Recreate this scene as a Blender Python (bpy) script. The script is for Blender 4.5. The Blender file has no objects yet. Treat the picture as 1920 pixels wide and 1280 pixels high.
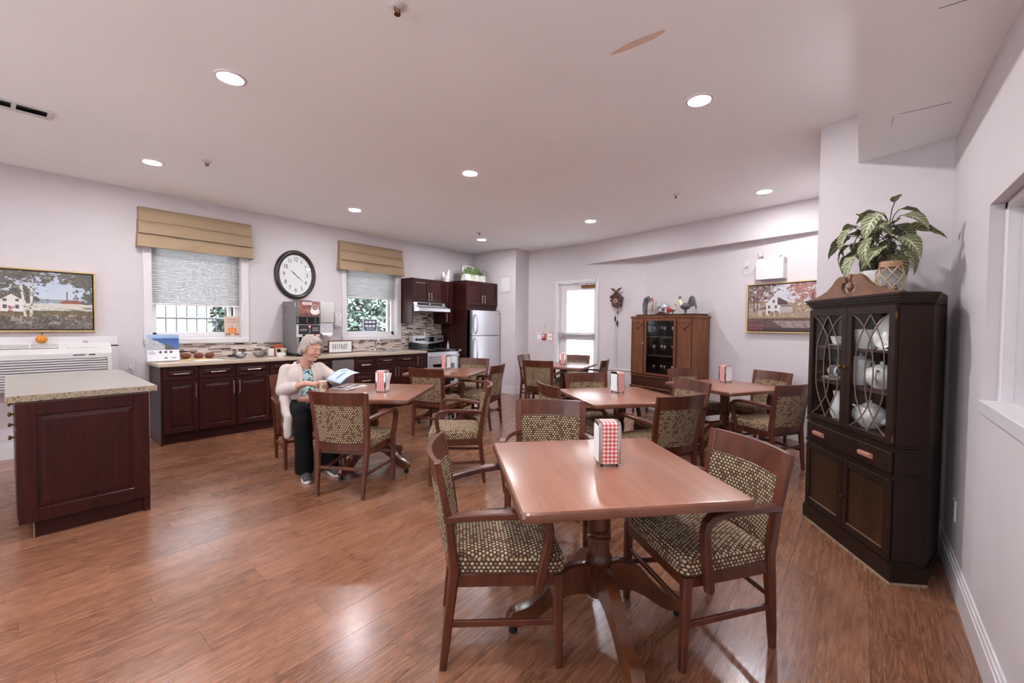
import bpy, bmesh, math, random
import numpy as np
from mathutils import Vector, Matrix, noise as mnoise
random.seed(7)
SC = bpy.context.scene
COL = SC.collection
PI = math.pi

# ------------------------------------------------------------------ camera
EYE = Vector((0.0, 0.0, 1.40))
YAW, PITCH, ROLL = 0.69444, 0.0287657, 0.0098102
_f = Vector((math.cos(YAW), math.sin(YAW), 0)); _r = Vector((math.sin(YAW), -math.cos(YAW), 0)); _u = Vector((0, 0, 1))
FW = _f * math.cos(PITCH) - _u * math.sin(PITCH)
U0 = _u * math.cos(PITCH) + _f * math.sin(PITCH)
RT = _r * math.cos(ROLL) + U0 * math.sin(ROLL)
UP = U0 * math.cos(ROLL) - _r * math.sin(ROLL)
cd = bpy.data.cameras.new('camera'); cam = bpy.data.objects.new('camera', cd); COL.objects.link(cam)
cd.sensor_width = 36.0; cd.lens = 36.0 * 789.741 / 1920.0
cd.shift_x = (960 - 958.958) / 1920.0; cd.shift_y = -(640 - 633.062) / 1920.0
cd.clip_start = 0.05; cd.clip_end = 200
cam.matrix_world = Matrix(((RT.x, UP.x, -FW.x, EYE.x), (RT.y, UP.y, -FW.y, EYE.y), (RT.z, UP.z, -FW.z, EYE.z), (0, 0, 0, 1)))
SC.camera = cam

# ------------------------------------------------------------------ world, exposure
W = bpy.data.worlds.new('sky'); SC.world = W; W.use_nodes = True
bg = W.node_tree.nodes['Background']; bg.inputs[0].default_value = (0.86, 0.93, 1.0, 1); bg.inputs[1].default_value = 2.4
sun = bpy.data.lights.new('sun', 'SUN'); sun.energy = 21.0; sun.angle = 0.01; sun.color = (1.0, 0.98, 0.95); so = bpy.data.objects.new('sun', sun); COL.objects.link(so)
so.rotation_euler = Vector((-0.04, 0.55, -0.83)).to_track_quat('-Z', 'Y').to_euler()
SC.view_settings.view_transform = 'Standard'; SC.view_settings.look = 'None'
SC.view_settings.exposure = 1.19; SC.view_settings.gamma = 1.0
LAMP_RADIANCE = 215.0
CEIL = 2.96

# ------------------------------------------------------------------ helpers
def lin(r, g, b):
    def c(v):
        v /= 255.0
        return v / 12.92 if v <= 0.04045 else ((v + 0.055) / 1.055) ** 2.4
    return (c(r), c(g), c(b), 1.0)

class MB:
    """collects pieces into one mesh"""
    def __init__(s): s.v = []; s.f = []; s.m = []; s.cm = 0
    def add(s, vs, fs):
        o = len(s.v); s.v += [tuple(v) for v in vs]; s.f += [tuple(i + o for i in f) for f in fs]; s.m += [s.cm] * len(fs); return s
    def mat(s, i): s.cm = i; return s
    def bm(s, b, M=None):
        b.verts.ensure_lookup_table()
        for i, v in enumerate(b.verts): v.index = i
        vs = [(M @ v.co if M else v.co) for v in b.verts]
        s.add(vs, [[v.index for v in f.verts] for f in b.faces]); b.free(); return s
    def box(s, lo, hi, bev=0.0, M=None, seg=1):
        b = bmesh.new(); bmesh.ops.create_cube(b, size=1)
        for v in b.verts: v.co = Vector([lo[i] + (v.co[i] + 0.5) * (hi[i] - lo[i]) for i in range(3)])
        if bev > 0: bmesh.ops.bevel(b, geom=list(b.edges), offset=bev, segments=seg, affect='EDGES', profile=0.5)
        return s.bm(b, M)
    def cbox(s, c, d, bev=0.0, M=None, seg=1):
        return s.box([c[i] - d[i] / 2 for i in range(3)], [c[i] + d[i] / 2 for i in range(3)], bev, M, seg)
    def loft(s, rings, cap=True, close=True):
        n = len(rings[0]); vs = [p for r in rings for p in r]; fs = []
        for k in range(len(rings) - 1):
            for i in range(n if close else n - 1):
                j = (i + 1) % n; fs.append((k * n + i, k * n + j, (k + 1) * n + j, (k + 1) * n + i))
        if cap:
            fs.append(tuple(reversed(range(n)))); fs.append(tuple((len(rings) - 1) * n + i for i in range(n)))
        return s.add(vs, fs)
    def lathe(s, prof, n=20, c=(0, 0, 0), M=None, cap=True, sx=1.0, sy=1.0):
        rings = []
        for r, z in prof:
            ring = []
            for i in range(n):
                a = 2 * PI * i / n; p = Vector((c[0] + r * math.cos(a) * sx, c[1] + r * math.sin(a) * sy, c[2] + z)); ring.append(M @ p if M else p)
            rings.append(ring)
        return s.loft(rings, cap)
    def cyl(s, a, b, r, n=12, r2=None):
        return s.tube([a, b], [r, r if r2 is None else r2], n)
    def tube(s, path, rad, n=8, cap=True):
        path = [Vector(p) for p in path]
        if not hasattr(rad, '__len__'): rad = [rad] * len(path)
        rings = []; ref = None
        for k, p in enumerate(path):
            t = (path[min(k + 1, len(path) - 1)] - path[max(k - 1, 0)]).normalized()
            if ref is None: ref = t.orthogonal().normalized()
            ref = (ref - t * ref.dot(t))
            ref = ref.normalized() if ref.length > 1e-6 else t.orthogonal().normalized()
            bn = t.cross(ref)
            rings.append([p + (ref * math.cos(2 * PI * i / n) + bn * math.sin(2 * PI * i / n)) * rad[k] for i in range(n)])
        return s.loft(rings, cap)
    def sweep(s, path, wid, thk, side=(1, 0, 0)):
        """rectangular section: width along `side`, thickness across it"""
        path = [Vector(p) for p in path]; side = Vector(side)
        if not hasattr(wid, '__len__'): wid = [wid] * len(path)
        if not hasattr(thk, '__len__'): thk = [thk] * len(path)
        rings = []
        for k, p in enumerate(path):
            t = (path[min(k + 1, len(path) - 1)] - path[max(k - 1, 0)]).normalized()
            sd = (side - t * side.dot(t)).normalized(); nb = t.cross(sd)
            w, h = wid[k] / 2, thk[k] / 2; c = min(w, h) * 0.35
            o = [(w - c, h), (w, h - c), (w, -h + c), (w - c, -h), (-w + c, -h), (-w, -h + c), (-w, h - c), (-w + c, h)]
            rings.append([p + sd * a + nb * b for a, b in o])
        return s.loft(rings)
    def prism(s, poly, z0, z1, M=None):
        """plan polygon (x,y) raised from z0 to z1"""
        n = len(poly); vs = [Vector((x, y, z0)) for x, y in poly] + [Vector((x, y, z1)) for x, y in poly]
        if M: vs = [M @ v for v in vs]
        fs = [tuple(reversed(range(n))), tuple(range(n, 2 * n))] + [(i, (i + 1) % n, n + (i + 1) % n, n + i) for i in range(n)]
        return s.add(vs, fs)
    def ell(s, c, r, M=None, n=12, m=8):
        b = bmesh.new(); bmesh.ops.create_uvsphere(b, u_segments=n, v_segments=m, radius=1)
        for v in b.verts: v.co = Vector((c[0] + v.co.x * r[0], c[1] + v.co.y * r[1], c[2] + v.co.z * r[2]))
        return s.bm(b, M)
    def grid(s, fn, nu, nv):
        vs = [fn(i / nu, j / nv) for j in range(nv + 1) for i in range(nu + 1)]
        fs = [(j * (nu + 1) + i, j * (nu + 1) + i + 1, (j + 1) * (nu + 1) + i + 1, (j + 1) * (nu + 1) + i) for j in range(nv) for i in range(nu)]
        return s.add(vs, fs)

def mesh_of(name, mb, mats, smooth=None, uv=False, colors=None):
    me = bpy.data.meshes.new(name); me.from_pydata(mb.v, [], mb.f)
    if not isinstance(mats, (list, tuple)): mats = [mats]
    for m in mats: me.materials.append(m)
    if len(mats) > 1: me.polygons.foreach_set('material_index', [min(i, len(mats) - 1) for i in mb.m])
    b = bmesh.new(); b.from_mesh(me); bmesh.ops.recalc_face_normals(b, faces=b.faces); b.to_mesh(me); b.free()
    if uv:
        L = me.uv_layers.new(name='UVMap')
        for p in me.polygons:
            nx, ny, nz = abs(p.normal.x), abs(p.normal.y), abs(p.normal.z)
            for li in p.loop_indices:
                co = me.vertices[me.loops[li].vertex_index].co
                if nz > 0.6: q = (co.x, co.y)
                elif nx > ny: q = (co.y, co.z)
                else: q = (co.x, co.z)
                L.data[li].uv = q
    if colors is not None:
        a = me.color_attributes.new('paint', 'FLOAT_COLOR', 'POINT'); a.data.foreach_set('color', np.asarray(colors, dtype=np.float32).ravel())
    if smooth is not None:
        me.polygons.foreach_set('use_smooth', [True] * len(me.polygons)); me.set_sharp_from_angle(angle=math.radians(smooth))
    me.update(); return me

def tag(o, label=None, cat=None, group=None, kind=None):
    if label: o['label'] = label
    if cat: o['category'] = cat
    if group: o['group'] = group
    if kind: o['kind'] = kind
    return o
def obj(name, mb, mats, parent=None, smooth=None, uv=False, colors=None, loc=None, rotz=None, **t):
    me = mb if isinstance(mb, bpy.types.Mesh) else mesh_of(name, mb, mats, smooth, uv, colors)
    o = bpy.data.objects.new(name, me); COL.objects.link(o); o.parent = parent
    if loc is not None: o.location = loc
    if rotz is not None: o.rotation_euler = (0, 0, rotz)
    return tag(o, **t)
def thing(name, label, cat, loc=(0, 0, 0), rotz=0.0, group=None, kind=None):
    o = bpy.data.objects.new(name, None); COL.objects.link(o); o.empty_display_size = 0.1
    o.location = loc; o.rotation_euler = (0, 0, rotz); return tag(o, label, cat, group, kind)
def dup(root, loc, rotz, label):
    r = root.copy(); COL.objects.link(r); r.location = loc; r.rotation_euler = (0, 0, rotz); r['label'] = label
    for ch in list(root.children):
        c = ch.copy(); COL.objects.link(c); c.parent = r
        for g in list(ch.children):
            d = g.copy(); COL.objects.link(d); d.parent = c
    return r
def rz(a): return Matrix.Rotation(a, 4, 'Z')
def T(x, y, z): return Matrix.Translation((x, y, z))
def text_mesh(txt, size, depth=0.001, align='CENTER'):
    cu = bpy.data.curves.new('lettering', 'FONT'); cu.body = txt; cu.size = size; cu.extrude = depth; cu.align_x = align; cu.align_y = 'CENTER'; cu.resolution_u = 3
    o = bpy.data.objects.new('lettering', cu); COL.objects.link(o)
    dg = bpy.context.evaluated_depsgraph_get(); me = bpy.data.meshes.new_from_object(o.evaluated_get(dg))
    bpy.data.objects.remove(o); bpy.data.curves.remove(cu); return me
def put_text(name, txt, size, mat, parent, M, sx=1.0):
    me = text_mesh(txt, size); me.transform(M @ Matrix.Diagonal((sx, 1, 1, 1))); me.materials.clear(); me.materials.append(mat)
    return obj(name, me, None, parent)
XZ = Matrix(((1, 0, 0, 0), (0, 0, -1, 0), (0, 1, 0, 0), (0, 0, 0, 1)))       # text plane -> faces -y

# ------------------------------------------------------------------ materials
class NT:
    def __init__(s, name):
        s.m = bpy.data.materials.new(name); s.m.use_nodes = True; s.t = s.m.node_tree; s.b = s.t.nodes['Principled BSDF']; s.out = s.t.nodes['Material Output']
    def n(s, kind, **kw):
        x = s.t.nodes.new(kind)
        for k, v in kw.items(): setattr(x, k, v)
        return x
    def l(s, a, b): s.t.links.new(a, b)
    def math(s, op, a, b=None, c=None):
        x = s.n('ShaderNodeMath', operation=op)
        for i, v in enumerate((a, b, c)):
            if v is None: continue
            if isinstance(v, (int, float)): x.inputs[i].default_value = v
            else: s.l(v, x.inputs[i])
        return x.outputs[0]
    def mix(s, fac, a, b):
        x = s.n('ShaderNodeMix', data_type='RGBA')
        for i, v in ((0, fac), (6, a), (7, b)):
            if isinstance(v, (int, float)): x.inputs[i].default_value = v
            elif isinstance(v, tuple): x.inputs[i].default_value = v
            else: s.l(v, x.inputs[i])
        return x.outputs[2]
    def coord(s, which='Object', scale=(1, 1, 1)):
        c = s.n('ShaderNodeTexCoord'); mp = s.n('ShaderNodeMapping'); mp.inputs['Scale'].default_value = scale; s.l(c.outputs[which], mp.inputs[0]); return mp.outputs[0]
    def noise(s, vec, scale, detail=3, rough=0.5, dist=0.0):
        x = s.n('ShaderNodeTexNoise'); x.inputs['Scale'].default_value = scale; x.inputs['Detail'].default_value = detail; x.inputs['Roughness'].default_value = rough; x.inputs['Distortion'].default_value = dist
        s.l(vec, x.inputs['Vector']); return x.outputs['Fac']
    def ramp(s, fac, stops):
        x = s.n('ShaderNodeValToRGB'); el = x.color_ramp.elements
        while len(el) < len(stops): el.new(0.5)
        for e, (p, c) in zip(el, stops): e.position = p; e.color = c
        s.l(fac, x.inputs[0]); return x.outputs[0]
    def bump(s, h, strength=0.1, dist=0.01):
        x = s.n('ShaderNodeBump'); x.inputs['Strength'].default_value = strength; x.inputs['Distance'].default_value = dist; s.l(h, x.inputs['Height']); s.l(x.outputs[0], s.b.inputs['Normal'])
    def set(s, **kw):
        for k, v in kw.items():
            i = s.b.inputs[k.replace('_', ' ')]
            if isinstance(v, (int, float, tuple)): i.default_value = v
            else: s.l(v, i)
        return s

def pm(name, col, rough=0.5, metal=0.0, var=0.06, scale=30.0, bump=0.0, coat=0.0, spec=0.5):
    k = NT(name); v = k.coord()
    nz = k.noise(v, scale, 2)
    d = tuple(max(0, c * (1 - var)) for c in col[:3]) + (1,); u = tuple(min(1, c * (1 + var)) for c in col[:3]) + (1,)
    k.set(Base_Color=k.ramp(nz, [(0.3, d), (0.7, u)]), Roughness=rough, Metallic=metal, Specular_IOR_Level=spec)
    if coat: k.set(Coat_Weight=coat, Coat_Roughness=0.12)
    if bump: k.bump(nz, bump, 0.004)
    return k.m
def wood(name, dark, light, rough=0.35, scale=(3, 40, 40), coat=0.25, detail=6, nscale=1.0, bump=0.03, spec=0.5):
    k = NT(name); v = k.coord('Object', scale)
    a = k.noise(v, nscale, detail, 0.6, 1.2); b = k.noise(v, nscale * 0.25, 2)
    f = k.math('ADD', k.math('MULTIPLY', a, 0.7), k.math('MULTIPLY', b, 0.3))
    k.set(Base_Color=k.ramp(f, [(0.36, dark), (0.64, light)]), Roughness=rough, Coat_Weight=coat, Coat_Roughness=0.15, Specular_IOR_Level=spec)
    k.bump(a, bump, 0.002); return k.m
def emit(name, col, s):
    k = NT(name); k.set(Base_Color=(0, 0, 0, 1), Emission_Color=col, Emission_Strength=s); return k.m
def glass(name, tint=(0.95, 0.97, 0.98, 1), refl=0.07, rough=0.02):
    k = NT(name); k.t.nodes.remove(k.b)
    t = k.n('ShaderNodeBsdfTransparent'); t.inputs[0].default_value = tint
    g = k.n('ShaderNodeBsdfGlossy'); g.inputs['Roughness'].default_value = rough
    lw = k.n('ShaderNodeLayerWeight'); fc = lw.outputs['Facing']
    f = k.math('MINIMUM', k.math('ADD', refl * 0.5, k.math('MULTIPLY', k.math('POWER', fc, 5.0), 0.8)), 0.9)
    mx = k.n('ShaderNodeMixShader'); k.l(f, mx.inputs[0]); k.l(t.outputs[0], mx.inputs[1]); k.l(g.outputs[0], mx.inputs[2]); k.l(mx.outputs[0], k.out.inputs[0]); return k.m
def translucent(name, col, frac, tint=None):
    k = NT(name); k.t.nodes.remove(k.b); v = k.coord(); nz = k.noise(v, 60, 2)
    c = k.ramp(nz, [(0.3, tuple(x * 0.95 for x in col[:3]) + (1,)), (0.7, col)])
    d = k.n('ShaderNodeBsdfDiffuse'); t = k.n('ShaderNodeBsdfTranslucent'); k.l(c, d.inputs[0]); k.l(c, t.inputs[0])
    mx = k.n('ShaderNodeMixShader'); mx.inputs[0].default_value = frac; k.l(d.outputs[0], mx.inputs[1]); k.l(t.outputs[0], mx.inputs[2]); k.l(mx.outputs[0], k.out.inputs[0]); return k.m
def painted(name, rough=0.45, coat=0.0):
    k = NT(name); a = k.n('ShaderNodeVertexColor', layer_name='paint'); k.set(Base_Color=a.outputs[0], Roughness=rough, Coat_Weight=coat); return k.m

M = {}
M['wall'] = pm('wall_paint', lin(207, 199, 203), 0.75, var=0.012, scale=6, bump=0.02)
M['white'] = pm('white_paint', lin(220, 216, 219), 0.35, var=0.015)
M['whiteplastic'] = pm('white_plastic', lin(214, 210, 210), 0.35, var=0.015)
M['panelwhite'] = pm('panel_white', lin(198, 194, 197), 0.5, var=0.01)
M['greyplastic'] = pm('grey_plastic', lin(120, 116, 118), 0.45)
M['black'] = pm('black_plastic', lin(22, 20, 21), 0.35)
M['blackgloss'] = pm('black_gloss', lin(12, 11, 12), 0.12, spec=0.6)
M['rubber'] = pm('rubber', lin(24, 22, 22), 0.8)
M['steel'] = pm('brushed_steel', lin(214, 213, 220), 0.34, 0.85, var=0.03, scale=80)
M['chrome'] = pm('chrome', lin(215, 213, 215), 0.12, 1.0, var=0.02)
M['nickel'] = pm('satin_nickel', lin(205, 200, 198), 0.3, 1.0)
M['brass'] = pm('aged_brass', lin(120, 88, 48), 0.4, 1.0)
M['gold'] = pm('gold_frame', lin(206, 178, 128), 0.4, 0.3)
M['cherry'] = wood('dark_cherry', lin(36, 9, 7), lin(62, 20, 16), 0.42, (30, 30, 2.2), 0.08, spec=0.3)
M['cherryh'] = wood('dark_cherry_rail', lin(36, 9, 7), lin(62, 20, 16), 0.42, (2.2, 30, 30), 0.08, spec=0.3)
M['chairwood'] = wood('chair_walnut', lin(70, 33, 22), lin(104, 54, 37), 0.34, (14, 14, 3), 0.15)
M['tabletop'] = wood('table_laminate', lin(146, 96, 77), lin(165, 111, 90), 0.28, (2, 26, 26), 0.3, bump=0.0)
M['tableedge'] = wood('table_edge', lin(104, 62, 46), lin(130, 80, 60), 0.3, (4, 4, 4), 0.3)
M['pedestal'] = wood('pedestal_oak', lin(76, 40, 23), lin(112, 64, 38), 0.28, (16, 16, 3), 0.35)
M['curio'] = wood('curio_walnut', lin(30, 16, 10), lin(46, 27, 18), 0.48, (22, 22, 2.0), 0.04, spec=0.25)
M['curiopanel'] = wood('curio_panel', lin(42, 26, 13), lin(62, 40, 20), 0.42, (10, 10, 2.5), 0.08, spec=0.3)
M['pediment'] = wood('pediment_walnut', lin(98, 66, 50), lin(136, 96, 74), 0.36, (5, 5, 12), 0.3)
M['muntin'] = pm('muntin_grey_brown', lin(104, 82, 74), 0.5)
M['hutch'] = wood('hutch_walnut', lin(92, 53, 33), lin(126, 79, 51), 0.45, (16, 16, 2.2), 0.06, spec=0.3)
M['hutchdark'] = wood('hutch_dark', lin(50, 28, 19), lin(74, 44, 30), 0.45, (3, 16, 16), 0.06, spec=0.3)
M['inside'] = wood('cabinet_inside', lin(52, 34, 30), lin(76, 50, 43), 0.6, (10, 10, 3), 0.0)
M['worn'] = pm('worn_raw_wood', lin(158, 138, 116), 0.8, var=0.25, scale=40)
M['glass'] = glass('pane_glass')
M['cabglass'] = glass('cabinet_glass', (0.97, 0.975, 0.98, 1), 0.045)
M['crystal'] = glass('crystal', (0.96, 0.97, 0.98, 1), 0.30, 0.08)
M['china'] = pm('white_china', lin(236, 233, 230), 0.18, var=0.02, coat=0.4)
M['chinablue'] = pm('blue_china', lin(92, 120, 176), 0.25)
M['paper'] = pm('paper', lin(236, 235, 236), 0.7, var=0.02)
M['bluepaper'] = pm('blue_paper', lin(190, 204, 232), 0.6, var=0.03)
M['ink'] = pm('ink', lin(44, 40, 44), 0.6)
M['red'] = pm('red_plastic', lin(196, 44, 50), 0.4)
M['skin'] = pm('skin', lin(206, 158, 140), 0.65, var=0.05, scale=60, spec=0.25)
M['hair'] = pm('grey_hair', lin(176, 164, 156), 0.6, var=0.25, scale=120, bump=0.5)
M['cardigan'] = pm('cardigan_knit', lin(204, 190, 185), 0.9, var=0.04, scale=260, bump=0.25)
M['pants'] = pm('black_trousers', lin(13, 12, 14), 0.9, var=0.1, scale=200, spec=0.2)
M['shoe'] = pm('grey_knit_shoe', lin(66, 64, 70), 0.8, var=0.25, scale=300, bump=0.3)
M['blind'] = pm('tan_fabric', lin(168, 144, 118), 0.8, var=0.05, scale=220, bump=0.08)
M['shade'] = translucent('cellular_shade', lin(196, 195, 197), 0.16)
M['curtain'] = translucent('sheer_curtain', lin(240, 240, 242), 0.7)
M['green'] = pm('leaf_green', lin(112, 142, 78), 0.45, var=0.25, scale=25)
M['stem'] = pm('stem', lin(70, 66, 52), 0.7, var=0.2)
M['pumpkin'] = pm('pumpkin', lin(214, 142, 44), 0.5, var=0.12, scale=30)
M['bake'] = pm('muffin_crust', lin(112, 58, 42), 0.8, var=0.35, scale=90, bump=0.6)
M['board'] = pm('tan_board', lin(206, 178, 128), 0.6)
M['rope'] = pm('jute_rope', lin(196, 172, 138), 0.9, var=0.12, scale=200)
M['cork'] = pm('cork', lin(176, 142, 112), 0.9, var=0.18, scale=120)
M['shell'] = pm('sea_shell', lin(150, 132, 118), 0.6, var=0.4, scale=30)
M['lamp'] = emit('lamp_lens', (0.97, 0.975, 0.985, 1), LAMP_RADIANCE)
M['led'] = emit('red_led', (1.0, 0.06, 0.08, 1), 6.0)
M['paint'] = painted('printed_art')
M['printgloss'] = painted('printed_panel', 0.3, 0.3)
M['concrete'] = pm('pale_concrete', lin(214, 212, 210), 0.9, var=0.06, scale=4)
M['iron'] = pm('grey_iron', lin(34, 35, 38), 0.7, 0.0)
M['lettergrey'] = pm('grey_lettering', lin(92, 84, 90), 0.6)
M['clockface'] = pm('clock_face', lin(232, 228, 226), 0.4, var=0.01)
M['clockrim'] = pm('dark_clock_rim', lin(40, 33, 33), 0.3, var=0.15, scale=14, coat=0.4)
M['dishwasher'] = pm('dishwasher_front', lin(150, 142, 144), 0.35, 0.7, var=0.04)
M['sage'] = pm('cream_ceramic', lin(206, 204, 164), 0.4, var=0.08)
M['ceramicgrey'] = pm('grey_ceramic', lin(104, 100, 104), 0.4, var=0.3, scale=60)
M['ceramicpink'] = pm('pink_grey_ceramic', lin(186, 166, 164), 0.35, var=0.15, scale=50)
M['silver'] = pm('silver_mosaic', lin(200, 196, 200), 0.2, 0.6, var=0.2, scale=90)
M['cuckoo'] = pm('carved_walnut', lin(86, 54, 46), 0.55, var=0.3, scale=60, bump=0.5)

# laminate worktop / island top: pale speckled stone
def stone(name, base, speck, dens=0.40, scale=160):
    k = NT(name); v = k.coord(); a = k.noise(v, scale, 3, 0.7); b = k.noise(v, 9, 3)
    c = k.ramp(b, [(0.35, tuple(x * 0.93 for x in base[:3]) + (1,)), (0.7, base)])
    f = k.ramp(a, [(dens - 0.05, (1, 1, 1, 1)), (dens, (0, 0, 0, 1))])
    k.set(Base_Color=k.mix(f, c, speck), Roughness=0.3, Coat_Weight=0.2); return k.m
M['worktop'] = stone('worktop_laminate', lin(196, 178, 160), lin(150, 128, 108), 0.36)
M['granite'] = stone('island_top_stone', lin(158, 149, 142), lin(132, 121, 108), 0.36, 120)
M['graniteedge'] = stone('island_edge_stone', lin(172, 154, 132), lin(70, 54, 40), 0.45, 110)

# floor plank
def plank_mat():
    k = NT('plank_vinyl'); tc = k.n('ShaderNodeTexCoord'); oi = k.n('ShaderNodeObjectInfo'); ge = k.n('ShaderNodeNewGeometry')
    rnd = k.math('FRACT', k.math('ADD', oi.outputs['Random'], ge.outputs['Random Per Island']))
    cx = k.n('ShaderNodeCombineXYZ'); k.l(k.math('MULTIPLY', rnd, 37.0), cx.inputs[0]); k.l(k.math('MULTIPLY', rnd, 91.0), cx.inputs[1]); k.l(k.math('MULTIPLY', rnd, 13.0), cx.inputs[2])
    va = k.n('ShaderNodeVectorMath', operation='ADD'); k.l(tc.outputs['Object'], va.inputs[0]); k.l(cx.outputs[0], va.inputs[1])
    mp = k.n('ShaderNodeMapping'); mp.inputs['Scale'].default_value = (1.3, 9.0, 1.0); k.l(va.outputs[0], mp.inputs[0])
    a = k.noise(mp.outputs[0], 1.6, 2, 0.5, 0.6)
    rings = k.math('FRACT', k.math('MULTIPLY', a, 11.0)); rings = k.math('ABSOLUTE', k.math('SUBTRACT', rings, 0.5))
    mp2 = k.n('ShaderNodeMapping'); mp2.inputs['Scale'].default_value = (3, 60, 1); k.l(va.outputs[0], mp2.inputs[0])
    fine = k.noise(mp2.outputs[0], 1.0, 4, 0.7)
    f = k.math('ADD', k.math('MULTIPLY', rings, 0.6), k.math('MULTIPLY', fine, 0.4))
    f = k.math('ADD', f, k.math('MULTIPLY', k.math('SUBTRACT', rnd, 0.5), 0.16))
    c = k.ramp(f, [(0.18, lin(110, 69, 50)), (0.42, lin(146, 98, 73)), (0.78, lin(164, 116, 89))])
    k.set(Base_Color=c, Roughness=k.math('ADD', 0.2, k.math('MULTIPLY', fine, 0.14)), Coat_Weight=0.35, Coat_Roughness=0.2)
    k.bump(fine, 0.05, 0.001); return k.m
M['plank'] = plank_mat()
M['subfloor'] = pm('subfloor', lin(84, 50, 34), 0.6)

# ceiling paint with one dried water stain
def ceiling_mat():
    k = NT('ceiling_paint'); tc = k.n('ShaderNodeTexCoord'); sp = k.n('ShaderNodeSeparateXYZ'); k.l(tc.outputs['Object'], sp.inputs[0])
    nz = k.noise(tc.outputs['Object'], 9, 3); nz2 = k.noise(tc.outputs['Object'], 1.2, 2)
    u = k.math('DIVIDE', k.math('SUBTRACT', sp.outputs[1], 1.01), 0.17); w = k.math('DIVIDE', k.math('SUBTRACT', sp.outputs[0], 2.247), 0.028)
    d = k.math('ADD', k.math('MULTIPLY', u, u), k.math('MULTIPLY', w, w)); d = k.math('ADD', d, k.math('MULTIPLY', k.math('SUBTRACT', nz, 0.5), 1.6))
    f = k.ramp(d, [(0.82, (1, 1, 1, 1)), (0.98, (0, 0, 0, 1))])
    base = k.ramp(nz2, [(0.3, lin(243, 242, 244)), (0.7, lin(246, 245, 247))])
    k.set(Base_Color=k.mix(k.math('MULTIPLY', f, 0.75), base, lin(214, 176, 150)), Roughness=0.85); return k.m
M['ceiling'] = ceiling_mat()

# chair upholstery: offset rows of beige and tan ovals on dark brown
def fabric_mat():
    k = NT('dotted_upholstery'); uv = k.n('ShaderNodeUVMap', uv_map='UVMap'); sp = k.n('ShaderNodeSeparateXYZ'); k.l(uv.outputs[0], sp.inputs[0])
    cw, ch = 0.0185, 0.0150
    v = k.math('DIVIDE', sp.outputs[1], ch); row = k.math('FLOOR', v)
    u = k.math('ADD', k.math('DIVIDE', sp.outputs[0], cw), k.math('MULTIPLY', k.math('MODULO', k.math('ADD', row, 200.0), 2.0), 0.5)); col = k.math('FLOOR', u)
    fu = k.math('SUBTRACT', k.math('SUBTRACT', u, col), 0.5); fv = k.math('SUBTRACT', k.math('SUBTRACT', v, row), 0.5)
    d = k.math('ADD', k.math('MULTIPLY', fu, fu), k.math('MULTIPLY', fv, k.math('MULTIPLY', fv, 0.85)))
    m = k.ramp(d, [(0.10, (1, 1, 1, 1)), (0.155, (0, 0, 0, 1))])
    cc = k.n('ShaderNodeCombineXYZ'); k.l(col, cc.inputs[0]); k.l(row, cc.inputs[1]); wn = k.n('ShaderNodeTexWhiteNoise', noise_dimensions='2D'); k.l(cc.outputs[0], wn.inputs['Vector'])
    tone = k.math('LESS_THAN', wn.outputs['Value'], 0.3)
    dot = k.mix(tone, lin(196, 174, 140), lin(144, 108, 86))
    k.set(Base_Color=k.mix(m, lin(58, 37, 27), dot), Roughness=0.85); k.bump(m, 0.15, 0.001); return k.m
M['fabric'] = fabric_mat()

# red and white gingham
def gingham_mat():
    k = NT('gingham_print'); uv = k.n('ShaderNodeUVMap', uv_map='UVMap'); sp = k.n('ShaderNodeSeparateXYZ'); k.l(uv.outputs[0], sp.inputs[0]); p = 0.0185
    a = k.math('LESS_THAN', k.math('FRACT', k.math('ADD', k.math('DIVIDE', sp.outputs[0], p), 50.25)), 0.5)
    b = k.math('LESS_THAN', k.math('FRACT', k.math('ADD', k.math('DIVIDE', sp.outputs[1], p), 50.25)), 0.5)
    s = k.math('MULTIPLY', k.math('ADD', a, b), 0.5)
    k.set(Base_Color=k.ramp(s, [(0.2, lin(238, 232, 230)), (0.5, lin(226, 150, 148)), (0.8, lin(196, 58, 56))]), Roughness=0.4); return k.m
M['gingham'] = gingham_mat()

# plant leaf with pale veins along uv
def zebra_leaf():
    k = NT('veined_leaf'); uv = k.n('ShaderNodeUVMap', uv_map='UVMap'); sp = k.n('ShaderNodeSeparateXYZ'); k.l(uv.outputs[0], sp.inputs[0])
    x = k.math('ABSOLUTE', k.math('SUBTRACT', sp.outputs[0], 0.5)); y = sp.outputs[1]
    s = k.math('FRACT', k.math('MULTIPLY', k.math('SUBTRACT', y, k.math('MULTIPLY', x, 0.45)), 9.0))
    ve = k.math('LESS_THAN', s, 0.26); mid = k.math('LESS_THAN', x, 0.05); f = k.math('MAXIMUM', ve, mid)
    k.set(Base_Color=k.mix(f, lin(94, 98, 66), lin(182, 184, 150)), Roughness=0.5); return k.m
M['zebra'] = zebra_leaf()
# blouse print
def blouse():
    k = NT('floral_blouse'); v = k.coord(); a = k.noise(v, 26, 2, 0.5, 1.5); b = k.noise(v, 40, 2)
    c = k.ramp(a, [(0.40, lin(40, 52, 66)), (0.46, lin(150, 190, 198)), (0.56, lin(214, 226, 226)), (0.66, lin(120, 168, 172))])
    k.set(Base_Color=c, Roughness=0.8); return k.m
M['blouse'] = blouse()
# ------------------------------------------------------------------ the room
YA, XF, YJ, XD = 6.60, 6.60, 5.40, 7.03
def struct(name, mb, mats, **k): return obj(name, mb, mats, kind='structure', **k)
TH = math.radians(17.6); B0 = Vector((6.281, 0.494, 0)); D2 = Vector((math.sin(TH), math.cos(TH), 0)); N2 = Vector((math.cos(TH), -math.sin(TH), 0))
def onB(s, z, off=0.0): return B0 + D2 * s - N2 * off + Vector((0, 0, z))
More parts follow.
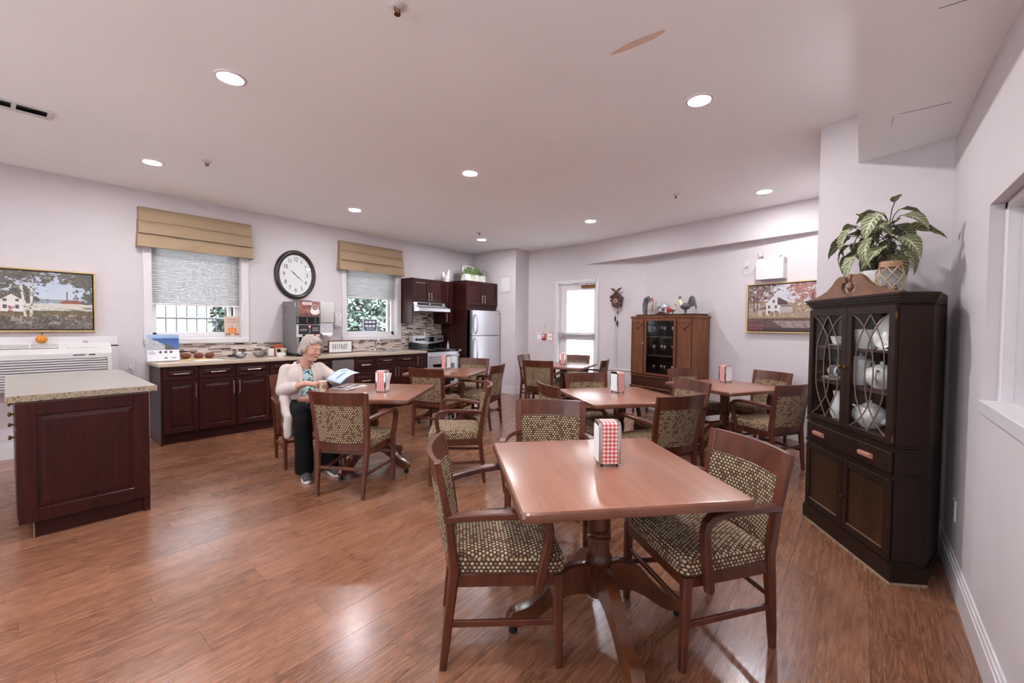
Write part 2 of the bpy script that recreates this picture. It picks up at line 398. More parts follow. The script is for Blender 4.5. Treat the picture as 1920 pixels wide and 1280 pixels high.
# local frame of the picture wall: +x runs left->right as seen, -y points into the room
MBW = Matrix(((-D2.x, N2.x, 0, B0.x), (-D2.y, N2.y, 0, B0.y), (0, 0, 1, 0), (0, 0, 0, 1)))
ROTB = math.atan2(-D2.y, -D2.x)

floor = struct('floor', MB().box((-3.2, -0.7, -0.12), (7.3, 6.9, -0.004)), M['subfloor'], label='wood-look plank floor, warm brown and glossy')
PWID, PLEN = 0.18, 1.22
full = mesh_of('plank', MB().box((0, 0, -0.004), (PLEN - 0.0012, PWID - 0.0012, 0.0)), M['plank'])
far = MB(); y = -0.42; row = 0
while y < YA - 0.01:
    w = min(PWID, YA - y); x = -3.1 - (row * 0.437 % PLEN)
    while x < XD:
        x0, x1 = max(x, -3.1), min(x + PLEN, XD)
        if x1 - x0 > 0.02:
            if x1 < -0.05 or (y + w < -0.25 * x0 - 0.2):
                far.box((x0, y, -0.004), (x1 - 0.0012, y + w - 0.0012, 0))
            elif x0 == x and x1 == x + PLEN and w == PWID:
                obj('plank', full, None, floor, loc=(x, y, 0))
            else:
                obj('plank', MB().box((0, 0, -0.004), (x1 - x0 - 0.0012, w - 0.0012, 0)), M['plank'], floor, loc=(x0, y, 0))
        x += PLEN
    y += PWID; row += 1
obj('plank_field', far, M['plank'], floor, kind='stuff')

struct('ceiling', MB().box((-3.3, -0.7, CEIL), (7.6, 7.0, CEIL + 0.1)), M['ceiling'], label='plain painted ceiling with a brown water stain')
# kitchen wall with two window openings
W1 = (1.125, 2.09, 1.20, 2.42); W2 = (3.62, 4.61, 1.20, 2.42)
m = MB(); y0, y1 = YA, YA + 0.2
m.box((-3.2, y0, 0), (W1[0], y1, CEIL)); m.box((W1[1], y0, 0), (W2[0], y1, CEIL)); m.box((W2[1], y0, 0), (7.4, y1, CEIL))
for w in (W1, W2): m.box((w[0], y0, 0), (w[1], y1, w[2])); m.box((w[0], y0, w[3]), (w[1], y1, CEIL))
wall_k = struct('wall_kitchen', m, M['wall'], label='pale pinkish white wall behind the kitchen counter')
struct('wall_fridge', MB().box((XF, YJ, 0), (7.4, YA + 0.1, CEIL)), M['wall'], label='white wall block beside the refrigerator')
DO = (3.80, 4.66, 2.245)
m = MB(); m.box((XD, 2.5, 0), (XD + 0.18, DO[0], CEIL)); m.box((XD, DO[1], 0), (XD + 0.18, YJ + 0.1, CEIL)); m.box((XD, DO[0], DO[2]), (XD + 0.18, DO[1], CEIL))
struct('wall_door', m, M['wall'], label='white wall around the exit door')
struct('wall_picture', MB().box((-2.50, 0.0, 0), (0.42, 0.15, 2.60), M=MBW), M['wall'], label='white wall behind the glass cabinet and autumn picture')
m = MB().prism([(7.02, 4.02), (6.188 + 0.2295 * (0.1 - 0.432), 0.1), (7.5, 0.1), (7.5, 4.02)], 2.565, CEIL)
struct('trim_1', m, M['wall'], label='angled dropped soffit over the picture wall')
struct('wall_pillar', MB().prism([(4.06, 0.285), (3.835, -0.43), (6.9, -0.43), (6.9, 0.285)], 0, CEIL), M['wall'], label='white wall return behind the corner cabinet')
# right wall with a shallow pass-through window
RW = (1.10, 2.80, 1.085, 1.955); YR = -0.42
m = MB(); m.box((-3.2, YR - 0.2, 0), (RW[0], YR, CEIL)); m.box((RW[1], YR - 0.2, 0), (4.3, YR, CEIL)); m.box((RW[0], YR - 0.2, 0), (RW[1], YR, RW[2])); m.box((RW[0], YR - 0.2, RW[3]), (RW[1], YR, CEIL))
struct('wall_right', m, M['wall'], label='white wall at the right with a recessed window')
struct('trim_2', MB().box((-3.1, YR, 2.605), (3.99, 0.053, CEIL)), M['ceiling'], label='boxed soffit along the top of the right wall')
BW = ((0.4, 2.0), (2.4, 4.0)); m = MB(); m.box((-3.4, -0.7, 0), (-3.1, 7.0, 0.75)); m.box((-3.4, -0.7, 2.5), (-3.1, 7.0, CEIL)); ys = [-0.7] + [v for b in BW for v in b] + [7.0]  # openings added in the unseen back wall so daylight lifts the ceiling
for i in range(0, len(ys), 2): m.box((-3.4, ys[i], 0.75), (-3.1, ys[i + 1], 2.5))
struct('wall_back', m, M['wall'], label='white wall behind the viewer with two window openings added for daylight')
for k, (a, b) in enumerate(BW):  # invented windows out of view, put in for extra daylight
    t = thing('window_%d' % (4 + k), 'unseen white framed window behind the viewer, added to let in daylight', None, (-3.1, 0, 0), kind='structure'); m = MB()
    m.box((-0.2, a, 0.75), (-0.1, a + 0.05, 2.5)); m.box((-0.2, b - 0.05, 0.75), (-0.1, b, 2.5)); m.box((-0.2, a, 0.75), (-0.1, b, 0.80)); m.box((-0.2, a, 2.45), (-0.1, b, 2.5)); m.box((-0.2, (a + b) / 2 - 0.025, 0.8), (-0.1, (a + b) / 2 + 0.025, 2.45)); obj('sash', m, M['white'], t); obj('pane', MB().box((-0.152, a + 0.05, 0.8), (-0.148, b - 0.05, 2.45)), M['glass'], t); obj('sill', MB().box((-0.02, a - 0.05, 0.72), (0.03, b + 0.05, 0.75)), M['white'], t)
# wainscot ledge beside the glass cabinet
m = MB().box((XD - 0.05, 2.9, 0), (XD, 3.73, 0.62)); m.box((XD - 0.065, 2.9, 0.62), (XD, 3.73, 0.645), 0.004)
struct('trim_3', m, M['white'], label='low white boxed ledge on the door wall')
# baseboards
def baseboard(name, a, b, nrm, lab):
    a, b, n = Vector((*a, 0)), Vector((*b, 0)), Vector((*nrm, 0)); m = MB()
    for d0, z0, z1 in ((0.016, 0, 0.125), (0.012, 0.125, 0.148), (0.007, 0.148, 0.17)):
        p = [a, b, b + n * d0, a + n * d0]; m.prism([(q.x, q.y) for q in p], z0, z1)
    return struct(name, m, M['white'], label=lab)
baseboard('baseboard_kitchen', (-3.1, YA), (1.08, YA), (0, -1), 'white baseboard under the wall heater')
baseboard('baseboard_fridge', (XF, YJ), (XF, 5.7), (-1, 0), 'white baseboard beside the refrigerator')
baseboard('baseboard_jog', (XF, YJ), (XD, YJ), (0, -1), 'white baseboard on the short wall return')
baseboard('baseboard_door', (XD, DO[1] + 0.06), (XD, YJ), (-1, 0), 'white baseboard left of the exit door')
pa, pb = onB(-0.28, 0), onB(2.45, 0)
baseboard('baseboard_picture', (pa.x, pa.y), (pb.x, pb.y), (-N2.x, -N2.y), 'white baseboard under the autumn picture')
_pn = Vector((-0.715, 0.225, 0)).normalized()
baseboard('baseboard_pillar', (4.06, 0.285), (3.835, -0.42), (_pn.x, _pn.y), 'white baseboard behind the corner cabinet')
baseboard('baseboard_right', (-3.1, YR), (3.84, YR), (0, 1), 'white baseboard along the right wall')

# ---- windows in the kitchen wall
def kitchen_window(name, w, lab):
    x0, x1, z0, z1 = w; t = thing(name, lab, None, (0, 0, 0), kind='structure')
    m = MB()
    m.box((x0 - 0.072, YA - 0.022, z0 - 0.07), (x0 + 0.004, YA, z1 + 0.07), 0.004); m.box((x1 - 0.004, YA - 0.022, z0 - 0.07), (x1 + 0.085, YA, z1 + 0.07), 0.004); m.box((x0, YA - 0.022, z1), (x1, YA, z1 + 0.07), 0.004)
    obj('casing', m, M['white'], t)
    obj('sill', MB().box((x0 - 0.072, YA - 0.03, z0 - 0.07), (x1 + 0.085, YA + 0.005, z0 + 0.0), 0.006), M['white'], t)
    m = MB(); j = 0.014
    m.box((x0, YA, z0), (x0 + j, YA + 0.18, z1)); m.box((x1 - j, YA, z0), (x1, YA + 0.18, z1)); m.box((x0, YA, z0), (x1, YA + 0.18, z0 + j)); m.box((x0, YA, z1 - j), (x1, YA + 0.18, z1)); obj('jamb', m, M['white'], t)
    m = MB(); f = 0.05; a, b = YA + 0.07, YA + 0.12
    m.box((x0 + j, a, z0 + j), (x0 + j + f, b, z1 - j), 0.004); m.box((x1 - j - f, a, z0 + j), (x1 - j, b, z1 - j), 0.004); m.box((x0 + j, a, z0 + j), (x1 - j, b, z0 + j + 0.06), 0.004); m.box((x0 + j, a, z1 - j - f), (x1 - j, b, z1 - j), 0.004)
    m.box((x1 - 0.14, a + 0.01, z0 + 0.05), (x1 - 0.10, b + 0.01, z1 - 0.05), 0.004); obj('sash', m, M['white'], t)
    obj('pane', MB().box((x0 + j + f, YA + 0.09, z0 + 0.07), (x1 - 0.14, YA + 0.096, z1 - 0.06)), M['glass'], t)
    obj('pane', MB().box((x1 - 0.10, YA + 0.09, z0 + 0.07), (x1 - j - f, YA + 0.096, z1 - 0.06)), M['glass'], t)
    return t
kitchen_window('window_1', W1, 'white framed window over the left end of the counter')
kitchen_window('window_2', W2, 'white framed window over the sink')
def cell_shade(w, zb, lab):
    x0, x1, z1 = w[0] + 0.016, w[1] - 0.016, w[3] - 0.02; t = thing('cellular_shade', lab, 'window shade', ((x0 + x1) / 2, YA + 0.04, zb), group='cellular shades in the windows')
    n = int((z1 - zb) / 0.011); hw = (x1 - x0) / 2; m = MB()
    m.grid(lambda u, v: (-hw + 2 * hw * u, (0.006 if int(round(v * n)) % 2 else -0.006), 0.02 + v * (z1 - zb - 0.02)), 1, n)
    obj('shade_cells', m, M['shade'], t); obj('bottom_rail', MB().box((-hw, -0.014, 0), (hw, 0.014, 0.022), 0.004), M['white'], t)
    obj('head_rail', MB().box((-hw, -0.02, z1 - zb - 0.03), (hw, 0.02, z1 - zb), 0.003), M['white'], t); return t
cell_shade(W1, 1.61, 'pale pleated shade drawn halfway in the window by the clock')
cell_shade(W2, 1.84, 'pale pleated shade drawn partway in the sink window')
def valance(x0, x1, lab):
    t = thing('roman_valance', lab, 'valance', ((x0 + x1) / 2, YA - 0.005, 2.285), group='tan fabric valances'); hw = (x1 - x0) / 2
    for k, (za, zb, d0, d1, e0, e1) in enumerate(((0.31, 0.468, 0.055, 0.07, 0.0, -0.004), (0.16, 0.335, 0.06, 0.09, 0.004, 0.006), (0.0, 0.185, 0.065, 0.105, 0.008, 0.018))):
        def ring(z, d, e, sag=0.0):
            out = []; q = hw - 0.03 + e
            for i in range(15):
                s = -q + 2 * q * i / 14; out.append((s, -d - 0.003 * math.sin(i * 1.7 + k), z + sag * math.sin(i * 0.9)))
            return [(-q - 0.004, 0, z)] + out + [(q + 0.004, 0, z)]
        n = 17; m = MB(); rows = [ring(za, d1, e1, 0.002), ring(za + 0.004, d1 + 0.003, e1), ring((za + zb) / 2, (d0 + d1) / 2 + 0.004, (e0 + e1) / 2), ring(zb, d0, e0)]
        m.loft(rows, cap=False, close=False); m.loft([ring(zb, d0, e0), [(p[0], 0, zb) for p in ring(zb, d0, e0)]], cap=False, close=False)
        o = obj('fold', m, M['blind'], t, smooth=40); md = o.modifiers.new('thick', 'SOLIDIFY'); md.thickness = 0.006; md.offset = 0
    return t
valance(0.985, 2.225, 'tan folded fabric valance over the left window')
valance(3.455, 4.72, 'tan folded fabric valance over the sink window')

# ---- exit door
t = thing('door_1', 'white exit door with curtained glass and push bar', None, (XD, 0, 0), kind='structure')
m = MB(); y0, y1, zt = DO
for a, b, lo in ((y0 - 0.045, y0 + 0.02, 0), (y1 - 0.02, y1 + 0.055, 0)): m.box((-0.03, a, 0), (0.12, b, zt + 0.045), 0.004)
m.box((-0.03, y0, zt - 0.01), (0.12, y1, zt + 0.045), 0.004); obj('door_frame', m, M['white'], t)
m = MB(); a, b = 0.045, 0.09
m.box((a, y0 + 0.02, 0.01), (b, y0 + 0.085, zt - 0.015)); m.box((a, y1 - 0.19, 0.01), (b, y1 - 0.02, zt - 0.015)); m.box((a, y0 + 0.085, 2.09), (b, y1 - 0.19, zt - 0.015)); m.box((a, y0 + 0.085, 1.135), (b, y1 - 0.19, 1.28)); m.box((a, y0 + 0.085, 0.01), (b, y1 - 0.19, 0.25))
obj('door_leaf', m, M['white'], t)
for za, zb in ((1.28, 2.09), (0.25, 1.135)):
    obj('pane', MB().box((0.07, y0 + 0.085, za), (0.076, y1 - 0.19, zb)), M['glass'], t)
    ya, yb = y0 + 0.08, y1 - 0.185
    o = obj('curtain', MB().grid(lambda u, v: (0.036 + 0.004 * math.sin(u * 70 + 3 * math.sin(u * 11)), ya + (yb - ya) * u, za + (zb - za) * v), 90, 1), M['curtain'], t, smooth=60)
m = MB().box((-0.03, y0 + 0.03, 1.19), (0.02, y1 - 0.05, 1.245), 0.006); m.box((-0.045, y1 - 0.14, 1.165), (0.044, y1 - 0.05, 1.27), 0.006); m.box((-0.04, y0 + 0.02, 1.17), (0.044, y0 + 0.09, 1.265), 0.006); obj('push_bar', m, M['nickel'], t, smooth=30)
m = MB().box((0.0, y0 + 0.04, 2.13), (0.045, y0 + 0.34, 2.185), 0.006); obj('door_closer', m, M['brass'], t)
obj('closer_arm', MB().tube([(0.02, y0 + 0.2, 2.19), (-0.09, y0 + 0.3, 2.215), (0.0, y0 + 0.5, 2.225)], 0.009, 6), M['nickel'], t)
for z in (0.3, 1.15, 2.0): obj('hinge', MB().cyl((0.03, y0 + 0.018, z - 0.05), (0.03, y0 + 0.018, z + 0.05), 0.008, 8), M['nickel'], t)

# ---- shallow window in the right wall
t = thing('window_3', 'white recessed window in the right wall', None, (0, 0, 0), kind='structure')
obj('back_panel', MB().box((RW[0], YR - 0.14, RW[2]), (RW[1], YR - 0.12, RW[3])), M['panelwhite'], t)
m = MB()
for xa in (RW[1] - 0.045, 2.16, 1.5): m.box((xa, YR - 0.12, RW[2]), (xa + 0.045, YR - 0.045, RW[3]), 0.003)
m.box((RW[0], YR - 0.12, RW[3] - 0.03), (RW[1], YR - 0.045, RW[3]), 0.003); obj('window_frame', m, M['white'], t)
obj('ledge', MB().box((RW[0], YR - 0.12, RW[2] - 0.05), (RW[1] + 0.0, YR + 0.012, RW[2] + 0.004), 0.003), M['white'], t)
for xa, xb in ((2.205, 2.755), (1.545, 2.16)): obj('sliding_panel', MB().box((xa, YR - 0.1, RW[2]), (xb, YR - 0.085, RW[3] - 0.03), 0.001), M['panelwhite'], t)

# ------------------------------------------------------------------ ceiling fittings
lens = mesh_of('lens', MB().lathe([(0.072, 0), (0.072, 0.004)], 28), M['lamp']); trimring = mesh_of('trim_ring', MB().lathe([(0.072, 0.0), (0.088, 0.002), (0.092, 0.008), (0.072, 0.008)], 28, cap=False), M['white'], smooth=40)
GX, GY = (0.94, 3.07, 5.56), (5.36, 3.13, 0.90)
lab = {(0, 0): 'round downlight in the ceiling over the wall heater end', (1, 0): 'round downlight in the ceiling in front of the sink window', (2, 0): 'round downlight in the ceiling in front of the refrigerator',
       (0, 1): 'large bright downlight nearest the ceiling vent', (1, 1): 'round downlight at the middle of the ceiling', (2, 1): 'round downlight in front of the exit door',
       (1, 2): 'bright downlight over the nearest table at the right', (2, 2): 'round downlight in front of the autumn picture', (0, 2): 'round downlight straight above the viewer, out of frame'}
def downlight(x, y, l):
    t = thing('ceiling_downlight', l, 'ceiling light', (x, y, CEIL - 0.009), group='recessed ceiling downlights'); obj('lens', lens, None, t, loc=(0, 0, 0.001)); obj('trim_ring', trimring, None, t)
for (i, j), l in lab.items(): downlight(GX[i], GY[j], l)
for j, l in enumerate(('kitchen wall', 'middle of the room', 'right wall')): downlight(-1.2, GY[j], 'round downlight behind the viewer nearest the ' + l)
def sprinkler(x, y, l, big=False):
    t = thing('sprinkler_head', l, 'sprinkler', (x, y, CEIL), group='ceiling sprinkler heads')
    obj('escutcheon', MB().lathe([(0.04, 0), (0.042, -0.004), (0.03, -0.012), (0.012, -0.014)], 16), M['whiteplastic'], t, smooth=40)
    obj('frame', MB().tube([(-0.012, 0, -0.012), (-0.014, 0, -0.03), (0, 0, -0.042), (0.014, 0, -0.03), (0.012, 0, -0.012)], 0.0035, 6), M['brass'], t)
    obj('bulb', MB().cyl((0, 0, -0.012), (0, 0, -0.04), 0.003, 6), M['red'], t); obj('deflector', MB().lathe([(0.016, -0.042), (0.016, -0.045)], 12), M['brass'], t)
sprinkler(1.251, 1.789, 'brass sprinkler head at the top edge of the picture'); sprinkler(1.27, 4.91, 'small sprinkler head beside the downlight by the left window'); sprinkler(5.10, 4.97, 'small sprinkler head just above the downlight by the refrigerator'); sprinkler(5.06, 1.725, 'small sprinkler head in front of the dropped soffit')
t = thing('ceiling_vent', 'white rectangular ceiling air vent at the left edge', 'air vent', (0.06, 4.78, CEIL), rotz=0.02)
m = MB(); m.box((-0.19, -0.10, -0.008), (0.19, -0.072, 0), 0.002); m.box((-0.19, 0.072, -0.008), (0.19, 0.10, 0), 0.002)
for x in (-0.19, -0.012, 0.165): m.box((x, -0.075, -0.008), (x + 0.025, 0.075, 0), 0.002)
obj('vent_frame', m, M['whiteplastic'], t); obj('vent_back', MB().box((-0.17, -0.075, -0.002), (0.17, 0.075, -0.0005)), M['black'], t)
for xa, xb in ((-0.165, -0.012), (0.013, 0.165)):
    obj('louvre', MB().box((-(xb - xa) / 2, -0.038, -0.0015), ((xb - xa) / 2, 0.038, 0.0015), M=T((xa + xb) / 2, 0.036, -0.012) @ Matrix.Rotation(math.radians(14), 4, 'X')), M['whiteplastic'], t)
# seams of patched drywall on the soffit stay with the soffit
for a, b in (((2.26, -0.19), (2.26, -0.335)), ((3.22, -0.13), (3.22, -0.33)), ((3.36, -0.10), (3.24, -0.105))):
    a, b = Vector((*a, 2.6045)), Vector((*b, 2.6045)); obj('drywall_crack', MB().tube([a, (a + b) / 2 + Vector((0.004, 0, 0)), b], 0.0016, 4), M['lettergrey'], bpy.data.objects['trim_2'])
# ------------------------------------------------------------------ kitchen units
def bar_handle(a, b, out, parent, mat='nickel'):
    a, b, o = Vector(a), Vector(b), Vector(out); d = (b - a).normalized()
    m = MB().tube([a + o, b + o], 0.006, 8)
    for p in (a + d * 0.018, b - d * 0.018): m.cyl(p, p + o, 0.0045, 6)
    return obj('handle', m, M[mat], parent, smooth=40)
def raised_front(name, x0, x1, z0, z1, y, parent, fr=0.055, mat='cherry'):
    """raised-panel front facing -y"""
    m = MB(); m.box((x0, y + 0.008, z0), (x1, y + 0.02, z1))
    fr = min(fr, (z1 - z0) * 0.28, (x1 - x0) * 0.28)
    for lo, hi in (((x0, z0), (x0 + fr, z1)), ((x1 - fr, z0), (x1, z1)), ((x0 + fr, z0), (x1 - fr, z0 + fr)), ((x0 + fr, z1 - fr), (x1 - fr, z1))): m.box((lo[0], y, lo[1]), (hi[0], y + 0.01, hi[1]), 0.0025)
    def rg(i, yy): return [(x0 + fr + i, yy, z0 + fr + i), (x1 - fr - i, yy, z0 + fr + i), (x1 - fr - i, yy, z1 - fr - i), (x0 + fr + i, yy, z1 - fr - i)]
    g = min(0.03, (z1 - z0 - 2 * fr) * 0.3)
    m.loft([rg(0.004, y + 0.0085), rg(0.004 + g, y + 0.001), rg(0.006 + g, y + 0.001)])
    return obj(name, m, M[mat], parent)
YF = 6.02
def base_unit(x0, x1, lab, drawers=1, doors=1, hside='r', lock=False, endpanel=False, ndraw=None):
    t = thing('base_cabinet', lab, 'cabinet', ((x0 + x1) / 2, 6.3, 0), group='dark cherry base cabinets'); ox, oy = (x0 + x1) / 2, 6.3
    hw = (x1 - x0) / 2; yf = YF - oy
    obj('body', MB().box((-hw, yf + 0.022, 0.115), (hw, 0.295, 0.893)), M['cherry'], t); obj('toe_kick', MB().box((-hw, yf + 0.075, 0), (hw, yf + 0.09, 0.115)), M['cherryh'], t)
    g = 0.003
    if ndraw:
        zs = [0.885 - i * (0.755 / ndraw) for i in range(ndraw + 1)]
        for i in range(ndraw):
            d = raised_front('drawer', -hw + g, hw - g, zs[i + 1] + g, zs[i] - g, yf, t, 0.04, 'cherryh'); zc = (zs[i] + zs[i + 1]) / 2; bar_handle((-0.075, yf, zc), (0.075, yf, zc), (0, -0.028, 0), d)
        return t
    n = drawers
    for i in range(n):
        a, b = -hw + i * 2 * hw / n, -hw + (i + 1) * 2 * hw / n
        d = raised_front('drawer', a + g, b - g, 0.735, 0.885, yf, t, 0.035, 'cherryh'); c = (a + b) / 2; bar_handle((c - 0.075, yf, 0.81), (c + 0.075, yf, 0.81), (0, -0.028, 0), d)
    ztop = 0.728 if n else 0.885
    for i in range(doors):
        a, b = -hw + i * 2 * hw / doors, -hw + (i + 1) * 2 * hw / doors
        d = raised_front('door', a + g, b - g, 0.13, ztop, yf, t)
        hs = hside if doors == 1 else ('r' if i == 0 else 'l'); hx = b - 0.032 if hs == 'r' else a + 0.032
        bar_handle((hx, yf, ztop - 0.2), (hx, yf, ztop - 0.04), (0, -0.028, 0), d)
        if lock: obj('lock', MB().cyl((a + 0.02, yf, ztop - 0.215), (a + 0.02, yf - 0.012, ztop - 0.215), 0.014, 12), M['chrome'], d)
    if endpanel: obj('side_panel', MB().box((-hw - 0.018, yf + 0.01, 0), (-hw - 0.001, 0.295, 0.893)), M['cherry'], t)
    return t
base_unit(1.117, 1.452, 'leftmost dark cherry base cabinet with exposed end panel', endpanel=True)
base_unit(1.454, 1.839, 'dark cherry base cabinet under the muffin board')
base_unit(1.841, 2.235, 'dark cherry base cabinet with a round lock on its door', hside='l', lock=True)
base_unit(2.237, 2.66, 'dark cherry base cabinet just left of the seated person')
base_unit(2.662, 3.08, 'dark cherry base cabinet hidden behind the seated person')
base_unit(3.445, 3.814, 'dark cherry drawer stack right of the dishwasher', ndraw=3)
base_unit(3.816, 4.595, 'dark cherry sink cabinet with two drawers over two doors', drawers=2, doors=2)
base_unit(4.598, 4.838, 'narrow dark cherry cabinet with one upright handle beside the range', drawers=0, hside='l')
t = thing('dishwasher', 'grey dishwasher front under the counter behind the seated person', 'dishwasher', (3.263, 6.3, 0))
obj('body', MB().box((-0.176, -0.25, 0.115), (0.176, 0.29, 0.89)), M['greyplastic'], t); obj('door', MB().box((-0.174, -0.285, 0.13), (0.174, -0.25, 0.86), 0.004), M['dishwasher'], t); obj('control_strip', MB().box((-0.174, -0.27, 0.863), (0.174, -0.25, 0.889)), M['black'], t); obj('toe_kick', MB().box((-0.176, -0.2, 0), (0.176, -0.19, 0.115)), M['black'], t)
# worktop with a sink cut
t = thing('worktop', 'long pale beige stone-look worktop on the base cabinets', 'worktop', (2.95, 6.3, 0.894)); m = MB(); L, R_ = 1.075 - 2.95, 4.842 - 2.95; s0, s1 = 3.93 - 2.95, 4.42 - 2.95
m.box((L, -0.30, 0), (s0, 0.298, 0.04), 0.005); m.box((s1, -0.30, 0), (R_, 0.298, 0.04), 0.005); m.box((s0, -0.30, 0), (s1, -0.2, 0.04)); m.box((s0, 0.16, 0), (s1, 0.298, 0.04)); obj('slab', m, M['worktop'], t)
m = MB(); m.box((s0, -0.2, -0.12), (s1, 0.16, -0.11)); m.box((s0, -0.2, -0.12), (s0 + 0.01, 0.16, 0.044)); m.box((s1 - 0.01, -0.2, -0.12), (s1, 0.16, 0.044)); m.box((s0, -0.2, -0.12), (s1, -0.19, 0.044)); m.box((s0, 0.15, -0.12), (s1, 0.16, 0.044)); obj('sink_bowl', m, M['steel'], t)
ZC = 0.934
t = thing('faucet', 'chrome kitchen faucet at the sink', 'faucet', (4.10, 6.50, ZC)); obj('spout', MB().tube([(0, 0, 0), (0, 0, 0.12), (0, -0.03, 0.19), (0.0, -0.09, 0.21), (0.0, -0.15, 0.18), (0, -0.17, 0.13)], 0.013, 10), M['chrome'], t, smooth=50); obj('base', MB().lathe([(0.03, 0), (0.028, 0.02), (0.018, 0.04)], 16), M['chrome'], t, smooth=40); obj('lever', MB().tube([(0.02, 0, 0.08), (0.05, -0.01, 0.14), (0.11, -0.03, 0.17)], [0.01, 0.008, 0.006], 8), M['chrome'], t, smooth=50)
# second strip of worktop between range and tall panel
obj('worktop', MB().box((-0.032, -0.30, 0), (0.032, 0.298, 0.04), 0.004), M['worktop'], None, loc=(5.655, 6.3, 0.894), label='short strip of beige worktop between range and refrigerator panel', cat='worktop')
t = thing('base_cabinet', 'thin dark cherry filler cabinet between range and refrigerator panel', 'cabinet', (5.655, 6.3, 0), group='dark cherry base cabinets'); obj('body', MB().box((-0.032, -0.26, 0), (0.032, 0.295, 0.893)), M['cherry'], t); raised_front('door', -0.03, 0.03, 0.13, 0.885, -0.282, t)
# mosaic backsplash, real strips in three tones
rng = random.Random(3); m = MB()
def strips(x0, x1, z0, z1):
    z = z0
    while z < z1 - 0.004:
        h = rng.choice((0.011, 0.014, 0.02)); h = min(h, z1 - z); x = x0
        while x < x1 - 0.003:
            L = min(rng.uniform(0.05, 0.17), x1 - x); m.mat(rng.choices((0, 1, 2, 3), (48, 22, 16, 14))[0])
            m.box((x, YA - 0.007, z), (x + L - 0.0025, YA - 0.0005 - rng.uniform(0, 0.0012), z + h - 0.0025)); x += L
        z += h
strips(1.10, 4.70, 0.936, 1.128); strips(4.72, 5.69, 0.936, 1.42); strips(4.73, 5.48, 1.42, 1.66)
TM = [pm('tile_cream', lin(214, 200, 190), 0.3), pm('tile_taupe', lin(150, 128, 116), 0.25), pm('tile_brown', lin(74, 52, 46), 0.15), pm('tile_pale', lin(228, 220, 216), 0.3)]
obj('mosaic_strip_tiles', m, TM, wall_k, kind='stuff', label='mosaic backsplash of cream and brown strips')
# ---- upper cabinets, hood
t = thing('upper_cabinet', 'dark cherry two-door wall cabinet over the range hood', 'cabinet', (5.10, 6.43, 1.42), group='dark cherry wall cabinets')
obj('body', MB().box((-0.374, -0.148, 0.40), (0.378, 0.165, 0.83)), M['cherry'], t); obj('side_panel', MB().box((-0.395, -0.168, 0.0), (-0.375, 0.165, 0.832)), M['cherry'], t)
for a, b, hs in ((-0.372, 0.001, 1), (0.004, 0.377, -1)):
    d = raised_front('door', a, b, 0.40, 0.83, -0.17, t); hx = b - 0.03 if hs > 0 else a + 0.03; bar_handle((hx, -0.17, 0.42), (hx, -0.17, 0.58), (0, -0.028, 0), d)
t = thing('upper_cabinet', 'narrow tall dark cherry wall cabinet right of the range hood', 'cabinet', (5.585, 6.43, 1.42), group='dark cherry wall cabinets')
obj('body', MB().box((-0.103, -0.148, 0.0), (0.102, 0.165, 0.83)), M['cherry'], t); d = raised_front('door', -0.101, 0.1, 0.002, 0.828, -0.17, t, 0.045); bar_handle((-0.07, -0.17, 0.04), (-0.07, -0.17, 0.2), (0, -0.028, 0), d)
t = thing('range_hood', 'stainless range hood with dark vent strip', 'range hood', (5.105, 6.6, 1.65))
m = MB(); P_ = [(-0.005, 0.165), (-0.34, 0.165), (-0.36, 0.10), (-0.50, 0.055), (-0.50, 0.0), (-0.005, 0.0)]
m.add([(-0.373, y, z) for y, z in P_] + [(0.373, y, z) for y, z in P_], [tuple(range(6)), tuple(range(11, 5, -1))] + [(i, (i + 1) % 6, 6 + (i + 1) % 6, 6 + i) for i in range(6)]); obj('hood_shell', m, M['steel'], t)
obj('vent_strip', MB().box((-0.29, -0.363, 0.112), (0.29, -0.338, 0.158), 0.003), M['black'], t); obj('vent_strip', MB().box((-0.03, -0.367, 0.125), (0.0, -0.36, 0.147)), M['chrome'], t)
# ---- range
t = thing('kitchen_range', 'stainless and black electric range', 'stove', (5.235, 6.26, 0))
obj('body', MB().box((-0.38, -0.22, 0.02), (0.38, 0.29, 0.925)), M['blackgloss'], t); obj('cooktop', MB().box((-0.385, -0.26, 0.925), (0.385, 0.25, 0.94), 0.004), M['blackgloss'], t)
for x, y, r in ((-0.19, -0.12, 0.09), (0.19, -0.12, 0.11), (-0.19, 0.12, 0.11), (0.19, 0.12, 0.08)): obj('burner', MB().lathe([(r, 0.9402), (r, 0.9408)], 24, (x, y, 0)), M['greyplastic'], t)
m = MB(); m.box((-0.382, 0.20, 0.94), (0.382, 0.305, 1.06)); b = obj('backguard', m, M['blackgloss'], t)
pr_ = [(-0.375, 1.19), (-0.375, 1.075), (-0.2, 1.045), (0, 1.035), (0.2, 1.045), (0.375, 1.075), (0.375, 1.19)]
m = MB(); m.add([(x, 0.185, z) for x, z in pr_] + [(x, 0.30, z) for x, z in pr_], [tuple(range(7)), tuple(range(13, 6, -1))] + [(i, (i + 1) % 7, 7 + (i + 1) % 7, 7 + i) for i in range(7)]); cp = obj('control_panel', m, M['steel'], t)
obj('display', MB().box((-0.085, 0.178, 1.075), (0.13, 0.186, 1.165), 0.002), M['blackgloss'], cp)
for x in (-0.29, -0.21, -0.135, 0.23, 0.305): obj('knob', MB().cyl((x, 0.186, 1.12), (x, 0.155, 1.12), 0.022, 14), M['black'], cp, smooth=40)
dr = obj('oven_door', MB().box((-0.378, -0.265, 0.2), (0.378, -0.222, 0.90), 0.006), M['steel'], t); obj('oven_window', MB().box((-0.26, -0.268, 0.34), (0.26, -0.262, 0.68)), M['blackgloss'], dr)
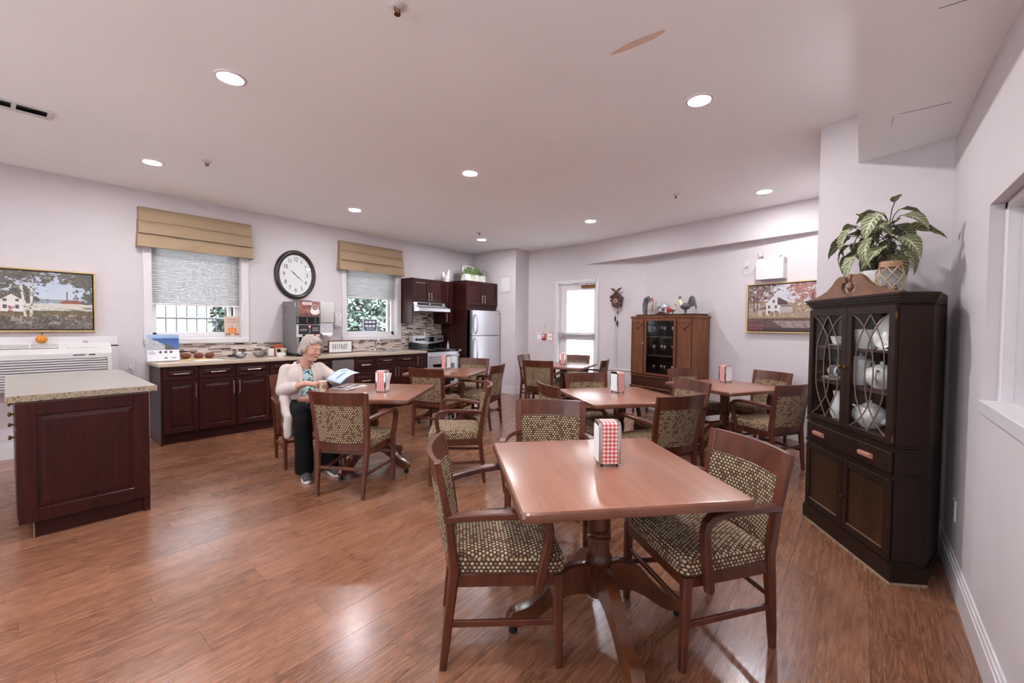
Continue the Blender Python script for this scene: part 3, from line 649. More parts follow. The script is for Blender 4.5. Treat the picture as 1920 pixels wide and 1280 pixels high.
obj('handle', MB().tube([(-0.34, -0.265, 0.82), (-0.34, -0.315, 0.83), (0.34, -0.315, 0.83), (0.34, -0.265, 0.82)], 0.013, 8), M['steel'], dr, smooth=40); obj('drawer', MB().box((-0.378, -0.262, 0.03), (0.378, -0.222, 0.19), 0.005), M['steel'], t)
t = thing('pump_bottle', 'small white bottle on the range backguard', 'bottle', (5.19, 6.52, 1.19)); obj('bottle_body', MB().lathe([(0.028, 0), (0.028, 0.05), (0.012, 0.06), (0.012, 0.075)], 14), M['whiteplastic'], t, smooth=40); obj('cap', MB().lathe([(0.01, 0.075), (0.01, 0.09)], 10), M['whiteplastic'], t)
# ---- refrigerator and its housing
obj('tall_panel', MB().box((-0.011, -0.36, 0), (0.011, 0.36, 2.27)), M['cherry'], None, loc=(5.701, 6.24, 0), label='tall dark cherry side panel left of the refrigerator', cat='panel')
t = thing('upper_cabinet', 'dark cherry two-door cabinet over the refrigerator', 'cabinet', (6.152, 6.24, 1.70), group='dark cherry wall cabinets')
obj('body', MB().box((-0.436, -0.338, 0.10), (0.436, 0.355, 0.57)), M['cherry'], t); obj('filler_strip', MB().box((-0.436, -0.33, 0.0), (0.436, -0.31, 0.10)), M['cherryh'], t)
for a, b, hs in ((-0.434, -0.001, 1), (0.002, 0.434, -1)):
    d = raised_front('door', a, b, 0.10, 0.568, -0.36, t); hx = b - 0.035 if hs > 0 else a + 0.035; bar_handle((hx, -0.36, 0.14), (hx, -0.36, 0.3), (0, -0.028, 0), d)
t = thing('refrigerator', 'stainless top-freezer refrigerator with black sides', 'refrigerator', (6.165, 6.2, 0))
obj('body', MB().box((-0.405, -0.345, 0.02), (0.395, 0.36, 1.685)), M['blackgloss'], t)
for z0, z1, nm in ((1.205, 1.69, 'freezer_door'), (0.06, 1.193, 'fridge_door')):
    m = MB(); n = 8; pts = [(-0.4 + 0.8 * i / n, -0.44 + 0.022 * (2 * i / n - 1) ** 2) for i in range(n + 1)]; m.prism(pts + [(0.4, -0.35), (-0.4, -0.35)], z0, z1)
    d = obj(nm, m, M['steel'], t, smooth=30); a, b = (z0 + 0.03, z0 + 0.40) if z0 > 1 else (z1 - 0.62, z1 - 0.03)
    obj('handle', MB().tube([(-0.33, -0.435, a), (-0.33, -0.475, a + 0.05), (-0.33, -0.49, (a + b) / 2), (-0.33, -0.475, b - 0.05), (-0.33, -0.435, b)], 0.014, 8), M['steel'], d, smooth=50)
obj('badge', MB().cbox((0.35, -0.43, 1.64), (0.022, 0.006, 0.03)), M['greyplastic'], t); obj('hinge_cover', MB().box((0.34, -0.4, 1.69), (0.4, -0.3, 1.705), 0.003), M['greyplastic'], t)
# access panel on the fridge wall
t = thing('access_panel', 'flat white access panel on the wall beside the refrigerator', 'wall panel', (XF, 5.665, 2.245)); obj('panel_frame', MB().box((-0.006, -0.145, -0.17), (0, 0.145, 0.17), 0.002), M['wall'], t); obj('panel_door', MB().box((-0.009, -0.125, -0.15), (-0.006, 0.125, 0.15)), M['white'], t); obj('panel_gap', MB().box((-0.0064, -0.13, -0.155), (-0.0058, 0.13, 0.155)), M['greyplastic'], t)

# ------------------------------------------------------------------ island
t = thing('kitchen_island', 'dark cherry island with pale stone top at the left edge', 'kitchen island', (0.35, 4.9, 0))
obj('body', MB().box((-0.30, -0.83, 0.11), (0.30, 0.76, 0.88)), M['cherry'], t); obj('plinth', MB().box((-0.245, -0.785, 0), (0.30, 0.73, 0.11)), M['cherryh'], t)
ep = raised_front('end_panel', -0.318, 0.318, 0.11, 0.882, -0.862, t, 0.085); obj('corner_post', MB().box((0.285, -0.845, 0), (0.322, 0.77, 0.882)), M['cherry'], t); obj('kick_board', MB().box((-0.25, -0.82, 0.0), (0.285, -0.79, 0.11)), M['cherryh'], t); obj('chipped_edge', MB().box((-0.256, -0.818, 0.0), (-0.2505, -0.792, 0.10)), M['worn'], t)
m = MB(); m.box((-0.362, -0.815, 0.884), (0.372, 0.80, 0.926), 0.003); m.v = [(v[0], v[1], v[2]) for v in m.v]; obj('top_slab', m, M['granite'], t); obj('edge_band', MB().box((-0.364, -0.822, 0.884), (0.374, -0.812, 0.9255), 0.001), M['graniteedge'], t)
for i in range(3):
    y = -0.80 + i * 0.52; dw = obj('drawer', MB().box((-0.322, y + 0.01, 0.72), (-0.30, y + 0.5, 0.87), 0.004), M['cherry'], t); dd = obj('door', MB().box((-0.322, y + 0.01, 0.13), (-0.30, y + 0.5, 0.70), 0.004), M['cherry'], t)
    for p, q in ((dw, 0.80), (dd, 0.65)): obj('knob', MB().lathe([(0.006, 0), (0.006, 0.014), (0.015, 0.02), (0.014, 0.028), (0.004, 0.031)], 12, M=T(-0.322, y + 0.08, q) @ Matrix.Rotation(-PI / 2, 4, 'Y')), M['brass'], p, smooth=40)

# ------------------------------------------------------------------ wall heater and left picture
t = thing('wall_heater', 'white wall heater and air conditioner under the lake picture', 'heater', (0.05, YA, 0.70))
x0, x1 = -0.86, 0.70
m = MB(); m.box((x0 - 0.03, -0.02, 0.42), (0.775, 0, 0.535), 0.004); m.box((0.715, -0.02, 0.0), (0.775, 0, 0.44), 0.004); m.box((x0 - 0.03, -0.02, 0), (x0, 0, 0.44), 0.004); obj('wall_frame', m, M['white'], t)
pf = [(0, 0.0), (-0.185, 0.0), (-0.195, 0.02), (-0.195, 0.36), (-0.18, 0.405), (-0.07, 0.465), (0, 0.47)]
m = MB(); n = len(pf); m.add([(x0, y, z) for y, z in pf] + [(x1, y, z) for y, z in pf], [tuple(range(n)), tuple(range(2 * n - 1, n - 1, -1))] + [(i, (i + 1) % n, n + (i + 1) % n, n + i) for i in range(n)]); obj('casing', m, M['whiteplastic'], t)
for i in range(11): obj('front_louvre', MB().box((x0 + 0.03, -0.203, 0.03 + i * 0.0255), (x1 - 0.04, -0.194, 0.043 + i * 0.0255), 0.002), M['whiteplastic'], t)
obj('intake_back', MB().box((x0 + 0.025, -0.1965, 0.022), (x1 - 0.035, -0.1945, 0.31)), M['greyplastic'], t)
sl = math.atan2(0.06, 0.11); MS = T(0, -0.125, 0.436) @ Matrix.Rotation(sl, 4, 'X')
obj('outlet_back', MB().box((x0 + 0.03, -0.045, -0.001), (0.30, 0.045, 0.002), M=MS), M['greyplastic'], t)
for i in range(5): obj('outlet_vane', MB().box((x0 + 0.03, -0.04 + i * 0.0175, 0.001), (0.30, -0.031 + i * 0.0175, 0.008), M=MS), M['whiteplastic'], t)
for xx in (-0.4, -0.15, 0.1): obj('outlet_rib', MB().box((xx, -0.045, 0.001), (xx + 0.008, 0.045, 0.009), M=MS), M['whiteplastic'], t)
obj('control_flap', MB().box((0.36, -0.045, 0.0), (0.62, 0.04, 0.006), 0.002, M=MS), M['whiteplastic'], t); obj('name_plate', MB().box((0.40, -0.198, 0.335), (0.49, -0.194, 0.352)), M['greyplastic'], t); obj('indicator', MB().box((0.52, -0.198, 0.337), (0.57, -0.194, 0.35)), pm('maroon', lin(84, 26, 30), 0.4), t); obj('sensor_clip', MB().box((0.49, -0.045, 0.47), (0.53, -0.02, 0.49), 0.003), M['ceramicpink'], t)
t = thing('gourd', 'small orange pumpkin gourd sitting on the wall heater', 'gourd', (0.235, 6.52, 1.168)); m = MB()
def gourd(u, v):
    a, z = 2 * PI * u, v; r = (0.05 * math.sin(PI * min(0.99, 0.08 + 0.84 * z)) ** 0.7) * (1 - 0.12 * abs(math.sin(4 * a))); r *= 1 - 0.25 * z; return (r * math.cos(a), r * math.sin(a), 0.004 + 0.085 * z)
m.grid(gourd, 32, 10); obj('flesh', m, M['pumpkin'], t, smooth=60); obj('stalk', MB().tube([(0, 0, 0.085), (0.003, 0, 0.10), (0.01, 0, 0.112)], [0.007, 0.005, 0.004], 6), M['stem'], t)
# electrical outlet
t = thing('wall_outlet', 'white wall outlet between the heater and the counter', 'outlet', (0.93, YA, 0.90)); obj('plate', MB().box((-0.04, -0.006, -0.06), (0.04, 0, 0.06), 0.002), M['whiteplastic'], t); obj('plug', MB().box((-0.02, -0.03, -0.05), (0.015, -0.006, -0.015), 0.003), M['whiteplastic'], t); obj('cord', MB().tube([(0, -0.03, -0.04), (0.03, -0.03, -0.12), (0.05, -0.02, -0.35), (0.07, -0.02, -0.7)], 0.003, 5), M['whiteplastic'], t)

# ---- painted canvases: colours per point, flat print on a real canvas
def fbm(x, y, s=1.0): return 0.5 + 0.5 * mnoise.fractal(Vector((x * s, y * s, 3.7)), 0.9, 2.1, 4)
def mixc(a, b, f): f = max(0, min(1, f)); return tuple(a[i] * (1 - f) + b[i] * f for i in range(3))
L3 = lambda r, g, b: lin(r, g, b)[:3]
def canvas(name, w, h, nx, ny, fn, parent, y, mat='paint', ox=0, oz=0):
    m = MB(); m.grid(lambda u, v: (ox - w / 2 + w * u, y, oz - h / 2 + h * v), nx, ny)
    cols = [(*fn(i / nx, j / ny), 1) for j in range(ny + 1) for i in range(nx + 1)]
    return obj(name, m, M[mat], parent, colors=cols)
def lake(u, v):
    n = fbm(u * 7, v * 5); n2 = 0.6 * fbm(u * 24, v * 16) + 0.4 * fbm(u * 70, v * 42); n3 = fbm(u * 90, v * 60); sky = mixc(L3(214, 220, 230), L3(178, 190, 208), v); c = sky
    hz = 0.45
    if v < hz + 0.08 and v > hz - 0.02 + 0.05 * n: c = L3(150, 156, 168)
    tl = (1 - u) * 0.0
    if u > 0.88 and v > 0.4 and n2 > 0.60 - (u - 0.88) * 2.0 - 0.25 * (v > 0.75): c = mixc(L3(58, 60, 60), L3(118, 116, 110), n3)
    if u < 0.74 and v > 0.36 and n2 + 0.5 * n > 0.50 + max(0, (u - 0.60)) * 3.2: c = mixc(L3(40, 38, 38), L3(122, 116, 108), n3 * 1.15)
    if v > 0.8 and n2 > 0.40 + 0.9 * max(0, 0.12 - abs(u - 0.78)) - 0.4 * (v - 0.8): c = mixc(L3(60, 58, 54), L3(130, 124, 114), n3)
    if v < hz: c = mixc(L3(188, 180, 168), L3(222, 218, 210), n2)
    if v < 0.40 and fbm(u * 10, v * 40) > 0.56: c = mixc(c, L3(92, 84, 72), 0.7)
    if v < 0.30 + 0.05 * n: c = mixc(L3(54, 48, 42), L3(136, 122, 94), n3 * 1.2)
    if v < 0.20 + 0.06 * n2: c = mixc(L3(40, 36, 36), L3(150, 140, 134), n3 * (0.35 + 1.1 * n))
    if 0.08 < v < 0.26 and fbm(u * 30 + 5, v * 14) > 0.62: c = mixc(c, L3(176, 166, 150), 0.6)
    # red roofed church
    if 0.81 < u < 0.93 and 0.40 < v < 0.46: c = L3(206, 196, 186)
    if 0.80 < u < 0.94 and 0.46 <= v < 0.52 and abs(u - 0.87) < 0.075 - (v - 0.46) * 0.6: c = L3(150, 92, 76)
    if abs(u - 0.845) < 0.003 and 0.5 < v < 0.68: c = L3(96, 88, 88)
    # white gabled cottage
    hx, hw = 0.535, 0.075
    if abs(u - hx) < hw and 0.30 < v < 0.49: c = L3(224, 218, 214)
    if 0.49 <= v < 0.62 and abs(u - hx) < hw * (1 - (v - 0.49) / 0.13) + 0.004: c = L3(222, 216, 212) if abs(u - hx) < hw * (1 - (v - 0.49) / 0.13) - 0.012 else L3(110, 96, 92)
    for wx in (hx - 0.035, hx + 0.03):
        if abs(u - wx) < 0.010 and (0.35 < v < 0.42 or 0.47 < v < 0.52): c = L3(96, 92, 92)
    if abs(u - hx) < 0.02 and v < 0.40 and v > 0.30 and n3 > 0.45: c = L3(150, 84, 92)
    for bx, k in ((0.605, 0.04), (0.64, -0.01)):
        if abs(u - bx + k * (v - 0.3)) < 0.008 and 0.22 < v < 0.80: c = L3(216, 212, 206) if n3 > 0.38 else L3(84, 80, 78)
    return c
def autumn(u, v):
    n = fbm(u * 6 + 9, v * 6); n2 = fbm(u * 20 + 3, v * 20); n3 = fbm(u * 55, v * 55); c = mixc(L3(206, 210, 220), L3(232, 232, 234), n)
    if v > 0.42:
        f = n2 + 0.35 * n
        if f > 0.50 + 0.4 * math.exp(-((u - 0.45) / 0.16) ** 2) * (v > 0.6): c = mixc(L3(118, 72, 70), L3(206, 150, 140), n3 * 1.2) if u > 0.5 else mixc(L3(92, 62, 60), L3(176, 132, 122), n3 * 1.2)
        if u < 0.35 and n3 < 0.4 and v > 0.7: c = L3(76, 66, 66)
    if 0.38 < v < 0.62 and n2 > 0.45: c = mixc(L3(150, 122, 94), L3(196, 170, 136), n3)
    for bx in (0.08, 0.13, 0.83, 0.88):
        if abs(u - bx - 0.05 * (v - 0.5) * (1 if bx > 0.5 else -1)) < 0.007 and 0.3 < v < 0.78: c = L3(72, 58, 56)
    if v < 0.40: c = mixc(L3(150, 124, 110), L3(206, 184, 164), n2)
    if v < 0.30: c = mixc(L3(188, 164, 124), L3(150, 128, 98), n3) if v > 0.27 else mixc(L3(66, 50, 50), L3(130, 100, 96), n3 * 1.3)
    if v < 0.22 and u > 0.55 - v: c = mixc(L3(196, 172, 168), L3(112, 92, 92), n2 * 0.9)
    if v < 0.07: c = mixc(L3(58, 46, 48), L3(104, 84, 84), n3)
    if u < 0.2 and v < 0.14 and n3 > 0.5: c = L3(164, 92, 100)
    # white farmhouse
    if 0.24 < u < 0.44 and 0.34 < v < 0.58: c = L3(234, 230, 230)
    if 0.58 <= v < 0.74 and abs(u - 0.34) < 0.10 * (1 - (v - 0.58) / 0.16) + 0.004: c = L3(232, 228, 228)
    if 0.40 < u < 0.54 and 0.56 < v < 0.72 and (v - 0.56) < 0.16 - (u - 0.40) * 0.9 + 0.02: c = L3(96, 74, 76)
    if 0.44 < u < 0.60 and 0.40 < v < 0.56: c = L3(196, 186, 186)
    if 0.44 < u < 0.60 and 0.52 < v < 0.55: c = L3(120, 96, 96)
    if 0.13 < u < 0.25 and 0.33 < v < 0.46: c = L3(206, 194, 186)
    if 0.13 < u < 0.25 and 0.46 <= v < 0.55 and u > 0.13 + (v - 0.46): c = L3(150, 106, 94)
    for wx, wz in ((0.29, 0.52), (0.38, 0.52), (0.29, 0.40), (0.38, 0.40), (0.35, 0.64)):
        if abs(u - wx) < 0.016 and abs(v - wz) < 0.035: c = L3(104, 98, 104)
    for sx in (0.22, 0.40, 0.33):
        if ((u - sx) / 0.03) ** 2 + ((v - 0.37) / 0.06) ** 2 < 1: c = mixc(L3(150, 126, 96), L3(176, 152, 120), n3)
    return tuple(x * 0.72 for x in c)
def framed(name, lab, w, h, fn, M4, nx, ny):
    t = thing(name, lab, 'picture'); t.matrix_world = M4
    m = MB(); f = 0.016
    m.box((-w / 2, -0.045, h / 2 - f), (w / 2, 0, h / 2), 0.002); m.box((-w / 2, -0.045, -h / 2), (w / 2, 0, -h / 2 + f), 0.002); m.box((-w / 2, -0.045, -h / 2 + f), (-w / 2 + f, 0, h / 2 - f), 0.002); m.box((w / 2 - f, -0.045, -h / 2 + f), (w / 2, 0, h / 2 - f), 0.002)
    obj('frame', m, M['gold'], t); obj('backing', MB().box((-w / 2 + f, -0.012, -h / 2 + f), (w / 2 - f, -0.004, h / 2 - f)), M['black'], t)
    g = f + 0.012; obj('stretcher', MB().box((-w / 2 + g, -0.037, -h / 2 + g), (w / 2 - g, -0.012, h / 2 - g)), M['black'], t)
    canvas('canvas', w - 2 * g, h - 2 * g, nx, ny, fn, t, -0.0375); return t
framed('framed_picture', 'gold framed lake and cottage picture over the wall heater', 1.30, 0.65, lake, T(-0.004, YA, 1.612), 420, 200)
pc = onB(0.27, 1.664); framed('framed_picture', 'gold framed autumn farmhouse picture under the emergency lights', 0.96, 0.65, autumn, Matrix.Translation(pc) @ rz(ROTB), 300, 200)

# ---- clock
t = thing('wall_clock', 'large oval wall clock with dark rim and white face', 'clock', (2.812, YA, 2.132)); ax, az = 0.305, 0.37
def oring(k, y): return [(ax * math.cos(a) * k - 0.0, y, (az - ax + ax * 1.0) * math.sin(a) * k) for a in [2 * PI * i / 56 for i in range(56)]]
def ering(d, y): return [((ax - d) * math.cos(a), y, (az - d) * math.sin(a)) for a in [2 * PI * i / 56 for i in range(56)]]
m = MB(); m.loft([ering(0.006, 0), ering(0.0, -0.012), ering(0.012, -0.034), ering(0.03, -0.045), ering(0.045, -0.043), ering(0.055, -0.034), ering(0.068, -0.026), ering(0.07, -0.008)], cap=False); obj('rim', m, M['clockrim'], t, smooth=50)
m = MB(); m.add(ering(0.067, -0.012), [tuple(range(56))]); obj('face', m, M['clockface'], t)
for i in range(12):
    a = PI / 2 - 2 * PI * i / 12; put_text('numeral', '12' if i == 0 else str(i), 0.088, M['ink'], t, T(math.cos(a) * 0.168, -0.0145, math.sin(a) * 0.228) @ XZ, 0.72)
    obj('minute_dot', MB().cyl((math.cos(a) * 0.218, -0.012, math.sin(a) * 0.285), (math.cos(a) * 0.218, -0.0142, math.sin(a) * 0.285), 0.004, 6), M['ink'], t)
for nm, ang, ln, wd, y in (('hour_hand', 90 - (10 + 22 / 60) * 30, 0.115, 0.014, -0.017), ('minute_hand', 90 - 22 * 6, 0.18, 0.010, -0.020)):
    a = math.radians(ang); d = Vector((math.cos(a), 0, math.sin(a))); s = Vector((-d.z, 0, d.x)); o = Vector((0, y, 0)); m = MB(); p = [o - d * 0.03, o + s * wd / 2 + d * 0.03, o + d * ln, o - s * wd / 2 + d * 0.03]; q = [v + Vector((0, -0.0015, 0)) for v in p]; m.add(p + q, [(0, 1, 2, 3), (7, 6, 5, 4)] + [(i, (i + 1) % 4, 4 + (i + 1) % 4, 4 + i) for i in range(4)]); obj(nm, m, M['ink'], t)
obj('cover_glass', MB().add(ering(0.066, -0.030), [tuple(range(56))]), M['glass'], t)
# ------------------------------------------------------------------ things on the counter
t = thing('coffee_machine', 'tall grey and black coffee machine under the oval clock', 'coffee machine', (2.78, 6.34, ZC)); hw = 0.165; yf = -0.235
m = MB(); m.box((-hw, yf + 0.02, 0.0), (-hw + 0.02, 0.235, 0.785)); m.box((hw - 0.02, yf + 0.02, 0), (hw, 0.235, 0.785)); m.box((-hw + 0.02, 0.1, 0), (hw - 0.02, 0.235, 0.785)); m.box((-hw + 0.02, yf + 0.022, 0.31), (hw - 0.02, 0.1, 0.783)); m.box((-hw + 0.02, yf + 0.021, 0.783), (hw - 0.02, 0.1, 0.785)); obj('cabinet_shell', m, M['greyplastic'], t)
for i in range(5): obj('side_slot', MB().box((-hw - 0.001, 0.11, 0.62 + i * 0.022), (-hw + 0.001, 0.20, 0.628 + i * 0.022)), M['black'], t)
def brew(u, v):
    n = fbm(u * 9, v * 6); c = mixc(L3(96, 48, 44), L3(178, 120, 112), n * 1.1)
    if v < 0.25 and fbm(u * 30, v * 22) > 0.5: c = L3(70, 34, 32)
    du, dv = (u - 0.78) * 1.45, v - 0.55
    if (du / 0.34) ** 2 + ((v - 0.36) / 0.24) ** 2 < 1: c = L3(232, 226, 224)
    if (du / 0.25) ** 2 + ((v - 0.52) / 0.30) ** 2 < 1: c = L3(240, 236, 234)
    if (du / 0.19) ** 2 + ((v - 0.62) / 0.17) ** 2 < 1: c = L3(110, 70, 66)
    if (du / 0.12) ** 2 + ((v - 0.62) / 0.10) ** 2 < 1: c = L3(176, 144, 138)
    if abs(u - 0.40) < 0.24 - 0.5 * max(0, abs(v - 0.86) - 0.05) and abs(v - 0.86) < 0.085: c = L3(226, 214, 212)
    if abs(u - 0.40) < 0.21 and abs(v - 0.86) < 0.055: c = L3(206, 182, 182)
    return c
canvas('picture_panel', 0.29, 0.215, 90, 66, brew, t, yf, 'printgloss', 0.012, 0.675); obj('panel_frame', MB().box((-hw + 0.005, yf + 0.002, 0.56), (hw - 0.002, yf + 0.025, 0.79), 0.003), M['greyplastic'], t)
obj('bean_window', MB().box((-hw + 0.01, yf - 0.012, 0.462), (hw - 0.004, yf + 0.02, 0.562), 0.012), M['blackgloss'], t)
for x in (-0.03, 0.085): obj('window_rib', MB().box((x, yf - 0.014, 0.475), (x + 0.008, yf - 0.011, 0.555)), M['greyplastic'], t)
obj('white_surround', MB().box((-hw + 0.002, yf - 0.004, 0.275), (hw - 0.002, yf + 0.02, 0.452), 0.003), M['whiteplastic'], t); pl = obj('selector_panel', MB().box((-hw + 0.024, yf - 0.008, 0.315), (hw - 0.006, yf - 0.003, 0.448)), pm('charcoal', lin(48, 45, 48), 0.4), t)
put_text('lettering', 'COFFEE', 0.034, M['whiteplastic'], pl, T(-0.078, yf - 0.009, 0.375) @ XZ, 0.85); put_text('lettering', 'DECAF\nCOFFEE', 0.032, M['whiteplastic'], pl, T(0.095, yf - 0.009, 0.385) @ XZ, 0.85)
obj('status_light', MB().cyl((0.012, yf - 0.008, 0.425), (0.012, yf - 0.012, 0.425), 0.011, 12), M['led'], pl); obj('button_strip', MB().box((0.002, yf - 0.0095, 0.33), (0.022, yf - 0.008, 0.40)), M['greyplastic'], pl)
for x, c in ((-0.07, 'black'), (0.085, 'red'), (0.012, 'brass')): obj('tap_lever', MB().box((x - 0.016, yf - 0.018, 0.272), (x + 0.016, yf - 0.004, 0.315), 0.004), M[c], t)
obj('cavity_back', MB().box((-hw + 0.02, 0.09, 0.03), (hw - 0.02, 0.1, 0.31)), pm('cavity_brown', lin(96, 66, 58), 0.5), t); obj('drip_tray', MB().box((-hw - 0.004, yf - 0.02, 0.0), (hw, 0.1, 0.045), 0.004), M['black'], t)
for x in (-hw + 0.012, -hw + 0.034): obj('column', MB().cyl((x, yf + 0.01, 0.045), (x, yf + 0.01, 0.30), 0.008, 10), M['chrome'], t)
obj('lid', MB().box((-0.12, -0.2, 0.785), (0.06, 0.0, 0.80), 0.004), M['black'], t); obj('label_tag', MB().box((-hw - 0.002, yf + 0.03, 0.70), (-hw, yf + 0.045, 0.765)), M['paper'], t)
# HOME sign
t = thing('framed_sign', 'small framed white sign reading HOME', 'sign', (3.452, 6.47, ZC)); m = MB(); w, h = 0.41, 0.205
m.box((-w / 2, -0.02, 0), (w / 2, 0, 0.014), 0.001); m.box((-w / 2, -0.02, h - 0.014), (w / 2, 0, h), 0.001); m.box((-w / 2, -0.02, 0.014), (-w / 2 + 0.014, 0, h - 0.014), 0.001); m.box((w / 2 - 0.014, -0.02, 0.014), (w / 2, 0, h - 0.014), 0.001); obj('frame', m, pm('sign_frame_brown', lin(112, 66, 62), 0.5), t); obj('board', MB().box((-w / 2 + 0.01, -0.01, 0.01), (w / 2 - 0.01, -0.003, h - 0.01)), M['paper'], t)
def glyph(parts, x, name):
    m = MB()
    for k in parts:
        if k[0] == 'b': m.box((x + k[1], -0.0115, 0.102 + k[2]), (x + k[3], -0.0100, 0.102 + k[4]))
        elif k[0] == 'd':
            a, b = Vector((x + k[1], -0.0108, 0.102 + k[2])), Vector((x + k[3], -0.0108, 0.102 + k[4])); m.sweep([a, b], k[5], 0.0012, (1, 0, 0))
        else:
            n = 22; r0 = [(x + math.cos(2 * PI * i / n) * 0.026, -0.0115, 0.102 + math.sin(2 * PI * i / n) * 0.044) for i in range(n)]; r1 = [(x + math.cos(2 * PI * i / n) * 0.015, -0.0115, 0.102 + math.sin(2 * PI * i / n) * 0.040) for i in range(n)]; m.loft([r0, r1], cap=False)
    obj('letter', m, M['lettergrey'], t)
H_ = 0.042
glyph([('b', -0.024, -H_, -0.013, H_), ('b', 0.013, -H_, 0.024, H_), ('b', -0.013, -0.003, 0.013, 0.003), ('b', -0.03, -H_, -0.007, -H_ + 0.004), ('b', -0.03, H_ - 0.004, -0.007, H_), ('b', 0.007, -H_, 0.03, -H_ + 0.004), ('b', 0.007, H_ - 0.004, 0.03, H_)], -0.105, 'H')
glyph([('o',)], -0.037, 'O')
glyph([('b', -0.03, -H_, -0.026, H_), ('b', 0.02, -H_, 0.031, H_), ('d', -0.027, H_, 0.0, -H_, 0.011), ('d', 0.0, -H_, 0.024, H_, 0.004), ('b', -0.037, -H_, -0.019, -H_ + 0.004), ('b', -0.037, H_ - 0.004, -0.022, H_), ('b', 0.013, -H_, 0.038, -H_ + 0.004), ('b', 0.02, H_ - 0.004, 0.038, H_)], 0.035, 'M')
glyph([('b', -0.02, -H_, -0.009, H_), ('b', -0.027, -H_, 0.024, -H_ + 0.005), ('b', -0.027, H_ - 0.005, 0.022, H_), ('b', -0.009, -0.003, 0.012, 0.003), ('b', 0.02, -H_, 0.024, -H_ + 0.02), ('b', 0.018, H_ - 0.02, 0.022, H_)], 0.108, 'E')
# puzzle box
t = thing('puzzle_box', 'jigsaw puzzle box with a coastal picture at the left end of the counter', 'box', (1.19, 6.36, ZC + 0.006)); t.rotation_euler = (math.radians(-5), 0, 0); obj('carton', MB().box((-0.15, -0.03, 0), (0.15, 0.03, 0.315), 0.002), pm('carton_white', lin(226, 226, 232), 0.4), t)
def coast(u, v):
    n = fbm(u * 14, v * 12); n2 = fbm(u * 40, v * 34)
    if v < 0.42:
        c = L3(232, 233, 238)
        return c
    c = mixc(L3(84, 118, 176), L3(52, 86, 150), (v - 0.42) / 0.5)
    if v > 0.86: c = L3(150, 180, 216)
    if v < 0.88 - max(0, u - 0.05) * 0.62 + 0.06 * n: c = mixc(L3(112, 120, 132), L3(214, 216, 218), n2 * 1.15)
    if u > 0.55 and v < 0.78 - (u - 0.45) * 0.8 + 0.05 * n: c = mixc(L3(60, 66, 74), L3(120, 122, 120), n2)
    return c
ar = canvas('box_front', 0.296, 0.311, 90, 90, coast, t, -0.0305, 'printgloss', 0, 0.157)
for i in range(3):
    m = MB(); cx = -0.03 + i * 0.05
    m.cbox((cx, -0.0312, 0.105), (0.016, 0.001, 0.016))
    for dx, dz in ((0.011, 0), (-0.011, 0), (0, 0.011), (0, -0.011)): m.cyl((cx + dx, -0.0307, 0.105 + dz), (cx + dx, -0.0317, 0.105 + dz), 0.0052, 8)
    obj('puzzle_piece_mark', m, M['ink'], t)
put_text('lettering', '1000', 0.026, M['ink'], t, T(0.09, -0.031, 0.035) @ XZ)
for x, w, z in ((-0.115, 0.05, 0.112), (-0.105, 0.07, 0.098), (-0.108, 0.06, 0.086), (0.02, 0.028, 0.035)): obj('text_line', MB().cbox((x, -0.031, z), (w, 0.0006, 0.004 if z > 0.05 else 0.014)), M['lettergrey'], t)
# muffin board
obj('serving_board', MB().box((-0.19, -0.1, 0), (0.19, 0.1, 0.014), 0.004), M['board'], None, loc=(1.53, 6.40, ZC), rotz=-0.06, label='tan serving board under the muffins', cat='board')
def lump(seed, r, h):
    m = MB()
    def f(u, v):
        a = 2 * PI * u; p = PI * v; d = 1 + 0.16 * mnoise.noise(Vector((math.cos(a) * 2 + seed, math.sin(a) * 2, math.cos(p) * 2))); return (r * math.sin(p) * math.cos(a) * d, r * math.sin(p) * math.sin(a) * d, h * (0.5 - 0.5 * math.cos(p)) * 1.0)
    return m.grid(f, 18, 10)
for i, (x, l) in enumerate(((1.415, 'leftmost dark brown muffin on the serving board'), (1.545, 'middle dark brown muffin on the serving board'), (1.655, 'rightmost dark brown muffin on the serving board'))):
    t = thing('muffin', l, 'muffin', (x, 6.40 - 0.03 * i * 0.3, ZC + 0.016), group='muffins on the serving board'); obj('cake', lump(i * 5.1, 0.052, 0.075), M['bake'], t, smooth=70); obj('wrapper', MB().lathe([(0.036, 0.001), (0.047, 0.028), (0.05, 0.03)], 18, cap=False), glass('clear_wrap_%d' % i, (0.95, 0.93, 0.92, 1), 0.12, 0.15), t)
obj('paper_sheet', MB().box((-0.14, -0.05, 0), (0.14, 0.05, 0.004)), M['paper'], None, loc=(1.60, 6.20, ZC + 0.0015), rotz=0.05, label='flat white papers in front of the serving board', cat='paper')
t = thing('cake_stand', 'clear glass cake stand beside the muffins', 'cake stand', (1.79, 6.36, ZC)); obj('foot', MB().lathe([(0.05, 0), (0.048, 0.006), (0.012, 0.015), (0.012, 0.09), (0.03, 0.10)], 20, cap=False), M['cabglass'], t, smooth=50); obj('plate', MB().lathe([(0.12, 0.118), (0.125, 0.122), (0.12, 0.108), (0.02, 0.10)], 28, cap=False), M['cabglass'], t, smooth=50); obj('dome', MB().lathe([(0.09, 0.122), (0.088, 0.15), (0.06, 0.175), (0.012, 0.18), (0.012, 0.195)], 24, cap=False), M['cabglass'], t, smooth=60)
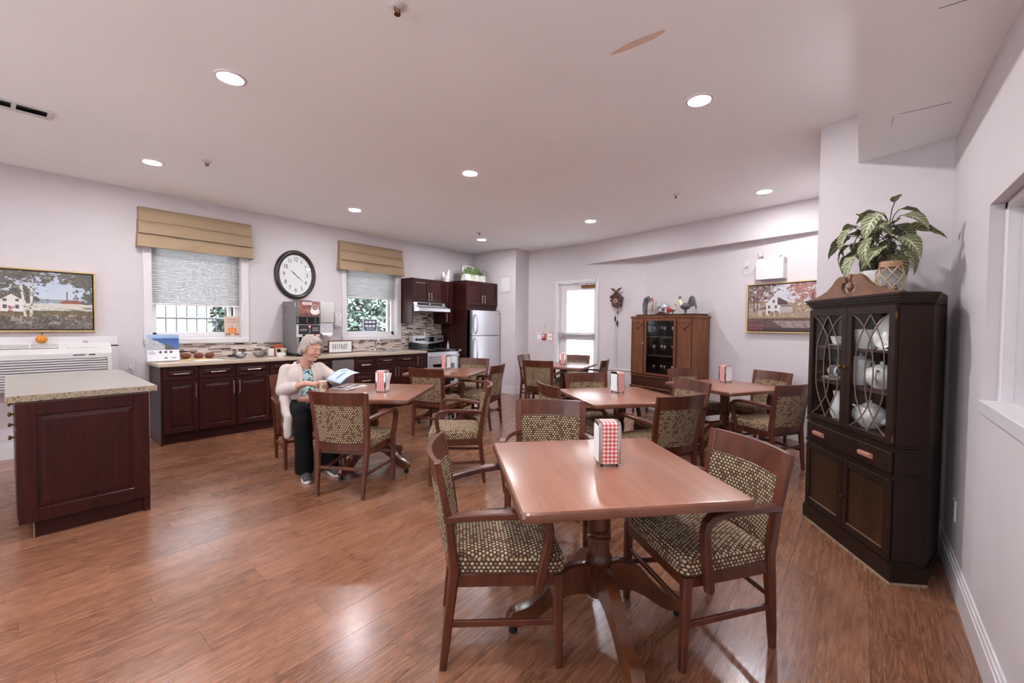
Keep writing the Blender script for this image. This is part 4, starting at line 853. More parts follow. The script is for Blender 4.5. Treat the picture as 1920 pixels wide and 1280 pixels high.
def wire_bowl(x, y, l, fill):
    t = thing('wire_bowl', l, 'bowl', (x, y, ZC), group='wire bowls on the counter'); m = MB()
    for z, r in ((0.004, 0.035), (0.03, 0.068), (0.06, 0.082)): m.tube([(math.cos(a) * r, math.sin(a) * r, z) for a in [2 * PI * i / 20 for i in range(21)]], 0.0028, 5)
    for k in range(16):
        a = 2 * PI * k / 16; m.tube([(math.cos(a) * r, math.sin(a) * r, z) for z, r in ((0.004, 0.035), (0.03, 0.068), (0.06, 0.082))], 0.002, 4)
    obj('wires', m, M['black'], t)
    f = MB(); rr = random.Random(int(x * 100))
    for k in range(9): a = rr.uniform(0, 6.28); q = rr.uniform(0, 0.042); f.cbox((0, 0, 0), (0.045, 0.03, 0.012), 0.002, M=T(q * math.cos(a), q * math.sin(a), 0.03 + 0.005 * k) @ rz(a) @ Matrix.Rotation(rr.uniform(-0.5, 0.5), 4, 'X'))
    obj('packets', f, fill, t, kind='stuff'); return t
t = wire_bowl(1.98, 6.34, 'black wire bowl of packets with a white stirrer', M['paper']); obj('stirrer', MB().sweep([(0, 0, 0.05), (-0.05, 0.02, 0.17)], 0.012, 0.003), M['whiteplastic'], t)
wire_bowl(2.23, 6.36, 'black wire bowl of packets beside the clear tub', M['ceramicpink'])
t = thing('plastic_tub', 'clear plastic tub of white packets on the counter', 'container', (2.385, 6.40, ZC)); obj('tub_wall', MB().lathe([(0.05, 0.002), (0.068, 0.13), (0.071, 0.13)], 4, cap=False, M=rz(PI / 4)), M['cabglass'], t); m = MB()
for k in range(7): m.cbox((0, 0, 0), (0.06, 0.008, 0.10), 0.002, M=T(0.0, -0.027 + 0.009 * k, 0.06) @ Matrix.Rotation(0.06 * math.sin(k * 2.0), 4, 'Y'))
obj('packets', m, M['paper'], t)
t = thing('tea_box', 'orange and black tea carton beside the coffee machine', 'box', (2.53, 6.50, ZC)); obj('carton', MB().box((-0.055, -0.03, 0), (0.055, 0.03, 0.16), 0.002), pm('carton_orange', lin(206, 96, 62), 0.45), t); obj('label', MB().box((-0.05, -0.0315, 0.02), (0.05, -0.03, 0.11)), M['paper'], t); obj('label_print', MB().box((-0.035, -0.0325, 0.05), (0.04, -0.0315, 0.10)), M['ink'], t)
def paper_cup(parent, s=1.0):
    obj('cup_wall', MB().lathe([(0.028 * s, 0), (0.041 * s, 0.1 * s), (0.043 * s, 0.102 * s), (0.041 * s, 0.104 * s), (0.037 * s, 0.1 * s), (0.026 * s, 0.006 * s)], 24), pm('paper_cup_tan', lin(226, 206, 178), 0.5), parent, smooth=40)
    obj('cup_band', MB().lathe([(0.0405 * s, 0.094 * s), (0.0425 * s, 0.104 * s)], 24, cap=False), M['paper'], parent, smooth=40)
    m = MB(); n = 16
    m.tube([(0.0, -0.0375 * s, 0.05 * s)] * 0 + [(math.sin(a) * 0.014 * s, -math.sqrt(max(1e-6, (0.036 * s) ** 2 - (math.sin(a) * 0.014 * s) ** 2)) , 0.05 * s + math.cos(a) * 0.014 * s) for a in [2 * PI * i / n for i in range(n + 1)]], 0.0035 * s, 5); obj('cup_emblem', m, M['ink'], parent)
t = thing('paper_cup', 'stack of paper cups beside the coffee machine', 'cup', (2.55, 6.38, ZC), rotz=0.5); paper_cup(t, 1.05)
t = thing('small_bowl', 'small white bowl in front of the stacked cups', 'bowl', (2.46, 6.24, ZC)); obj('bowl_wall', MB().lathe([(0.045, 0), (0.062, 0.03), (0.064, 0.055), (0.06, 0.055), (0.055, 0.03), (0.0, 0.012)], 24, cap=False), M['china'], t, smooth=40); obj('bowl_foot', MB().lathe([(0.04, 0.0), (0.04, 0.004)], 18), M['china'], t)
# sink corner bits on the range side
t = thing('soap_bottle', 'small bottle standing by the refrigerator panel', 'bottle', (5.655, 6.36, ZC)); obj('bottle_body', MB().lathe([(0.02, 0), (0.02, 0.08), (0.008, 0.1), (0.008, 0.13)], 12), M['whiteplastic'], t, smooth=40); obj('nozzle', MB().tube([(0, 0, 0.13), (0, 0, 0.16), (0, -0.03, 0.165)], 0.004, 6), M['chrome'], t)
# wall dispensers
t = thing('towel_dispenser', 'white paper towel dispenser on the wall left of the sink window', 'dispenser', (3.22, YA, 1.20)); obj('cover', MB().box((-0.11, -0.17, 0.22), (0.11, 0, 0.54), 0.015, seg=2), M['whiteplastic'], t, smooth=40); obj('towel_window', MB().box((-0.105, -0.15, 0.05), (0.105, 0, 0.22), 0.006), pm('smoky_white', lin(206, 206, 214), 0.3), t)
obj('towel', MB().add([(-0.09, -0.15, 0.06), (0.09, -0.15, 0.06), (0.075, -0.185, 0.03), (0.02, -0.19, 0.0), (-0.03, -0.185, 0.025), (-0.08, -0.19, 0.02)], [(0, 1, 2, 3, 4, 5)]), M['paper'], t).modifiers.new('thick', 'SOLIDIFY').thickness = 0.002
t = thing('soap_dispenser', 'white soap dispenser on the wall beside the sink window', 'dispenser', (3.435, YA, 1.36)); obj('housing', MB().loft([[(x * w, y * d, z) for x, y in ((-1, 0), (-0.9, -1), (0.9, -1), (1, 0))] for z, w, d in ((0.0, 0.055, 0.09), (0.045, 0.06, 0.12), (0.05, 0.05, 0.095), (0.12, 0.06, 0.11), (0.2, 0.065, 0.11), (0.235, 0.055, 0.07))]), M['whiteplastic'], t, smooth=40); obj('push_tray', MB().lathe([(0.055, 0.0), (0.06, 0.03), (0.058, 0.034)], 18, (0, -0.075, 0)), M['whiteplastic'], t, smooth=40); obj('sight_hole', MB().cyl((0, -0.108, 0.18), (0, -0.112, 0.18), 0.008, 10), M['ink'], t)
# window signs
t = thing('autumn_sign', 'autumn card with an orange pumpkin standing on the left window sill', 'sign', (1.985, YA + 0.02, W1[2] + 0.016)); t.rotation_euler = (math.radians(-4), 0, 0)
def pump(u, v):
    c = L3(206, 186, 176)
    for k in range(1, 6):
        if abs(u - k / 6) < 0.008: c = L3(176, 154, 146)
    for ex in (0.33, 0.5, 0.68):
        if ((u - ex) / 0.17) ** 2 + ((v - 0.28) / 0.15) ** 2 < 1: c = mixc(L3(206, 120, 66), L3(238, 158, 96), abs(u - ex) * 6)
    if abs(u - 0.5) < 0.03 and 0.42 < v < 0.52: c = L3(120, 96, 60)
    for ex in (0.14, 0.3, 0.7, 0.86):
        if ((u - ex) / 0.09) ** 2 + ((v - 0.1) / 0.06) ** 2 < 1: c = L3(150, 104, 92)
    return c
obj('card', MB().box((-0.09, 0.0005, 0), (0.09, 0.008, 0.275)), M['board'], t); canvas('print', 0.178, 0.272, 54, 80, pump, t, 0.0, 'paint', 0, 0.138)
INKR = pm('rose_lettering', lin(204, 108, 96), 0.6); put_text('lettering', 'Happy', 0.036, INKR, t, T(0, -0.001, 0.235) @ XZ); put_text('lettering', 'Thanksgiving', 0.024, INKR, t, T(0, -0.001, 0.198) @ XZ)
t = thing('notice_card', 'navy notice card with six pale boxes in the sink window', 'sign', (4.105, YA + 0.055, 1.275)); obj('card', MB().box((-0.145, 0, 0), (0.145, 0.003, 0.215), 0.001), pm('pale_blue_card', lin(196, 202, 218), 0.5), t); obj('navy_field', MB().prism([(-0.12, 0), (0.12, 0), (0.12, 0), (-0.12, 0)], 0, 0.001) if False else MB().add([(-0.1, -0.001, 0.012), (0.1, -0.001, 0.012), (0.122, -0.001, 0.06), (0.122, -0.001, 0.205), (-0.122, -0.001, 0.205), (-0.122, -0.001, 0.06)], [(0, 1, 2, 3, 4, 5)]), pm('navy', lin(66, 72, 104), 0.5), t)
for i in range(3):
    for j in range(2): obj('pale_box', MB().box((-0.1 + i * 0.07, -0.0025, 0.075 + j * 0.07), (-0.045 + i * 0.07, -0.0015, 0.112 + j * 0.07)), M['paper'], t)
for z in (0.055, 0.04, 0.026): obj('text_line', MB().box((-0.08, -0.0025, z), (0.08, -0.0015, z + 0.005)), M['paper'], t)

# ---- on top of the tall cabinets
t = thing('hen_figurine', 'white hen figurine on the cabinets left of the fern', 'figurine', (5.63, 6.38, 2.252), rotz=-0.4)
obj('body', MB().ell((0, 0, 0.085), (0.075, 0.05, 0.07)).ell((0.035, 0, 0.15), (0.035, 0.03, 0.06)).ell((0.045, 0, 0.205), (0.028, 0.024, 0.03)), M['china'], t, smooth=60); obj('tail', MB().ell((-0.07, 0, 0.14), (0.035, 0.02, 0.06)), M['china'], t, smooth=60); obj('comb', MB().ell((0.045, 0, 0.24), (0.02, 0.006, 0.016)), M['china'], t, smooth=60); obj('base', MB().lathe([(0.055, 0), (0.05, 0.02)], 16), M['china'], t)
t = thing('planter_box', 'white planter box with a green fern over the refrigerator', 'plant', (6.12, 6.12, 2.272)); m = MB(); m.box((-0.28, -0.07, 0), (0.28, -0.055, 0.145)); m.box((-0.28, 0.055, 0), (0.28, 0.07, 0.145)); m.box((-0.28, -0.055, 0), (-0.265, 0.055, 0.145)); m.box((0.265, -0.055, 0), (0.28, 0.055, 0.145)); m.box((-0.265, -0.055, 0), (0.265, 0.055, 0.1)); obj('box', m, M['china'], t)
for x in (-0.1, 0.1): obj('box_rib', MB().box((x - 0.006, -0.075, 0), (x + 0.006, -0.07, 0.145)), M['china'], t)
rr = random.Random(11)
for k in range(34):
    bx, a = rr.uniform(-0.2, 0.22), rr.uniform(-PI, PI); L = rr.uniform(0.18, 0.34); up = rr.uniform(0.12, 0.30); d = Vector((math.cos(a) * 0.8, math.sin(a) * 0.55, 0)); m = MB(); pts = []
    for i in range(9):
        s = i / 8; pts.append(Vector((bx, 0, 0.10)) + d * L * s + Vector((0, 0, up * math.sin(s * 2.5) - 0.10 * s * s)))
    m.tube(pts, 0.0025, 4)
    for i in range(1, 9):
        tdir = (pts[i] - pts[i - 1]).normalized(); sd = tdir.cross(Vector((0, 0, 1))).normalized(); l = 0.045 * (1 - 0.55 * i / 8)
        for sg in (-1, 1): p = pts[i]; m.add([p, p + sd * sg * l * 0.5 + tdir * 0.012, p + sd * sg * l + tdir * 0.004 - Vector((0, 0, 0.006)), p + sd * sg * l * 0.5 - tdir * 0.010], [(0, 1, 2, 3)])
    obj('frond', m, M['green'], t)
t2 = thing('picture_frame', 'thin white framed board behind the fern', 'frame', (6.13, 6.22, 2.272)); m = MB(); m.box((-0.25, 0, 0), (-0.24, 0.012, 0.36)); m.box((0.24, 0, 0), (0.25, 0.012, 0.36)); m.box((-0.24, 0, 0.35), (0.24, 0.012, 0.36)); m.box((-0.24, 0, 0), (0.24, 0.012, 0.01)); obj('frame', m, M['greyplastic'], t2); obj('board', MB().box((-0.24, 0.004, 0.01), (0.24, 0.009, 0.35)), M['wall'], t2)
t = thing('deer_figurine', 'tiny tan animal figurine at the right end over the refrigerator', 'figurine', (6.50, 6.0, 2.272), rotz=0.3); obj('body', MB().ell((0, 0, 0.06), (0.045, 0.02, 0.022)).ell((-0.04, 0, 0.095), (0.014, 0.012, 0.035)).ell((-0.052, 0, 0.13), (0.022, 0.012, 0.013)), M['ceramicpink'], t, smooth=60)
for x, y in ((-0.03, 0.01), (-0.03, -0.01), (0.03, 0.01), (0.03, -0.01)): obj('leg', MB().cyl((x, y, 0), (x * 0.9, y, 0.055), 0.005, 6, 0.007), M['ceramicpink'], t)
# ------------------------------------------------------------------ dining chairs (local: +y is the way the chair faces)
def curved(z0, z1, hw0, hw1, ya, yb, bow, th, nx=10, nz=2):
    """bowed panel between heights z0,z1; ya,yb depth of its ends at those heights"""
    m = MB(); rings = []
    for k in range(nz + 1):
        f = k / nz; z = z0 + (z1 - z0) * f; hw = hw0 + (hw1 - hw0) * f; y = ya + (yb - ya) * f; ring = []
        for i in range(nx + 1): t_ = -1 + 2 * i / nx; ring.append((t_ * hw, y - bow * (1 - t_ * t_) + th / 2, z))
        for i in range(nx, -1, -1): t_ = -1 + 2 * i / nx; ring.append((t_ * hw, y - bow * (1 - t_ * t_) - th / 2, z))
        rings.append(ring)
    return m.loft(rings)
def rounded(hf, hb, yf, yb, r, n=5):
    """rounded trapezoid outline, front half-width hf at yf, back hb at yb"""
    out = []
    for cx, cy, a0 in ((hf - r, yf - r, 0), (-hf + r, yf - r, PI / 2), (-hb + r, yb + r, PI), (hb - r, yb + r, 3 * PI / 2)):
        for i in range(n + 1): a = a0 + PI / 2 * i / n; out.append((cx + r * math.cos(a), cy + r * math.sin(a)))
    return out
def stile_y(z): return np.interp(z, [0, 0.42, 0.62, 0.86], [-0.245, -0.20, -0.222, -0.27])
def stile_x(z): return np.interp(z, [0, 0.42, 0.62, 0.86], [0.198, 0.213, 0.222, 0.232])
def make_chair(label):
    t = thing('dining_chair', label, 'chair', group='wooden dining armchairs with dotted upholstery')
    seat = MB(); rings = []
    for z, i in ((0.395, 0.012), (0.402, 0.002), (0.44, 0.0), (0.462, 0.008), (0.474, 0.03), (0.480, 0.075), (0.483, 0.13)): rings.append([(x, y, z) for x, y in rounded(0.262 - i, 0.222 - i, 0.25 - i, -0.205 + i, 0.045)])
    seat.loft(rings); obj('seat', seat, M['fabric'], t, smooth=50, uv=True)
    m = MB(); m.sweep([(-0.235, 0.222, 0.372), (0.235, 0.222, 0.372)], 0.024, 0.055, (0, 1, 0)); m.sweep([(-0.207, -0.19, 0.372), (0.207, -0.19, 0.372)], 0.024, 0.055, (0, 1, 0))
    for s in (-1, 1): m.sweep([(s * 0.208, -0.2, 0.372), (s * 0.238, 0.222, 0.372)], 0.022, 0.055, (1, 0, 0))
    obj('seat_frame', m, M['chairwood'], t)
    for s in (-1, 1):
        zs = (0, 0.12, 0.30, 0.42, 0.52, 0.62, 0.74, 0.862); obj('back_leg', MB().sweep([(s * stile_x(z), stile_y(z), z) for z in zs], [0.027, 0.032, 0.04, 0.043, 0.044, 0.045, 0.046, 0.046], [0.028, 0.034, 0.04, 0.04, 0.034, 0.03, 0.027, 0.024], (1, 0, 0)), M['chairwood'], t)
        obj('front_leg', MB().sweep([(s * 0.238, 0.226, 0), (s * 0.239, 0.222, 0.2), (s * 0.24, 0.218, 0.396)], [0.028, 0.036, 0.042], [0.028, 0.036, 0.042], (1, 0, 0)), M['chairwood'], t)
        arm = [(s * 0.226, -0.225, 0.632), (s * 0.243, -0.17, 0.643), (s * 0.266, -0.08, 0.655), (s * 0.283, 0.02, 0.662), (s * 0.289, 0.10, 0.660), (s * 0.290, 0.142, 0.650), (s * 0.290, 0.166, 0.628), (s * 0.288, 0.172, 0.595), (s * 0.283, 0.166, 0.53), (s * 0.275, 0.152, 0.45), (s * 0.268, 0.14, 0.38), (s * 0.266, 0.136, 0.335)]
        obj('armrest', MB().sweep(arm, [0.04, 0.042, 0.044, 0.046, 0.046, 0.045, 0.044, 0.042, 0.04, 0.038, 0.036, 0.03], [0.03, 0.03, 0.028, 0.027, 0.028, 0.03, 0.032, 0.032, 0.032, 0.036, 0.036, 0.026], (1, 0, 0)), M['chairwood'], t, smooth=35)
    zt = 0.755
    obj('top_rail', curved(zt, 0.862, stile_x(zt) - 0.015, stile_x(0.86) + 0.0, stile_y(zt), stile_y(0.86), 0.045, 0.022), M['chairwood'], t, smooth=35)
    obj('backrest', curved(0.452, zt, stile_x(0.45) - 0.02, stile_x(zt) - 0.02, stile_y(0.452), stile_y(zt), 0.042, 0.032, nz=4), M['fabric'], t, smooth=35, uv=True)
    obj('lower_rail', curved(0.385, 0.452, stile_x(0.38) - 0.015, stile_x(0.45) - 0.015, stile_y(0.39), stile_y(0.452), 0.03, 0.022), M['chairwood'], t, smooth=35)
    obj('stretcher', MB().sweep([(-0.204, -0.222, 0.235), (0.204, -0.222, 0.235)], 0.016, 0.024, (0, 1, 0)), M['chairwood'], t); obj('stretcher', MB().sweep([(-0.238, 0.221, 0.262), (0.238, 0.221, 0.262)], 0.016, 0.024, (0, 1, 0)), M['chairwood'], t)
    for s in (-1, 1): obj('stretcher', MB().sweep([(s * 0.204, -0.222, 0.19), (s * 0.238, 0.222, 0.19)], 0.016, 0.026, (1, 0, 0)), M['chairwood'], t)
    return t
chairs = [  # middle of the back's top, facing angle, label
    ((1.235, 1.44), -43, 'wooden armchair at the left side of the nearest table'), ((2.52, 1.72), 212, 'wooden armchair facing the viewer across the nearest table'), ((2.28, 0.41), 142, 'wooden armchair at the right side of the nearest table'),
    ((3.22, 2.24), -32, 'armchair at the left corner of the middle table, its curved back to the viewer'), ((4.30, 2.45), 228, 'armchair at the far side of the middle table, before the napkin holder'), ((3.42, 1.085), 64, 'armchair with its back to the viewer at the front of the middle table'), ((4.455, 1.315), 148, 'armchair at the right side of the middle table, facing its napkin holder'),
    ((5.665, 1.80), 243, 'armchair in front of the glass-door cabinet, tucked under the right rear table'), ((6.095, 0.845), 152, 'armchair against the white wall under the autumn picture'), ((4.855, 0.49), 62, 'armchair beside the corner cabinet, its back to the viewer'),
    ((1.675, 3.18), 31, 'armchair with its back to the viewer at the seated person\'s table'), ((2.865, 2.68), 136, 'empty armchair seen from the side at the right of the seated person\'s table'),
    ((3.30, 4.12), 18, 'armchair with its back to the viewer at the table before the range'), ((4.91, 4.87), 206, 'armchair before the refrigerator, at the far side of its table'), ((4.32, 3.83), 110, 'armchair at the right side of the table before the range'),
    ((5.30, 3.88), 17, 'armchair with its back to the viewer at the table by the exit door'), ((6.17, 4.84), 284, 'armchair nearest the fridge wall at the table by the exit door'), ((6.88, 4.12), 194, 'armchair right in front of the exit door glass'), ((6.20, 3.18), 104, 'armchair at the right side of the table by the exit door')]
WCH = (Vector((1.955, 4.40, 0)), -97.0)
c0 = make_chair('x'); proto = c0; first = True
for (mx, my), fa, l in chairs + [((None, None), WCH[1], 'armchair the person is sitting on')]:
    a = math.radians(fa); loc = WCH[0] if mx is None else Vector((mx + 0.27 * math.cos(a), my + 0.27 * math.sin(a), 0)); r = a - PI / 2
    if first: proto.location = loc; proto.rotation_euler = (0, 0, r); proto['label'] = l; first = False
    else: dup(proto, loc, r, l)

# ------------------------------------------------------------------ tables
def sq(h, r, z, n=5): return [(x, y, z) for x, y in rounded(h, h, h, -h, r, n)]
def make_table(label, half):
    t = thing('pedestal_table', label, 'table', group='square pedestal dining tables')
    m = MB(); m.mat(1).loft([sq(half - 0.014, 0.02, 0.712), sq(half - 0.003, 0.028, 0.716), sq(half, 0.03, 0.731), sq(half - 0.004, 0.028, 0.744), sq(half - 0.012, 0.022, 0.7495)]); m.mat(0).loft([sq(half - 0.012, 0.022, 0.7495), sq(half - 0.014, 0.02, 0.75)]); obj('tabletop', m, [M['tabletop'], M['tableedge']], t, smooth=30)
    b = obj('pedestal', MB().lathe([(0.10, 0.711), (0.10, 0.70), (0.056, 0.69), (0.052, 0.67), (0.05, 0.50), (0.052, 0.462), (0.045, 0.455), (0.056, 0.448), (0.056, 0.436), (0.046, 0.43), (0.055, 0.424), (0.056, 0.41), (0.048, 0.404), (0.05, 0.35), (0.052, 0.338), (0.06, 0.33), (0.06, 0.30), (0.056, 0.295), (0.056, 0.15), (0.05, 0.145)], 20), M['pedestal'], t, smooth=45)
    prof = [(0.03, 0.295), (0.10, 0.302), (0.16, 0.285), (0.22, 0.24), (0.28, 0.172), (0.33, 0.128), (0.385, 0.112), (0.42, 0.10), (0.438, 0.07), (0.425, 0.042), (0.39, 0.034), (0.34, 0.046), (0.28, 0.082), (0.22, 0.128), (0.16, 0.16), (0.10, 0.168), (0.03, 0.16)]
    leg = MB(); n = len(prof); w = 0.027; ins = 0.006
    cen = (0.2, 0.15)
    def pt(i, s, k): x, z = prof[i]; dx, dz = x - cen[0], z - cen[1]; return (x - dx * k, s, z - dz * k)
    leg.loft([[pt(i, -w, 0.02) for i in range(n)], [pt(i, -w + ins, 0.0) for i in range(n)], [pt(i, w - ins, 0.0) for i in range(n)], [pt(i, w, 0.02) for i in range(n)]]); lm = mesh_of('leg', leg, M['pedestal'], smooth=45); gl = mesh_of('glide', MB().lathe([(0.014, 0), (0.02, 0.006), (0.02, 0.02), (0.012, 0.04)], 12, (0.405, 0, 0)), M['rubber'], smooth=40)
    for k in range(4): L = obj('leg', lm, None, t, rotz=k * PI / 2); obj('glide', gl, None, L)
    return t
tables = [((1.768, 0.925), 48.6, 0.458, 'nearest square table in the right foreground'), ((3.757, 1.779), 53.7, 0.465, 'middle square table behind the nearest one'), ((5.233, 1.183), 62.1, 0.465, 'square table at the right rear, before the autumn picture'), ((2.30, 3.68), 36.2, 0.495, 'square table the seated person is reading at'), ((3.99, 4.505), 27.2, 0.465, 'square table in front of the range and refrigerator'), ((6.04, 3.88), 14.1, 0.465, 'square table by the exit door')]
proto = make_table(tables[0][3], 0.458); proto.location = (*tables[0][0], 0); proto.rotation_euler = (0, 0, math.radians(tables[0][1]))
for ((x, y), a, h, l), turn in zip(tables[1:], (24, 0, -20, 8, 26)):
    d = dup(proto, (x, y, 0), math.radians(a), l); s = h / 0.458
    for ch in d.children:
        if ch.name.startswith('tabletop'): ch.scale = (s, s, 1)
        elif ch.name.startswith('leg'): ch.rotation_euler.z += math.radians(turn)
# ------------------------------------------------------------------ napkin holders
def make_napkin(label):
    t = thing('napkin_holder', label, 'napkin holder', group='gingham napkin holders on the tables'); hx, hy, h = 0.046, 0.052, 0.205
    def arch(hx_, hy_, z0, h_, r):      # profile across y with rounded top corners, extruded along x
        p = [(-hy_, z0), (hy_, z0), (hy_, h_ - r)] + [(hy_ - r + r * math.cos(a), h_ - r + r * math.sin(a)) for a in (PI / 6, PI / 3, PI / 2)] + [(-hy_ + r + r * math.cos(a), h_ - r + r * math.sin(a)) for a in (PI / 2, 2 * PI / 3, 5 * PI / 6)] + [(-hy_, h_ - r)]
        return [[(x, y, z) for y, z in p] for x in (-hx_, hx_)]
    obj('shell', MB().loft(arch(hx, hy, 0.012, h, 0.022)), M['chrome'], t, smooth=30)
    m = MB(); w = 0.036; P_ = [(hy + 0.0008, 0.014), (hy + 0.0008, h - 0.022)] + [(hy - 0.022 + 0.0228 * math.cos(a), h - 0.022 + 0.0228 * math.sin(a)) for a in (PI / 6, PI / 3, PI / 2)]; P_ = P_ + [(-y, z) for y, z in reversed(P_)]
    n = len(P_); acc = [0]
    for i in range(1, n): acc.append(acc[-1] + math.hypot(P_[i][0] - P_[i - 1][0], P_[i][1] - P_[i - 1][1]))
    m.add([(x, y, z) for y, z in P_ for x in (-w, w)], [(2 * i, 2 * i + 1, 2 * i + 3, 2 * i + 2) for i in range(n - 1)]); g = mesh_of('gingham_cover', m, M['gingham']); uvl = g.uv_layers.new(name='UVMap')
    for p in g.polygons:
        for li in p.loop_indices: vi = g.loops[li].vertex_index; uvl.data[li].uv = (w if vi % 2 else -w, acc[vi // 2] - acc[-1] / 2)
    obj('gingham_cover', g, None, t)
    for s in (-1, 1):
        obj('face_plate', MB().loft([[(s * (hx + 0.001) if k == 0 else s * (hx + 0.006), y * 0.99, z) for y, z in ((-hy, 0.012), (hy, 0.012), (hy, h - 0.022), (hy - 0.02, h), (-hy + 0.02, h), (-hy, h - 0.022))] for k in (0, 1)]), M['chrome'], t)
        obj('napkins', MB().box((min(s * (hx + 0.002), s * (hx + 0.008)), -hy + 0.009, 0.02), (max(s * (hx + 0.002), s * (hx + 0.008)), hy - 0.009, h - 0.02), 0.001), M['paper'], t)
    for x in (-1, 1):
        for y in (-1, 1): obj('foot', MB().cyl((x * 0.036, y * 0.042, 0), (x * 0.036, y * 0.042, 0.014), 0.006, 8), M['rubber'], t)
    return t
# rotation turns the gingham side (local +-y) to the way it faces in the room
naps = [((1.823, 0.919), 222, 'gingham napkin holder on the nearest table'), ((3.881, 1.853), 250, 'gingham napkin holder on the middle table'), ((5.51, 1.246), 148, 'gingham napkin holder on the table before the autumn picture'), ((2.322, 3.552), 217, 'gingham napkin holder on the seated person\'s table'), ((4.186, 4.751), 189, 'gingham napkin holder on the table before the range'), ((6.057, 3.893), 200, 'gingham napkin holder on the table by the exit door')]
n0 = None
for (x, y), a, l in naps:
    r = math.radians(a) - PI / 2
    if n0 is None: n0 = make_napkin(l); n0.location = (x, y, 0.75); n0.rotation_euler = (0, 0, r)
    else: d = dup(n0, (x, y, 0.75), r, l)
tw = [o for o in bpy.data.objects if o.get('label') == 'gingham napkin holder on the seated person\'s table'][0]
obj('loose_napkin', MB().grid(lambda u, v: (-0.05 - 0.03 * v, -0.04 + 0.08 * u, 0.05 + 0.13 * v), 2, 3), M['paper'], tw).modifiers.new('thick', 'SOLIDIFY').thickness = 0.002
# ------------------------------------------------------------------ corner china cabinet (local: -y is its front, +x to the right)
t = thing('corner_cabinet', 'tall dark corner china cabinet with leaded glass doors', 'cabinet', (3.4417, 0.067, 0), math.radians(212.56)); CUR = t
def foot(e): return [(-0.41 - e, -e), (0.41 + e, -e), (0.41 + e, 0.17), (0.15, 0.435), (-0.15, 0.435), (-0.41 - e, 0.17)]
obj('lower_case', MB().prism(foot(-0.004), 0.10, 0.765), M['curio'], t)
obj('plinth', MB().prism(foot(0.016), 0.012, 0.10), M['curio'], t); obj('worn_plinth_edge', MB().prism(foot(0.0165), 0.0, 0.016), M['worn'], t)
for z0, z1, e in ((0.10, 0.112, 0.012), (0.112, 0.122, 0.006), (0.575, 0.583, 0.008), (0.585, 0.593, 0.011), (0.595, 0.603, 0.008), (0.727, 0.736, 0.008), (0.739, 0.748, 0.012), (0.751, 0.760, 0.008)): obj('moulding', MB().prism([(-0.41 - e, -e), (0.41 + e, -e), (0.41 + e, 0.12), (-0.41 - e, 0.12)], z0, z1), M['curio'], t)
def flat_door(x0, x1, z0, z1, kx):
    m = MB(); f = 0.045
    m.box((x0, -0.016, z0), (x0 + f, 0.0, z1), 0.002); m.box((x1 - f, -0.016, z0), (x1, 0, z1), 0.002); m.box((x0 + f, -0.016, z0), (x1 - f, 0, z0 + f), 0.002); m.box((x0 + f, -0.016, z1 - f), (x1 - f, 0, z1), 0.002); d = obj('door', m, M['curio'], t); obj('door_panel', MB().box((x0 + f, -0.007, z0 + f), (x1 - f, -0.001, z1 - f)), M['curiopanel'], d)
    obj('bead', MB().box((x0 + f, -0.013, z0 + f - 0.002), (x1 - f, -0.006, z0 + f + 0.005), 0.001), M['pediment'], d)
    obj('knob', MB().lathe([(0.005, 0), (0.005, 0.012), (0.012, 0.016), (0.012, 0.022), (0.004, 0.026)], 12, M=T(kx, -0.016, 0.335) @ Matrix.Rotation(PI / 2, 4, 'X')), M['brass'], d, smooth=40)
flat_door(-0.402, 0.003, 0.125, 0.572, -0.022); flat_door(0.008, 0.402, 0.125, 0.572, 0.034)
d = obj('drawer', MB().box((-0.402, -0.016, 0.608), (0.402, 0, 0.724), 0.004), M['curio'], t)
for x in (-0.25, 0.215): obj('pull', MB().loft([[(x - 0.055, -0.016, 0.645), (x + 0.055, -0.016, 0.645), (x + 0.055, -0.016, 0.675), (x - 0.055, -0.016, 0.675)], [(x - 0.05, -0.032, 0.650), (x + 0.05, -0.032, 0.650), (x + 0.05, -0.034, 0.672), (x - 0.05, -0.034, 0.672)], [(x - 0.046, -0.035, 0.655), (x + 0.046, -0.035, 0.655), (x + 0.046, -0.036, 0.669), (x - 0.046, -0.036, 0.669)]]), pm('rosy_pull', lin(176, 122, 104), 0.4), d)
# display case walls
def slab(a, b, th, z0, z1):
    a, b = Vector((*a, 0)), Vector((*b, 0)); n = (b - a).normalized().cross(Vector((0, 0, 1))) * -th; return MB().prism([(a.x, a.y), (b.x, b.y), (b.x + n.x, b.y + n.y), (a.x + n.x, a.y + n.y)], z0, z1)
F = foot(-0.004)
for i, nm in ((1, 'side_panel'), (5, 'side_panel')): obj(nm, slab(F[i], F[(i + 1) % 6], 0.02, 0.765, 1.545), M['curio'], t)
for i in (2, 3, 4): obj('back_panel', slab(F[i], F[i + 1], 0.012, 0.765, 1.545), M['inside'], t)
obj('case_floor', MB().prism(foot(-0.006), 0.765, 0.778), M['inside'], t); obj('case_top', MB().prism(foot(-0.004), 1.53, 1.545), M['curio'], t)
for z in (1.02, 1.262): obj('shelf', MB().prism([(-0.385, 0.03), (0.385, 0.03), (0.385, 0.165), (0.145, 0.415), (-0.145, 0.415), (-0.385, 0.165)], z, z + 0.016), M['inside'], t)
